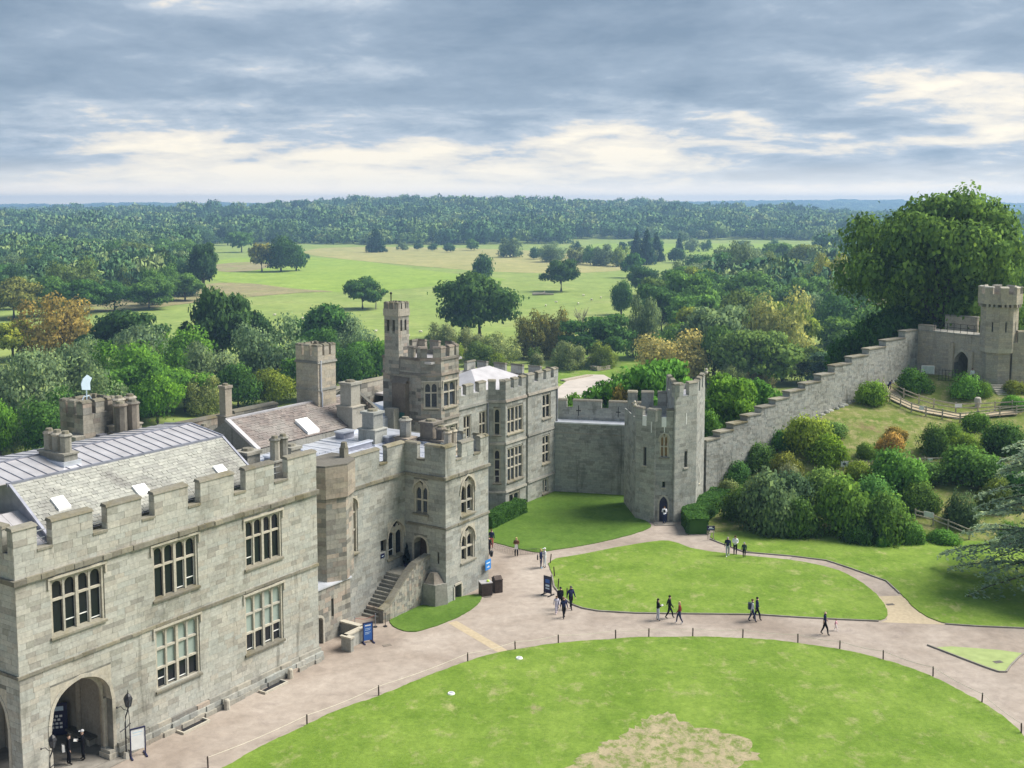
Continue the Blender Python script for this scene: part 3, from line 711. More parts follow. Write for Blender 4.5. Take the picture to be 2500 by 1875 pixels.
for k in range(8): mb.box(X0 + .95 + k * .25, X0 + 1.2 + k * .25, 6.2, 6.25, 0, .2)
# roofs: stone tiles below, lead above
EV = .714; nrm_len = math.hypot(1, EV)
def tz(t): return 13.61 + (t - 2.04) * EV
mb = MB(); mb.add([(-18.9, .9, tz(.9)), (-4, .9, tz(.9)), (-4, 4.24, tz(4.24)), (-18.9, 4.24, tz(4.24))], [(0, 1, 2, 3)])
mb.add([(-4, .9, tz(.9)), (-4, 4.24, tz(4.24)), (-4, 9.7, 15.4), (-4, 9.7, 10), (-4, .9, 10)], [(4, 3, 2, 1, 0)])
mb.add([(-18.9, .9, tz(.9)), (-18.9, 4.24, tz(4.24)), (-18.9, 9.7, 15.4), (-18.9, 9.7, 10), (-18.9, .9, 10)], [(0, 1, 2, 3, 4)]); rfo = mb.build('roof', M_LEADD, mw)
tile_roof(mw, (-18.85, .95, tz(.95)), (.37, 0, 0), (0, .183, .183 * EV), 40, 18, M_TILE, jit=.008)
mb = MB(); mb.bar((-18.95, .9, tz(.9) + .08), (-18.95, 4.3, tz(4.3) + .08), .16, .10); mb.bar((-3.98, .9, tz(.9) + .08), (-3.98, 4.3, tz(4.3) + .08), .16, .10); mb.box(-19.1, -3.9, 4.15, 4.32, 15.1, 15.32); mb.build('flashing', M_LEADD, mw)
k = 0; sW = .72; ss = -22.4
while ss < -4.2:
    e = min(ss + sW, -4.0)
    for (ta, za, tb, zb) in ((4.22, 15.3, 7.05, 15.78), (7.05, 15.78, 9.7, 15.5)):
        mb = MB(); mb.add([(ss + .01, ta, za), (e - .01, ta, za), (e - .01, tb, zb), (ss + .01, tb, zb), (ss + .01, ta, za - .04), (e - .01, ta, za - .04), (e - .01, tb, zb - .04), (ss + .01, tb, zb - .04)],
            [(0, 1, 2, 3), (5, 4, 7, 6), (4, 5, 1, 0), (6, 7, 3, 2), (4, 0, 3, 7), (1, 5, 6, 2)])
        mb.build('lead_sheet', M_LEAD, mw)
        mb = MB(); mb.bar((ss, ta - .03, za + .02), (ss, tb, zb + .02), .035, .05); mb.build('seam_roll', M_LEADD, mw)
    ss = e
mb = MB(); mb.bar((-22.4, 7.05, 15.82), (-4, 7.05, 15.82), .09, .09); mb.bar((-4.0, 4.2, 15.32), (-4, 7.05, 15.8), .09, .09); mb.bar((-4.0, 7.05, 15.8), (-4, 9.7, 15.52), .09, .09); mb.build('ridge_roll', M_LEADD, mw)
mb = MB(); mb.box(X0 + .4, -4, .55, 1.0, 12.35, 12.6); mb.box(-4, .1, .55, 10, 12.3, 12.42); mb.box(X0 + .4, -18.9, .55, 9.9, 12.2, 12.3); mb.build('gutter', M_LEAD2, mw)
for k in range(5):
    a = X0 + .5 + k * .62
    for (ta, za, tb, zb) in ((.7, 12.55, 3.6, 13.9), (3.6, 13.9, 6.5, 13.2)):
        mb = MB(); mb.add([(a, ta, za), (a + .6, ta, za), (a + .6, tb, zb), (a, tb, zb), (a, ta, za - .06), (a + .6, ta, za - .06), (a + .6, tb, zb - .06), (a, tb, zb - .06)],
            [(0, 1, 2, 3), (4, 5, 1, 0), (4, 0, 3, 7), (1, 5, 6, 2), (5, 4, 7, 6)]); mb.build('lead_sheet', M_LEAD, mw)
for (a, b, t0, t1) in ((-17.5, -16.72, 2.1, 2.8), (-12.55, -11.7, 1.72, 2.36), (-6.55, -5.78, 1.85, 2.33)):
    mb = MB(); mb.add([(a, t0, tz(t0) + .22), (b, t0, tz(t0) + .22), (b, t1, tz(t1) + .22), (a, t1, tz(t1) + .22), (a, t0, tz(t0)), (b, t0, tz(t0)), (b, t1, tz(t1)), (a, t1, tz(t1))],
        [(0, 1, 2, 3), (4, 5, 1, 0), (5, 6, 2, 1), (6, 7, 3, 2), (7, 4, 0, 3)]); sk = mb.build('skylight', M_WHITE, mw)
    mb = MB(); mb.add([(a + .08, t0 + .06, tz(t0 + .06) + .235), (b - .08, t0 + .06, tz(t0 + .06) + .235), (b - .08, t1 - .06, tz(t1 - .06) + .235), (a + .08, t1 - .06, tz(t1 - .06) + .235)], [(0, 1, 2, 3)]); mb.build('pane', M_LEAD2, sk)
chimney(mw, -14.75, 5.9, 15.5, 17.15, w=.62, mat=M_OLD, n=3, dirn=(0, 1), base_h=.5)
chimney(mw, -6.6, 10.2, 15.0, 17.25, w=.8, mat=M_DSTONE, n=2, dirn=(1, 0), base_h=.3)
chimney(mw, -5.1, 12.3, 14.2, 17.2, w=.75, mat=M_BUFF, n=2, dirn=(1, 0), base_h=1.1)
chimney(mw, -1.7, 1.5, 12.4, 15.1, w=.62, mat=M_OLD, n=2, dirn=(1, 0), base_h=1.2)
chimney(mw, -3.0, 3.0, 12.0, 14.3, 'block', w=1.15, mat=M_OLD, n=1, base_h=.8)
# thin safety rails behind the battlement gaps
for a, b in ((-20.3, -19.42), (-17.0, -16.09), (-10.58, -9.66), (-3.70, -2.5)):
    for z in (13.05, 13.45):
        mb = MB(); mb.bar((a - .1, .75, z), (b + .1, .75, z), .04); mb.build('guard_rail', M_WHITE, mw)
# ================================================================== chapel block: recessed wall, turret, stair and entrance tower
cb = castle('chapel_block', 'recessed stone wall and square entrance tower with outdoor stair and pointed windows', 'building', 10.0, 4.0)
RM = rmat(cb)
rc = Face((.1, 2.85), (12.96, 2.85), 0, 10.9); tl = Face((12.96, 2.85), (12.96, -.98), 0, 10.9); tf = Face((12.96, -.98), (18.65, -.98), 0, 10.9)
tr_ = Face((18.65, -.98), (18.65, 3.6), 0, 10.9); tr2 = Face((18.65, 3.6), (22.2, 3.6), 0, 10.6); tr3 = Face((22.2, 3.6), (22.2, 12.9), 0, 10.6)
rc.holes = [(6.25, 7.32, 4.95, 9.1, .6), (10.72, 12.72, 3.42, 6.25, .6), (9.88, 10.52, 4.15, 5.05, .4), (3.98, 4.18, 2.3, 3.45, .4), (5.0, 5.14, .8, 1.7, .4)]
tl.holes = [(2.85 - 1.98, 2.85 - .62, 6.72, 9.3, .6), (2.85 - 2.0, 2.85 - .74, 2.55, 4.9, .8), (2.85 + .22, 2.85 + .38, 3.0, 3.95, .4)]
tf.holes = [(1.95, 3.8, 6.4, 9.42, .6), (1.95, 3.8, 2.72, 5.5, .6), (1.08, 1.93, 0, 1.17, .6)]
out, wts = [], []
for f, a, b in ((rc, 6.55, 9.87), (rc, 10.75, 12.86), (tl, 0, 1.18), (tl, 1.92, 3.83), (tf, 0, 1.34), (tf, 2.10, 3.66), (tf, 4.6, 5.69), (tr_, 0, 1.2), (tr_, 2.2, 3.6)):
    merlon(cb, f, a, b, 10.9, 12.12, .38, out=out, wts=wts, rm=RM)
for f, a, b in ((rc, 9.87, 10.75), (tl, 1.18, 1.92), (tf, 1.34, 2.1), (tf, 3.66, 4.6)): sillcap(cb, f, a, b, 10.9, .38)
building(cb, [rc, tl, tf, tr_, tr2, tr3], M_GREY, extra=(out, wts))
band_blocks(cb, rc, 6.4, rc.L - .01, 9.55, 9.8, .16); band_blocks(cb, tl, -.02, tl.L - .01, 9.55, 9.8, .16); band_blocks(cb, tf, -.16, tf.L + .16, 9.56, 9.81, .165)
band_blocks(cb, tl, .3, tl.L - .01, 5.78, 5.95, .12); band_blocks(cb, tf, -.1, tf.L + .1, 5.785, 5.955, .12)
window(cb, rc, 6.25, 7.32, 4.95, 9.1, 2, (6.6, 7.9), big=True, depth=.4)
window(cb, rc, 10.72, 12.72, 3.42, 6.25, 2, (), big=True, depth=.35)
window(cb, tl, 2.85 - 1.98, 2.85 - .62, 6.72, 9.3, 2, (7.75,), big=True, gmat=M_LEADED)
window(cb, tf, 1.95, 3.8, 6.4, 9.42, 2, (7.4,), big=True, depth=.4)
window(cb, tf, 1.95, 3.8, 2.72, 5.5, 2, (3.75,), big=True, depth=.4)
def slit(root, f, x0, x1, z0, z1):
    mb = MB(); fbox(mb, f, x0 - .02, x1 + .02, -.4, -.28, z0 - .02, z1 + .02); return mb.build('slit_pane', M_GLASS, root)
for f, i in ((rc, 2), (rc, 3), (rc, 4), (tl, 2)): slit(cb, f, *f.holes[i][:4])
def door(root, f, x0, x1, z0, z1, mat=None, kind='tudor', dz=.6, y=-.75):
    mb = MB(); pts = arch_pts(kind, x0, x1, z1 - dz, z1 - .02, 8); spandrel(mb, f, pts, z1 + .002, .012, y); arch_ring(mb, f, pts, .16, -.02, .08)
    fbox(mb, f, x0 - .16, x0, -.02, .07, z0, z1 - dz); fbox(mb, f, x1, x1 + .16, -.02, .07, z0, z1 - dz)
    o = mb.build('doorway', M_PALE, root)
    d = MB(); fbox(d, f, x0, x1, y - .06, y, z0, z1); d.build('door_fill', mat or M_DWOOD, o)
    h = MB(); fbox(h, f, x1 - .2, x1 - .14, y, y + .05, z0 + 1.0, z0 + 1.15); h.build('handle', M_BLACK, o); return o
door(cb, tl, 2.85 - 2.0, 2.85 - .74, 2.55, 4.9); door(cb, tf, 1.08, 1.93, 0, 1.17, M_NAVY, 'round', .05, -.5)  # tower doorway stands open; a dark panel is added for its shaded inside
# turret in the corner of the recess
oc = [(4.5 + 2.0 * math.cos(R(a)), 3.35 + 2.0 * math.sin(R(a))) for a in (180, 225, 270, 315, 360)]
tt = [Face(oc[i], oc[i + 1], 3.95, 10.2) for i in range(4)]
oc2 = [(4.5 + 2.18 * math.cos(R(a)), 3.35 + 2.18 * math.sin(R(a))) for a in (180, 225, 270, 315, 360)]
tt2 = [Face(oc2[i], oc2[i + 1], 9.9, 12.1) for i in range(4)]
lw_ = Face((.1, 1.6), (5.1, 1.6), 0, 3.95); lw2 = Face((5.1, 1.6), (5.1, 2.85), 0, 3.95)
lw_.holes = [(3.0, 3.25, 1.6, 2.9, .3), (1.0, 2.1, 0, 2.0, .5)]
building(cb, tt + [lw_, lw2], M_OLD, course=.34, name='turret_wall')
building(cb, tt2, M_RED, course=.36, name='turret_parapet')
slit(cb, lw_, *lw_.holes[0][:4]); door(cb, lw_, 1.0, 2.1, 0, 2.0, M_DWOOD, 'tudor', .35, -.45)
mb = MB(); mb.prism([(p[0], p[1]) for p in oc2] + [(6.6, 4.5), (2.4, 4.5)], 12.1, 12.22); mb.build('turret_cap', M_DSTONE, cb)
mb = MB(); mb.add([(.1, 1.5, 3.95), (5.2, 1.5, 3.95), (5.2, 2.86, 4.15), (.1, 2.86, 4.15), (.1, 1.5, 3.85), (5.2, 1.5, 3.85)], [(0, 1, 2, 3), (4, 5, 1, 0)]); mb.build('lead_ledge', M_LEAD2, cb)
mb = MB(); mb.box(5.7, 6.15, 2.5, 2.95, 11.2, 12.9); mb.cyl((5.92, 2.7), .28, 12.9, 13.3, 6, .2); mb.build('pinnacle', M_COPE, cb)
# outdoor stair: each step its own block, landing, parapet wall with a raked coping
for k in range(12):
    a = 7.75 + k * .255; z = (k + 1) * .2125
    mb = MB(); mb.box(a, a + .30 if k < 11 else 12.96, .95, 2.84, 0 if k < 1 else z - .34, z); mb.build('step', M_OLD, cb)
mb = MB(); mb.box(10.8, 12.95, .94, 2.83, 0, 2.50); mb.build('landing', M_OLD, cb)
bw = [Face((7.35, .5), (12.95, .5), 0, .01)]
prof = [(7.35, .95), (8.1, 1.15), (9.2, 2.0), (10.4, 2.95), (11.2, 3.35), (12.95, 3.6)]
out, wts = [], []
for (a, za), (b, zb) in zip(prof[:-1], prof[1:]):
    n = max(1, round((b - a) / .3))
    for k in range(n):
        xa = a + (b - a) * k / n; xb = a + (b - a) * (k + 1) / n; zt_ = za + (zb - za) * (k + .5) / n
        courses(Face((xa, .5), (xb, .5), 0, zt_), out, wts, .26, .3, .34, root_mat=RM, proud=(.0, .03))
pieces(cb, 'stone_block', out, M_OLD, 120, 'stair_masonry', wts)
mb = MB(); n = len(prof); v = []
for x, z in prof: v += [(x, .52, 0), (x, .94, 0), (x, .94, z - .02), (x, .52, z - .02)]
fs = []
for i in range(n - 1):
    for j in range(4): fs.append((i * 4 + j, i * 4 + (j + 1) % 4, i * 4 + 4 + (j + 1) % 4, i * 4 + 4 + j))
fs += [(0, 3, 2, 1), (n * 4 - 4, n * 4 - 3, n * 4 - 2, n * 4 - 1)]; mb.add(v, fs); mb.build('stair_parapet', M_OLD, cb)
for (a, za), (b, zb) in zip(prof[:-1], prof[1:]):
    mb = MB(); mb.bar((a, .73, za + .03), (b, .73, zb + .03), .56, .14); mb.build('raked_coping', M_COPE, cb)
mb = MB(); mb.prism([(12.0, -.7), (13.0, -1.15), (13.2, -.9), (12.95, .5), (11.9, .5)], 0, 1.7, scale_top=.9); mb.prism([(12.15, -.5), (12.9, -.85), (12.95, .4), (12.1, .4)], 1.7, 2.5, scale_top=.4); mb.build('buttress', M_OLD, cb)
# flat lead roof in trays
mb = MB(); mb.prism([(.1, 2.9), (13, 2.9), (13, -.5), (18.6, -.5), (18.6, 3.7), (22.2, 3.7), (22.2, 13), (.1, 13)], 9.9, 10.35); mb.build('roof_deck', M_LEADD, cb)
for i in range(32):
    for j in range(3):
        a = .4 + i * .67; t0 = 3.3 + j * 3.25
        z = 10.36 + .10 * ((i // 7 + j) % 2) + j * .16
        mb = MB(); mb.box(a + .03, a + .63, t0 + .04, t0 + 3.18, z - .12, z + random.uniform(.0, .05)); mb.build('lead_sheet', M_LEAD2, cb)
for i in range(4):
    a = 13.3 + i * 1.3; mb = MB(); mb.box(a, a + 1.24, -.45, 3.2, 10.36, 10.42); mb.build('lead_sheet', M_LEAD2, cb)
for (a, t0, w_, d_, h_) in ((4.2, 8.6, 1.5, .9, .35), (8.2, 6.4, 2.6, .5, .3), (9.0, 9.6, .9, .9, .5), (15.6, 11.3, 1.3, .9, .55), (17.2, 7.9, 1.6, 1.1, .3), (12.6, 8.3, 3.0, .35, .25), (6.6, 10.6, .9, .7, .3)):
    mb = MB(); mb.box(a, a + w_, t0, t0 + d_, 10.4, 10.75 + h_); sk = mb.build('roof_light', M_LEADD, cb)
    mb = MB(); mb.box(a - .08, a + w_ + .08, t0 - .08, t0 + d_ + .08, 10.75 + h_, 10.87 + h_); mb.build('cover', M_LEAD2, sk)
mb = MB()
mb.bar((1.0, 4.2, 11.4), (5.5, 4.2, 11.4), .04); mb.bar((1.0, 4.2, 10.9), (5.5, 4.2, 10.9), .04)
for k in range(4): mb.bar((1.0 + k * 1.5, 4.2, 10.4), (1.0 + k * 1.5, 4.2, 11.4), .04)
mb.build('guard_rail', M_WHITE, cb)
chimney(cb, 3.6, 5.6, 10.5, 13.1, 'block', w=1.0, mat=M_OLD, n=1, base_h=.9)
chimney(cb, 16.9, 9.3, 10.5, 13.2, 'block', w=1.25, mat=M_GREY, n=1, base_h=1.2)
chimney(cb, 18.2, 6.9, 10.5, 12.6, w=.95, mat=M_OLD, n=1, base_h=.5)
chimney(cb, 20.2, 5.8, 10.5, 12.2, 'block', w=1.35, mat=M_DSTONE, n=1, base_h=.2)
chimney(cb, 19.7, 4.4, 10.5, 11.9, w=.8, mat=M_DSTONE, n=1, base_h=.3)
chimney(cb, 16.2, .9, 10.5, 12.6, w=.6, mat=M_BUFF, n=2, base_h=.5)
# hall roof behind: brown stone tiles
hr = castle('hall_roof_range', 'long low stone-tiled hall with brown streaked roof behind the lead flats', 'building', 14, 17)
mb = MB(); mb.add([(7.6, 13.0, 10.2), (22.0, 13.0, 10.2), (22.0, 13.0, 11.2), (7.6, 13.0, 11.2), (7.6, 16.3, 13.15), (22, 16.3, 13.15), (7.6, 19.6, 11.2), (22, 19.6, 11.2), (7.6, 19.6, 5), (22, 19.6, 5), (7.6, 13.0, 5), (22, 13, 5)],
   [(0, 1, 2, 3), (3, 2, 5, 4), (4, 5, 7, 6), (6, 7, 9, 8), (10, 3, 4, 6, 8), (9, 7, 5, 2, 11)]); mb.build('hall_body', M_OLD, hr)
SV = math.hypot(3.3, 1.95)
tile_roof(hr, (7.7, 13.0, 11.25), (.48, 0, 0), (0, 3.3 / 15, 1.95 / 15), 29, 15, M_TILE2)
mb = MB(); mb.box(7.55, 22.0, 16.15, 16.45, 13.2, 13.33); mb.bar((7.6, 12.9, 11.25), (7.6, 16.3, 13.25), .4, .2); mb.build('ridge', M_LEAD, hr)
mb = MB(); mb.add([(13.3, 13.1, 11.65), (14.7, 13.1, 11.65), (14.7, 14.5, 12.5), (13.3, 14.5, 12.5), (13.3, 13.1, 11.2), (14.7, 13.1, 11.2), (14.7, 14.5, 12), (13.3, 14.5, 12)], [(0, 1, 2, 3), (4, 5, 1, 0), (5, 6, 2, 1), (7, 4, 0, 3)]); mb.build('skylight', M_WHITE, hr)
chimney(hr, 18.9, 13.4, 10.9, 15.0, 'block', w=1.25, mat=M_OLD, n=1, base_h=2.0)
chimney(hr, 9.1, 18.0, 11.5, 15.6, 'block', w=.72, mat=M_RED, n=1, base_h=1.6)
chimney(hr, 5.0, 16.0, 11.0, 13.2, w=.7, mat=M_DSTONE, n=1, base_h=.4)
mb = MB(); mb.add([(22.3, 13.2, 10), (22.3, 19, 10), (22.3, 19, 12.4), (22.3, 16.6, 14.1), (22.3, 13.2, 12.0), (22.7, 13.2, 10), (22.7, 19, 10), (22.7, 19, 12.4), (22.7, 16.6, 14.1), (22.7, 13.2, 12.0)],
   [(4, 3, 2, 1, 0), (5, 6, 7, 8, 9), (3, 4, 9, 8), (2, 3, 8, 7)]); mb.build('gable_wall', M_OLD, hr)
mb = MB()
for k in range(9): mb.box(22.15, 22.4, 13.3 + k * .34, 13.3 + k * .34 + .2, 11.75 + k * .22, 12.0 + k * .22)
mb.build('gable_corbels', M_DSTONE, hr)
mb = MB(); mb.box(22.8, 30, 13.2, 19, 9.5, 11.2); mb.add([(22.8, 13.2, 11.25), (25.5, 13.2, 11.25), (25.5, 18.5, 12.4), (22.8, 18.5, 12.4)], [(0, 1, 2, 3)]); mb.build('back_roof', M_LEAD2, hr)
# rear river wall with wide merlons
rw = castle('river_wall', 'rear battlemented stone parapet wall on the river side behind the roofs', 'wall', 15, 21)
RM = rmat(rw); out, wts = [], []
rwf = Face((-4, 20.3), (38, 20.3), 6, 11.6)
for a, b in ((4.6, 9.6), (10.4, 15.6), (16.2, 21.2), (26.5, 31.5), (32.3, 36.2), (37, 41.9)): merlon(rw, rwf, a, b, 11.6, 12.5 + .02 * a, .6, out=out, wts=wts, rm=RM)
building(rw, [rwf, Face((38, 20.9), (-4, 20.9), -6, 11.6)], M_OLD, extra=(out, wts))
# ------------------------------------------------------------------ square rear tower
def box_tower(root, s0, s1, t0, t1, z0, z1, mh, nm, mat, over=.0, gapf=.42, rm=None):
    P = [(s0, t0), (s1, t0), (s1, t1), (s0, t1)]; fs = [Face(P[i], P[(i + 1) % 4], z0, z1) for i in range(4)]
    out, wts = [], []; RM = rmat(root)
    for f in fs:
        L = f.L; u = L / (nm + (nm - 1) * gapf) if nm > 1 else L
        for k in range(nm): a = k * u * (1 + gapf); merlon(root, f, a, a + u - .002, z1, z1 + mh, .35, out=out, wts=wts, rm=RM, over=.05)
    building(root, fs, mat, extra=(out, wts), course=.3)
    mb = MB(); mb.box(s0 + .1, s1 - .1, t0 + .1, t1 - .1, z1 - .4, z1 - .1); mb.build('roof_deck', M_LEAD, root); return fs
rt_ = castle('rear_tower', 'plain square stone tower with battlements and a drainpipe behind the tiled roof', 'tower', 18, 17)
fs = box_tower(rt_, 17.3, 19.55, 15.6, 18.1, 6, 17.2, .95, 3, M_BUFF)
mb = MB()
for f in fs: band(mb, f, -.1, f.L + .1, 16.55, 16.75, .12); band(mb, f, -.06, f.L + .06, 14.2, 14.4, .08)
mb.build('string_course', M_OLD, rt_)
mb = MB(); mb.tube([(17.6, 15.5, 16.8), (17.6, 15.5, 14.2), (17.7, 15.5, 14.0), (17.7, 15.5, 12)], .07); mb.build('drainpipe', M_LEAD2, rt_)
wt_ = castle('weathervane_tower', 'small square stone tower with broken battlements carrying a white weathervane', 'tower', -6.5, 14)
box_tower(wt_, -7.85, -5.2, 13.0, 15.4, 6, 16.3, .9, 3, M_OLD)
mb = MB(); mb.box(-6.9, -6.3, 12.6, 13.0, 14.6, 14.9); mb.box(-6.7, -6.5, 12.7, 13.0, 13.0, 14.6); mb.build('rain_hopper', M_LEADD, wt_)
mb = MB(); mb.box(-8.6, -7.86, 12.8, 14.2, 6, 15.0); mb.build('annex', M_OLD, wt_)
vn = thing('weathervane', 'pale weathervane figure on curled iron feet above the small broken-topped tower', 'weathervane', cw(-6.7, 14.1, 17.0), CROT)
mb = MB(); mb.tube([(0, 0, 0), (0, 0, .8)], .04); mb.tube([(-.35, 0, .1), (-.2, 0, .35), (0, 0, .3)], .03); mb.tube([(.35, 0, .1), (.2, 0, .35), (0, 0, .3)], .03); mb.build('scroll_stand', M_PALEB, vn)
mb = MB(); mb.add([(-.35, -.03, .8), (.3, -.03, .7), (.28, -.03, 1.2), (.45, -.03, 1.5), (.1, -.03, 1.75), (-.25, -.03, 1.5), (-.4, -.03, 1.2), (-.35, .03, .8), (.3, .03, .7), (.28, .03, 1.2), (.45, .03, 1.5), (.1, .03, 1.75), (-.25, .03, 1.5), (-.4, .03, 1.2)],
   [(0, 1, 2, 3, 4, 5, 6), (13, 12, 11, 10, 9, 8, 7)] + [(i, 7 + i, 7 + (i + 1) % 7, (i + 1) % 7) for i in range(7)]); mb.build('vane', M_PALEB, vn)

# ================================================================== canted stair tower with belfry turret
ot = castle('stair_tower', 'tall many-sided stone tower with leaded windows and a slim belfry turret', 'tower', 27.6, 12)
RM = rmat(ot); PG = [(25.1, 14.9), (25.1, 10.6), (26.2, 9.2), (28.9, 9.2), (30.2, 10.6), (30.2, 14.9)]
of = [Face(PG[i], PG[(i + 1) % 6], 0, 16.55) for i in range(6)]
of[1].holes = [(.25, 1.53, 12.05, 14.35, .5)]; of[2].holes = [(.35, 2.35, 12.0, 14.3, .5), (.45, 2.3, 8.2, 10.3, .5)]; of[3].holes = [(.4, 1.5, 12.0, 14.3, .5)]
out, wts = [], []
for f, lst in ((of[1], ((.0, .55), (1.1, 1.76))), (of[2], ((0, .7), (1.3, 2.0), (2.3, 2.7))), (of[3], ((0, .5), (1.2, 1.9))), (of[0], ((2.9, 3.5), (3.9, 4.28))), (of[4], ((0, .8), (1.6, 2.6), (3.2, 4.2))), (of[5], ((.3, 1.2), (1.9, 2.8)))):
    for a, b in lst: merlon(ot, f, a, b, 16.55, 17.5, .32, out=out, wts=wts, rm=RM, cmat=M_DSTONE)
building(ot, of, M_OLD, extra=(out, wts), course=.3)
for z0, z1, pr in ((14.95, 15.15, .14), (10.9, 11.1, .14), (16.3, 16.5, .10)):
    mb = MB()
    for f in of: band(mb, f, -.06, f.L + .06, z0, z1, pr)
    mb.build('string_course', M_DSTONE, ot)
window(ot, of[1], .25, 1.53, 12.05, 14.35, 2, (13.4,), gmat=M_LEADED); window(ot, of[2], .35, 2.35, 12.0, 14.3, 2, (13.35,), gmat=M_LEADED)
window(ot, of[3], .4, 1.5, 12.0, 14.3, 2, (13.35,), gmat=M_LEADED); window(ot, of[2], .45, 2.3, 8.2, 10.3, 2, (9.4,), gmat=M_LEADED)
mb = MB(); mb.box(25.3, 30, 9.6, 14.7, 16.0, 16.2); mb.build('roof_deck', M_LEAD, ot)
mb = MB(); mb.box(24.5, 25.12, 11.9, 13.4, 10.9, 14.2); mb.add([(24.4, 11.8, 14.2), (25.12, 11.8, 14.7), (25.12, 13.5, 14.7), (24.4, 13.5, 14.2)], [(3, 2, 1, 0)]); mb.build('hooded_chimney_breast', M_DSTONE, ot)
TP = [(24.95, 14.55), (24.95, 12.95), (26.45, 12.95), (26.45, 14.55)]
bt = [Face(TP[i], TP[(i + 1) % 4], 14.9, 20.2) for i in range(4)]
for f in bt: f.holes = [(f.L * .18, f.L * .36, 18.75, 19.75, .3), (f.L * .58, f.L * .76, 18.75, 19.75, .3)]
out, wts = [], []
for f in bt:
    for k in range(3): merlon(ot, f, k * f.L * .38 - .04, k * f.L * .38 + f.L * .24, 20.75, 21.35, .22, out=out, wts=wts, rm=RM, over=.03)
building(ot, bt, M_OLD, extra=(out, wts), course=.3, name='belfry_wall')
mb = MB(); mb.box(24.88, 26.52, 12.88, 14.62, 20.1, 20.75); mb.build('belfry_parapet', M_OLD, ot)
mb = MB(); mb.cyl((25.5, 14.2), .05, 21.3, 22.2, 6); mb.ball((25.5, 14.2, 22.1), .12); mb.build('finial', M_BLACK, ot)
mb = MB(); mb.box(23.6, 24.4, 12.5, 13.5, 9.5, 12.0); mb.build('roof_hut', M_OLD, ot)
mb = MB(); mb.box(24.41, 24.5, 12.0, 12.5, 10.4, 11.6); mb.build('green_door', plain('green_paint', (.03, .10, .09)), ot)

# ================================================================== far house with bay windows
fh = castle('bay_window_house', 'three-storey stone house front with canted bay and stacked mullioned windows beside the tower', 'building', 39, 14)
RM = rmat(fh)
h1 = Face((30.2, 10.8), (36.0, 10.8), 0, 12.2); b1 = Face((36.0, 10.8), (36.9, 9.4), 0, 12.2); b2 = Face((36.9, 9.4), (40.6, 9.4), 0, 12.2); b3 = Face((40.6, 9.4), (41.2, 10.4), 0, 12.2)
k0 = Face((41.2, 10.4), (41.3, 9.6), 0, 12.2); k1 = Face((41.3, 9.6), (47.2, 9.6), 0, 12.2); k2 = Face((47.2, 9.6), (47.2, 20.5), 0, 12.2); k3 = Face((47.2, 20.5), (30.2, 20.5), -8, 12.2)
b2.holes = [(.3, 3.2, 7.75, 10.4, .5), (.3, 3.2, 3.0, 6.35, .5), (.6, 2.6, .1, 1.75, .5)]
k1.holes = [(2.75, 4.45, 8.15, 10.7, .5), (2.75, 4.3, 3.45, 6.4, .5), (2.8, 4.1, .3, 1.85, .5)]
h1.holes = [(4.2, 5.5, 7.9, 10.3, .5), (1.6, 2.9, 7.9, 10.3, .5), (4.2, 5.5, 3.3, 6.2, .5), (1.6, 2.9, 3.3, 6.2, .5)]
b1.holes = [(.5, 1.2, 7.75, 10.4, .5), (.5, 1.2, 3.0, 6.35, .5)]
out, wts = [], []
for f, lst in ((h1, ((.1, 1.3), (2.1, 3.3), (4.2, 5.4))), (b1, ((0, .7), (1.1, 1.66))), (b2, ((0, .9), (1.5, 2.3), (2.9, 3.7))), (k1, ((0, 1.2), (1.9, 2.9), (3.5, 4.4), (5.0, 5.9))), (k2, ((0, 1.2), (2, 3.4), (4.2, 5.6), (6.4, 7.8), (8.8, 10))), (k3, ((0, 1.6), (3.2, 6), (8, 10.5), (12.5, 15)))):
    for a, b in lst: merlon(fh, f, a, b, 12.2, 13.15, .4, out=out, wts=wts, rm=RM)
building(fh, [h1, b1, b2, b3, k0, k1, k2, k3], M_GREY, extra=(out, wts))
for z0, z1, pr in ((10.95, 11.18, .15), (6.8, 7.0, .12), (2.0, 2.2, .14)):
    mb = MB()
    for f in (h1, b1, b2, b3, k0, k1, k2): band(mb, f, -.03, f.L + .03, z0, z1, pr)
    mb.build('string_course', M_OLD, fh)
for f, hs, n_ in ((b2, ((0, (8.9,)), (1, (4.3, 5.3))), 4), (k1, ((0, (9.4,)), (1, (4.5, 5.4)), (2, ())), 2), (h1, ((0, (9.0,)), (1, (9.0,)), (2, (4.4,)), (3, (4.4,))), 2), (b1, ((0, (8.9,)), (1, (4.3, 5.3))), 1)):
    for i, trs in hs: window(fh, f, *f.holes[i][:4], n_, trs, hood=False, gmat=M_LEADED if f is b2 else M_GLASS)
window(fh, b2, *b2.holes[2][:4], 2, (), hood=False, sill=False)
mb = MB(); mb.box(30.4, 47, 10.9, 20.3, 11.6, 11.8); mb.box(37.1, 40.6, 9.6, 11, 11.6, 11.8); mb.build('roof_deck', M_LEAD, fh)
for a, b, t0, t1, z in ((31.5, 36.5, 11.6, 15.5, 12.6), (36.2, 46.0, 12.0, 18.5, 13.4)):
    mb = MB(); c = (t0 + t1) / 2; e = (t1 - t0) / 2
    mb.add([(a, t0, 11.8), (b, t0, 11.8), (b, t1, 11.8), (a, t1, 11.8), (a + e, c, z), (b - e, c, z)], [(0, 1, 5, 4), (2, 3, 4, 5), (3, 0, 4), (1, 2, 5)]); mb.build('hipped_roof', M_LEAD, fh)
mb = MB(); mb.tube([(46.9, 9.5, 11), (46.9, 9.5, 0)], .07); mb.tube([(35.8, 10.7, 11), (35.8, 10.7, 0)], .07); mb.build('drainpipe', M_LEADD, fh)

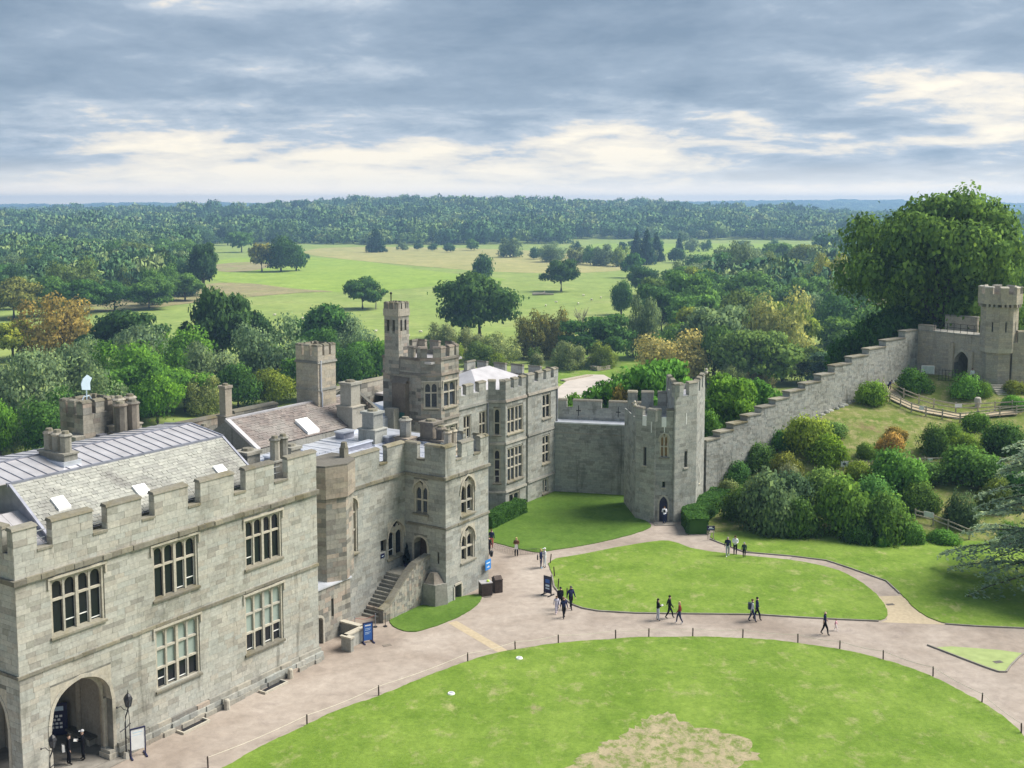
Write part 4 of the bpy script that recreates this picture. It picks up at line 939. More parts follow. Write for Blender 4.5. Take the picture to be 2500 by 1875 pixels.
# ================================================================== curtain wall between house and gate tower
cu = castle('curtain_wall', 'tall plain stone curtain wall with lead walkway and battlements between house and gate tower', 'wall', 48, 6)
RM = rmat(cu); c1 = Face((46.6, 9.6), (49.6, 1.2), 0, 7.35); q = Vector((c1.n.x, c1.n.y)) * -1.7
c2 = Face((46.6 + q.x, 9.6 + q.y), (49.6 + q.x, 1.2 + q.y), 7.3, 8.7)
out, wts = [], []
for a, b in ((0, .9), (1.6, 4.6), (5.4, 8.9)): merlon(cu, c2, a, b, 8.7, 9.6, .5, out=out, wts=wts, rm=RM)
building(cu, [c1, c2, Face((49.6 + q.x * 1.4, 1.2 + q.y * 1.4), (46.6 + q.x * 1.4, 9.6 + q.y * 1.4), -8, 8.7)], M_GREY, extra=(out, wts), course=.24)
mb = MB(); fbox(mb, c1, 0, c1.L, -1.7, .10, 7.35, 7.5); mb.build('lead_walk', M_LEAD2, cu)
mb = MB(); band(mb, c1, 0, c1.L, 6.3, 6.42, .06); fbox(mb, c1, 1.0, 1.3, -.1, .03, 6.95, 7.1); mb.build('string_course', M_OLD, cu)
for x in (2.2, 6.4):
    mb = MB(); fbox(mb, c2, x - .04, x + .04, -.05, .04, 7.9, 9.0); fbox(mb, c2, x - .25, x + .25, -.05, .04, 8.4, 8.5); mb.build('arrow_loop', M_BLACK, cu)

# ================================================================== gate tower (two half-octagon turrets)
gt = thing('gate_tower', 'grey stone gate tower of two turrets, the right one taller, with a dark arched door', 'tower', (15.6, 109, 0)); OFF[gt.name] = Vector((-15.6, -109, 0))
RM = rmat(gt)
G = [(11.3, 112.6), (11.85, 107.0), (13.45, 105.25), (13.5, 105.6), (15.2, 105.6), (15.25, 105.25), (17.6, 107.0), (19.3, 112.6)]
gf = [Face(G[i], G[i + 1], 0, 9.75) for i in range(7)]
gf[0].holes = [(4.6, 4.85, 5.6, 7.2, .4)]
gf[1].holes = [(.95, 1.3, 5.4, 7.15, .4)]
gf[3].holes = [(.42, 1.28, 6.3, 8.6, .45), (.45, 1.25, 0, 2.55, .5), (.72, .98, 3.4, 3.95, .3)]
gf[5].holes = [(1.35, 1.75, 5.2, 6.75, .4)]; gf[6].holes = [(2.2, 2.5, 2.9, 3.9, .4), (2.4, 2.8, .4, 1.4, .4)]
out, wts = [], []
for f, lst in ((gf[0], ((3.3, 4.2), (4.9, 5.62))), (gf[1], ((0, .75), (1.35, 2.37))), (gf[3], ((.0, .55), (1.05, 1.7)))):
    for a, b in lst: merlon(gt, f, a, b, 9.75, 10.9, .4, out=out, wts=wts, rm=RM)
gbk = Face((11.45, 111.2), (15.25, 110.6), 9.0, 10.3)
for f, lst in ((gbk, ((0, .9), (1.35, 2.5), (2.95, 3.8))),):
    for a, b in lst: merlon(gt, f, a, b, 10.3, 11.7, .5, out=out, wts=wts, rm=RM)
building(gt, gf + [gbk], M_GREY, extra=(out, wts), course=.3)
gu = [Face((15.25, 111.5), (15.25, 105.25), 9.75, 12.1), Face(G[5], G[6], 9.75, 12.1), Face(G[6], G[7], 9.75, 12.1), Face(G[7], (17.5, 113.5), -6, 12.1), Face((17.5, 113.5), (15.25, 111.5), 9.75, 12.1)]
out, wts = [], []
for f, lst in ((gu[0], ((.3, 1.5), (2.6, 3.9), (5.3, 6.25))), (gu[1], ((0, 1.1), (1.85, 2.93))), (gu[2], ((0, 1.1), (2.1, 3.2), (4.2, 5.6)))):
    for a, b in lst: merlon(gt, f, a, b, 12.1, 13.35, .4, out=out, wts=wts, rm=RM)
building(gt, gu, M_GREY, extra=(out, wts), course=.3, name='turret_wall')
for f, i in ((gf[0], 0), (gf[1], 0), (gf[5], 0), (gf[6], 0), (gf[6], 1), (gf[3], 2)):
    slit(gt, f, *f.holes[i][:4]); h = f.holes[i]; mb = MB(); fbox(mb, f, h[0] - .12, h[1] + .12, -.1, .1, h[2] - .16, h[2] - .02); mb.build('sill', M_PALE, gt)
window(gt, gf[3], .42, 1.28, 6.3, 8.6, 2, (7.3,), big=True, gmat=M_AMBER)
door(gt, gf[3], .45, 1.25, 0, 2.55, M_NAVY, 'point', .75, -.4)
mb = MB(); mb.prism([(11.9, 113), (12.4, 108), (13.5, 105.9), (15.3, 105.9), (17.5, 107.9), (19, 112.8)], 9.3, 9.5); mb.build('roof_deck', M_LEAD, gt)
mb = MB(); mb.prism([(15.5, 111.5), (15.5, 105.8), (17.4, 107.7), (19, 112.8), (17.5, 113)], 11.4, 11.6); mb.build('roof_deck', M_LEAD, gt)
for f, x in ((gf[3], .85), (gf[1], 1.9), (gu[1], 1.5)):
    mb = MB(); z = 9.4 if f is not gu[1] else 10.1; fbox(mb, f, x - .04, x + .04, -.06, .035, z - .75, z + .3); mb.build('loop_light', M_WHITE, gt)
for f, a, b in ((gf[1], .80, 1.30), (gf[3], .58, 1.02)):
    mb = MB(); fbox(mb, f, a, b, -.12, .05, 9.2, 10.15); mb.build('crenel_board', M_WHITE, gt)
for x in (11.7, 19.2):
    mb = MB(); zz_ = 11.0 if x < 15 else 13.5; mb.ball((x, 107.2 if x < 15 else 111.5, zz_), .2); mb.ball((x, 107.2 if x < 15 else 111.5, zz_ + .3), .15); mb.build('ball_finial', M_PALE, gt)
mb = MB(); mb.box(13.4, 15.3, 104.4, 105.7, 0, .1); mb.build('door_step', M_KERB, gt)
# ================================================================== stepped wall up the mound
SW0 = Vector((19.6, 112.9, 0)); SW1 = Vector((50.6, 141.0, 0)); SWL = (SW1 - SW0).length; swd = (SW1 - SW0) / SWL
sw = thing('stepped_wall', 'stone wall climbing the mound in fourteen steps from the gate tower', 'wall', SW0); OFF[sw.name] = -SW0
RM = rmat(sw)
SK = [(0.0, 6.25), (.052, 6.8), (.105, 7.36), (.162, 7.9), (.221, 8.5), (.281, 9.05), (.343, 9.63), (.413, 10.2), (.486, 10.85), (.553, 11.65), (.638, 12.3), (.726, 12.95), (.817, 13.65), (.924, 14.45), (1.0, 14.45)]
out, wts = [], []; mb = MB()
for (k0, z0), (k1, _z) in zip(SK[:-1], SK[1:]):
    a = SW0 + swd * k0 * SWL; b = SW0 + swd * k1 * SWL
    zb = min(hz(a.x, a.y), hz(b.x, b.y)) - 1.2
    f = Face((a.x, a.y), (b.x, b.y), zb, z0)
    fbox(mb, f, 0, f.L, -.9, 0, zb, z0); courses(f, out, wts, .26, .35, .8, root_mat=RM, proud=(.0, .03))
    sd_ = Face((f.P(0, -.9, 0).x, f.P(0, -.9, 0).y), (a.x, a.y), z0 - .8, z0); courses(sd_, out, wts, .26, .35, .8, root_mat=RM)
    cbx = MB(); fbox(cbx, f, -.08, f.L * .5, -1.0, .09, z0, z0 + .16); cbx.build('coping_stone', M_COPE, sw)
    cbx = MB(); fbox(cbx, f, f.L * .5 + .01, f.L + .02, -1.0, .09, z0, z0 + .15); cbx.build('coping_stone', M_COPE, sw)
mb.build('wall_core', M_MORT, sw); pieces(sw, 'stone_block', out, M_GREY, 300, 'masonry', wts)
mb = MB()
for k in range(46):                             # rubble footing along the turf
    q = SW0 + swd * (1.2 + k * .88); n_ = Vector((swd.y, -swd.x, 0)); c = q + n_ * random.uniform(.1, .45); z = hz(c.x, c.y)
    m_ = MB(); m_.ball((c.x, c.y, z + .02), random.uniform(.25, .5), random.uniform(.25, .4), random.uniform(.15, .3), 6, 4); m_.build('footing_stone', M_GREY, sw)
# gate wall on top of the mound, with its octagonal turret
mg = thing('mound_gate', 'buff stone gate wall with arched opening and railed walk on top of the mound', 'wall', (54, 136, 9)); OFF[mg.name] = Vector((-54, -136, -9))
RM = rmat(mg)
g1 = Face((50.6, 141.0), (56.2, 132.9), 7.5, 14.6); g2 = Face((58.3, 131.6), (72, 131), 7.5, 14.0)
g1.holes = [(5.2, 7.25, 7.5, 12.5, .8)]
out, wts = [], []
fb_ = Face((54.5, 143.5), (60.5, 136.5), 11.5, 14.2)
for a, b in ((0.4, 4.6), (5.4, 8.4)): merlon(mg, fb_, a, b, 14.2, 16.2, .5, out=out, wts=wts, rm=RM)
merlon(mg, g1, 0, 2.1, 14.6, 15.2, .6, out=out, wts=wts, rm=RM)
for a, b in ((0.6, 3), (4, 6.5)): merlon(mg, g2, a, b, 14.0, 15.4, .5, out=out, wts=wts, rm=RM)
building(mg, [g1, g2, fb_, Face((60.5, 136.5), (58.3, 131.6), 7.5, 14.0), Face((50.3, 141.4), (50.6, 141.0), 7.5, 14.6)], M_BUFF, extra=(out, wts), course=.26)
mb = MB(); pts = arch_pts('point', 5.2, 7.25, 11.0, 12.45, 8); spandrel(mb, g1, pts, 12.502, .01, -.8); arch_ring(mb, g1, pts, .3, -.02, .08); mb.build('arch', M_PALE, mg)
mb = MB(); fbox(mb, g1, 4.6, 5.2, -.02, .35, 8, 13.4); fbox(mb, g1, 7.25, 7.8, -.02, .3, 8, 12.6); mb.build('arch_pier', M_BUFF, mg)
mb = MB(); fbox(mb, g1, 5.0, 7.4, -3.2, -3.0, 7.5, 13); fbox(mb, g1, 4.9, 5.15, -3, -.8, 7.5, 13); fbox(mb, g1, 7.3, 7.5, -3, -.8, 7.5, 13); fbox(mb, g1, 5, 7.4, -3, -.8, 12.5, 12.7); mb.build('passage', M_OLD, mg)
mb = MB(); fbox(mb, g1, 0, g1.L, -2.5, .12, 14.45, 14.6); mb.build('wall_walk', M_OLD, mg)
for k in range(9):
    mb = MB(); mb.bar(g1.P(2.2 + k * .9, -.15, 14.6), g1.P(2.2 + k * .9, -.15, 15.7), .045); mb.build('railing_post', M_BLACK, mg)
for z in (15.2, 15.68):
    mb = MB(); mb.bar(g1.P(2.2, -.15, z), g1.P(9.6, -.15, z), .04); mb.build('railing_bar', M_BLACK, mg)
mt = thing('mound_turret', 'octagonal stone turret with corbelled battlements on the mound at the right edge', 'tower', (57.3, 133.2, 9)); OFF[mt.name] = Vector((-57.3, -133.2, -9))
RM = rmat(mt)
def octp(c, r, off=22.5): return [(c[0] + r * math.cos(R(off + 45 * i)), c[1] + r * math.sin(R(off + 45 * i))) for i in range(8)]
def octf(c, r, z0, z1):
    p = octp(c, r); return [Face(p[i], p[(i + 1) % 8], z0, z1) for i in range(8)]
of1 = octf((57.3, 133.2), 2.05, 13.3, 18.2); of0 = octf((57.3, 133.2), 1.75, 7.5, 13.2); of2 = octf((57.3, 133.2), 2.42, 18.5, 19.7)
for i in (4, 5, 6): of1[i].holes = [(.7, .86, 15.3, 16.4, .3)]
out, wts = [], []
for f in of2: merlon(mt, f, 0.02, f.L * .5, 19.7, 20.55, .35, out=out, wts=wts, rm=RM, cmat=M_PALE)
building(mt, of1 + of2 + of0, M_BUFF, extra=(out, wts), course=.28)
for i in (4, 5, 6): slit(mt, of1[i], *of1[i].holes[0][:4])
mb = MB(); mb.prism(octp((57.3, 133.2), 2.0), 12.8, 13.35, scale_top=1.03); mb.build('turret_foot', M_PALE, mt)
for f in octf((57.3, 133.2), 2.06, 18.1, 18.5):
    for x in (.1, .62, 1.14):
        mb = MB(); fbox(mb, f, x, x + .26, -.05, .34, 18.12, 18.5); mb.build('corbel', M_OLD, mt)
mb = MB(); mb.prism(octp((57.3, 133.2), 2.3), 18.8, 19.0); mb.build('roof_deck', M_LEAD, mt)

# ================================================================== foliage
def leafmat(name, trans=.38, hue=.0):
    m, h, p = newmat(name)
    oi = h.n('ShaderNodeObjectInfo'); g = h.n('ShaderNodeNewGeometry')
    r = g.outputs['Random Per Island']
    c = h.mix(1.0, oi.outputs['Color'], h.ramp(r, [(0, (.55, .60, .55)), (.5, (.95, .95, .9)), (.85, (1.25, 1.18, .9)), (1, (1.6, 1.45, 1.0))]), 'MULTIPLY')
    cl = h.noise(g.outputs['Position'], .35, 3, .5)
    c = h.mix(1.0, c, h.ramp(cl, [(.3, (.78, .82, .85)), (.7, (1.2, 1.16, 1.0))]), 'MULTIPLY')
    h.l(c, p.inputs['Base Color']); p.inputs['Roughness'].default_value = .8; p.inputs['Specular IOR Level'].default_value = .06
    tr = h.n('ShaderNodeBsdfTranslucent'); h.l(c, tr.inputs[0]); mx = h.n('ShaderNodeMixShader'); mx.inputs[0].default_value = trans
    h.l(p.outputs[0], mx.inputs[1]); h.l(tr.outputs[0], mx.inputs[2])
    out_ = [n for n in m.node_tree.nodes if n.type == 'OUTPUT_MATERIAL'][0]; h.l(mx.outputs[0], out_.inputs[0])
    return m
M_LEAF = leafmat('leaves')
M_BARK = plain('bark', (.10, .085, .065), .95, var=.35, scale=3, spec=.05)
M_DEADW = plain('dead_wood', (.30, .26, .21), .95, var=.3, scale=3, spec=.05)
def quads(c, nrm, size, asp=1.0, r=rng):
    """small leaf-spray faces: centres, normals, half-sizes -> vertices, faces"""
    n = len(c); nrm = nrm / np.maximum(1e-6, np.linalg.norm(nrm, axis=1, keepdims=True))
    a = r.normal(size=(n, 3)); a -= (a * nrm).sum(1, keepdims=True) * nrm; a /= np.maximum(1e-6, np.linalg.norm(a, axis=1, keepdims=True))
    b = np.cross(nrm, a); s = size[:, None]
    k = r.uniform(.55, 1.25, (n, 4, 1))
    V = np.stack([c + (-a * asp) * s * k[:, 0], c - b * s * k[:, 3] * .8, c + a * asp * s * k[:, 2], c + b * s * k[:, 1] * .8], 1)
    return V.reshape(-1, 3), np.arange(4 * n).reshape(n, 4)
def leafnormals(me, sn):
    """leaf sprays shade with the bough they hang on"""
    sn = sn / np.maximum(1e-6, np.linalg.norm(sn, axis=1, keepdims=True)); me.normals_split_custom_set_from_vertices(np.repeat(sn, 4, axis=0).tolist())
def lobes_for(kind, r):
    L = []
    if kind == 'oak':
        for i in range(30):
            a = r.uniform(0, 2 * math.pi); e = math.asin(r.uniform(-.7, 1)); q = r.uniform(.6, 1.08)
            c = np.array([math.cos(a) * math.cos(e) * .68 * q, math.sin(a) * math.cos(e) * .68 * q, .54 + math.sin(e) * .35 * q])
            rr = r.uniform(.15, .31); L.append((c, np.array([rr, rr, rr * .46])))
        L.append((np.array([0, 0, .56]), np.array([.42, .42, .26])))
    elif kind == 'great':
        for i in range(64):
            a = r.uniform(0, 2 * math.pi); e = math.asin(r.uniform(-.75, 1)); q = r.uniform(.72, 1.10)
            c = np.array([math.cos(a) * math.cos(e) * .78 * q, math.sin(a) * math.cos(e) * .78 * q, .52 + math.sin(e) * .36 * q]); rr = r.uniform(.12, .24); L.append((c, np.array([rr, rr, rr * .6])))
        L.append((np.array([0, 0, .52]), np.array([.62, .62, .32])))
    elif kind == 'round':
        for i in range(16):
            a = r.uniform(0, 2 * math.pi); e = math.asin(r.uniform(-.8, 1))
            c = np.array([math.cos(a) * math.cos(e) * .55, math.sin(a) * math.cos(e) * .55, .50 + math.sin(e) * .28])
            rr = r.uniform(.30, .46); L.append((c, np.array([rr, rr, rr * .5])))
        L.append((np.array([0, 0, .5]), np.array([.6, .6, .36])))
    elif kind == 'willow':
        for i in range(24):
            a = r.uniform(0, 2 * math.pi); h = r.uniform(.12, .86); q = math.sqrt(max(.05, 1 - ((h - .36) / .62) ** 2)) * r.uniform(.35, .78)
            rr = r.uniform(.20, .34); L.append((np.array([math.cos(a) * q, math.sin(a) * q, h]), np.array([rr, rr, rr * .72])))
        L.append((np.array([0, 0, .45]), np.array([.5, .5, .40])))
    elif kind == 'conifer':
        for i in range(16):
            h = .08 + .88 * i / 15; q = (1 - h) * .9 + .10; L.append((np.array([r.uniform(-.1, .1), r.uniform(-.1, .1), h]), np.array([q, q, .07])))
    elif kind == 'bush':
        for i in range(14):
            a = r.uniform(0, 2 * math.pi); e = math.asin(r.uniform(0, 1))
            c = np.array([math.cos(a) * math.cos(e) * .55, math.sin(a) * math.cos(e) * .55, .15 + math.sin(e) * .45])
            rr = r.uniform(.34, .48); L.append((c, np.array([rr, rr, rr * .85])))
        L.append((np.array([0, 0, .25]), np.array([.75, .75, .6])))
    elif kind == 'dome':
        L.append((np.array([0, 0, .10]), np.array([.92, .92, .86])))
        for i in range(8):
            a = r.uniform(0, 2 * math.pi); e = math.asin(r.uniform(0, .95)); c = np.array([math.cos(a) * math.cos(e) * .5, math.sin(a) * math.cos(e) * .5, .1 + math.sin(e) * .42]); L.append((c, np.array([.48, .48, .42])))
    elif kind == 'cedar':
        for i in range(26):
            h = r.uniform(.10, .95); a = r.uniform(0, 2 * math.pi); q = (1 - h) * .75 + .12; q2 = q * r.uniform(.5, 1.0); L.append((np.array([math.cos(a) * q2, math.sin(a) * q2, h - q2 * .08]), np.array([.34, .34, .045])))
    return L
def crown_mesh(kind, n, size, seed, fill=.25):
    r = np.random.default_rng(seed); L = lobes_for(kind, r)
    ar = np.array([l[1][0] * l[1][2] + l[1][0] ** 2 for l in L]); cnt = np.maximum(3, (n * ar / ar.sum()).astype(int))
    C, N, S, SN = [], [], [], []
    for (c, rad), k in zip(L, cnt):
        d = r.normal(size=(k, 3)); d[:, 2] += .25; d /= np.linalg.norm(d, axis=1, keepdims=True)
        q = r.uniform(.80, 1.10, k); inner = r.random(k) < fill; q[inner] = r.uniform(.35, .8, inner.sum())
        # clumpy surface
        ph = r.uniform(0, 6.28, 3); q *= 1 + .13 * np.sin(d[:, 0] * 7 + ph[0]) * np.sin(d[:, 1] * 7 + ph[1]) + .08 * np.sin(d[:, 2] * 11 + ph[2])
        stray = r.random(k) < .07; q[stray] *= r.uniform(1.08, 1.32, stray.sum())
        p = c + d * rad * q[:, None]
        nn = d / rad; nn /= np.linalg.norm(nn, axis=1, keepdims=True); nn = nn + r.normal(scale=.55, size=(k, 3)); nn[:, 2] += .2
        if kind == 'cedar': nn = r.normal(scale=.35, size=(k, 3)); nn[:, 2] += 1
        sn = d / rad; sn /= np.linalg.norm(sn, axis=1, keepdims=True); gl = (p - np.array([0, 0, .35])); gl /= np.maximum(.05, np.linalg.norm(gl, axis=1, keepdims=True)); SN.append(sn * .8 + gl * .35 + r.normal(scale=.28, size=(k, 3)))
        C.append(p); N.append(nn); S.append(size * r.uniform(.6, 1.3, k) * np.where(inner, 1.35, 1))
    C = np.concatenate(C); N = np.concatenate(N); S = np.concatenate(S); SN = np.concatenate(SN)
    keep = C[:, 2] > .015; C, N, S, SN = C[keep], N[keep], S[keep], SN[keep]
    N = np.where((N * SN).sum(1, keepdims=True) < 0, -N, N)
    V, F = quads(C, N, S, 1.0 if kind not in ('willow',) else .8, r)
    me = quadmesh('crown', V, F, M_LEAF, make_obj=False, smooth=True); leafnormals(me, SN); return me, L
def trunk_mesh(L, seed, kind, thick=.055):
    r = random.Random(seed); mb = MB(); top = .62 if kind != 'conifer' else .9
    mb.tube([(0, 0, -.06), (0, 0, .05), (r.uniform(-.03, .03), r.uniform(-.03, .03), .3), (r.uniform(-.05, .05), r.uniform(-.05, .05), top)], [thick * 1.5, thick * 1.1, thick * .8, thick * .3], 7)
    for c, rad in sorted(L, key=lambda q: -q[1][0])[:9]:
        z = r.uniform(.2, .42); mb.tube([(0, 0, z), (c[0] * .5, c[1] * .5, z + (c[2] - z) * .6), (c[0] * .9, c[1] * .9, c[2])], [thick * .5, thick * .32, thick * .12], 5)
    me = mb.mesh('trunk'); me.materials.append(M_BARK); return me
TINT = dict(dk=(0.068, 0.145, 0.048), dk2=(0.091, 0.186, 0.090), dk3=(0.083, 0.193, 0.048), mid=(0.137, 0.269, 0.066), olv=(0.243, 0.248, 0.069), olv2=(0.182, 0.276, 0.076), gold=(0.364, 0.276, 0.083), gld=(0.493, 0.470, 0.190), gld2=(0.407, 0.437, 0.157),
            yel=(0.419, 0.470, 0.090), yg=(0.246, 0.325, 0.056), brt=(0.166, 0.336, 0.045), brt2=(0.129, 0.290, 0.048), grn=(0.228, 0.324, 0.172), grn2=(0.283, 0.347, 0.157), pale=(0.468, 0.448, 0.258), con=(0.038, 0.090, 0.062), ced=(0.106, 0.200, 0.131))
CR = {}
for kind in ('oak', 'round', 'willow', 'conifer', 'cedar'):
    CR[kind] = []
    for v in range(4 if kind in ('oak', 'willow') else 3):
        hi, L = crown_mesh(kind, 9000, .036 if kind != 'willow' else .032, 100 + v * 7 + len(kind)); lo, L2 = crown_mesh(kind, 1900, .072, 100 + v * 7 + len(kind))
        CR[kind].append((hi, lo, trunk_mesh(L, v, kind)))
def tree(name, x, y, h, rr, kind, tint, label, group=None, z=None, cb=0.0):
    dist = y; px_ = rr * 2780 / dist * .41
    if z is None: z = hz(x, y)
    sd_ = int(abs(x * 13.7 + y * 7.3)); vs_ = CR[kind]; hi, lo, tk = vs_[sd_ % len(vs_)]
    me = hi if px_ > 13 else lo
    t = TINT[tint]; j = random.uniform(.88, 1.12); cc = (t[0] * j * random.uniform(.93, 1.07), t[1] * j, t[2] * j * random.uniform(.9, 1.1), 1)
    ang = random.uniform(0, 6.28); e = random.uniform(.9, 1.1)
    if px_ < 9:
        o = bpy.data.objects.new(name, me); link(o); o.location = (x, y, z); o.rotation_euler = (0, 0, ang); o.scale = (rr * e * 1.25, rr / e * 1.25, h); o.color = cc
        return tag(o, label, 'tree', group)
    rt = thing(name, label, 'tree', (x, y, z), ang, group)
    o = bpy.data.objects.new('crown', me); link(o, rt); kx = dict(oak=1.46, willow=1.30, round=1.14, conifer=1.1, cedar=1.2)[kind]; o.scale = (rr * e * kx, rr / e * kx, (h - cb) * 1.04); o.location = (0, 0, cb); o.color = cc
    o = bpy.data.objects.new('trunk', tk); link(o, rt); o.scale = (h * .55, h * .55, h)
    return rt
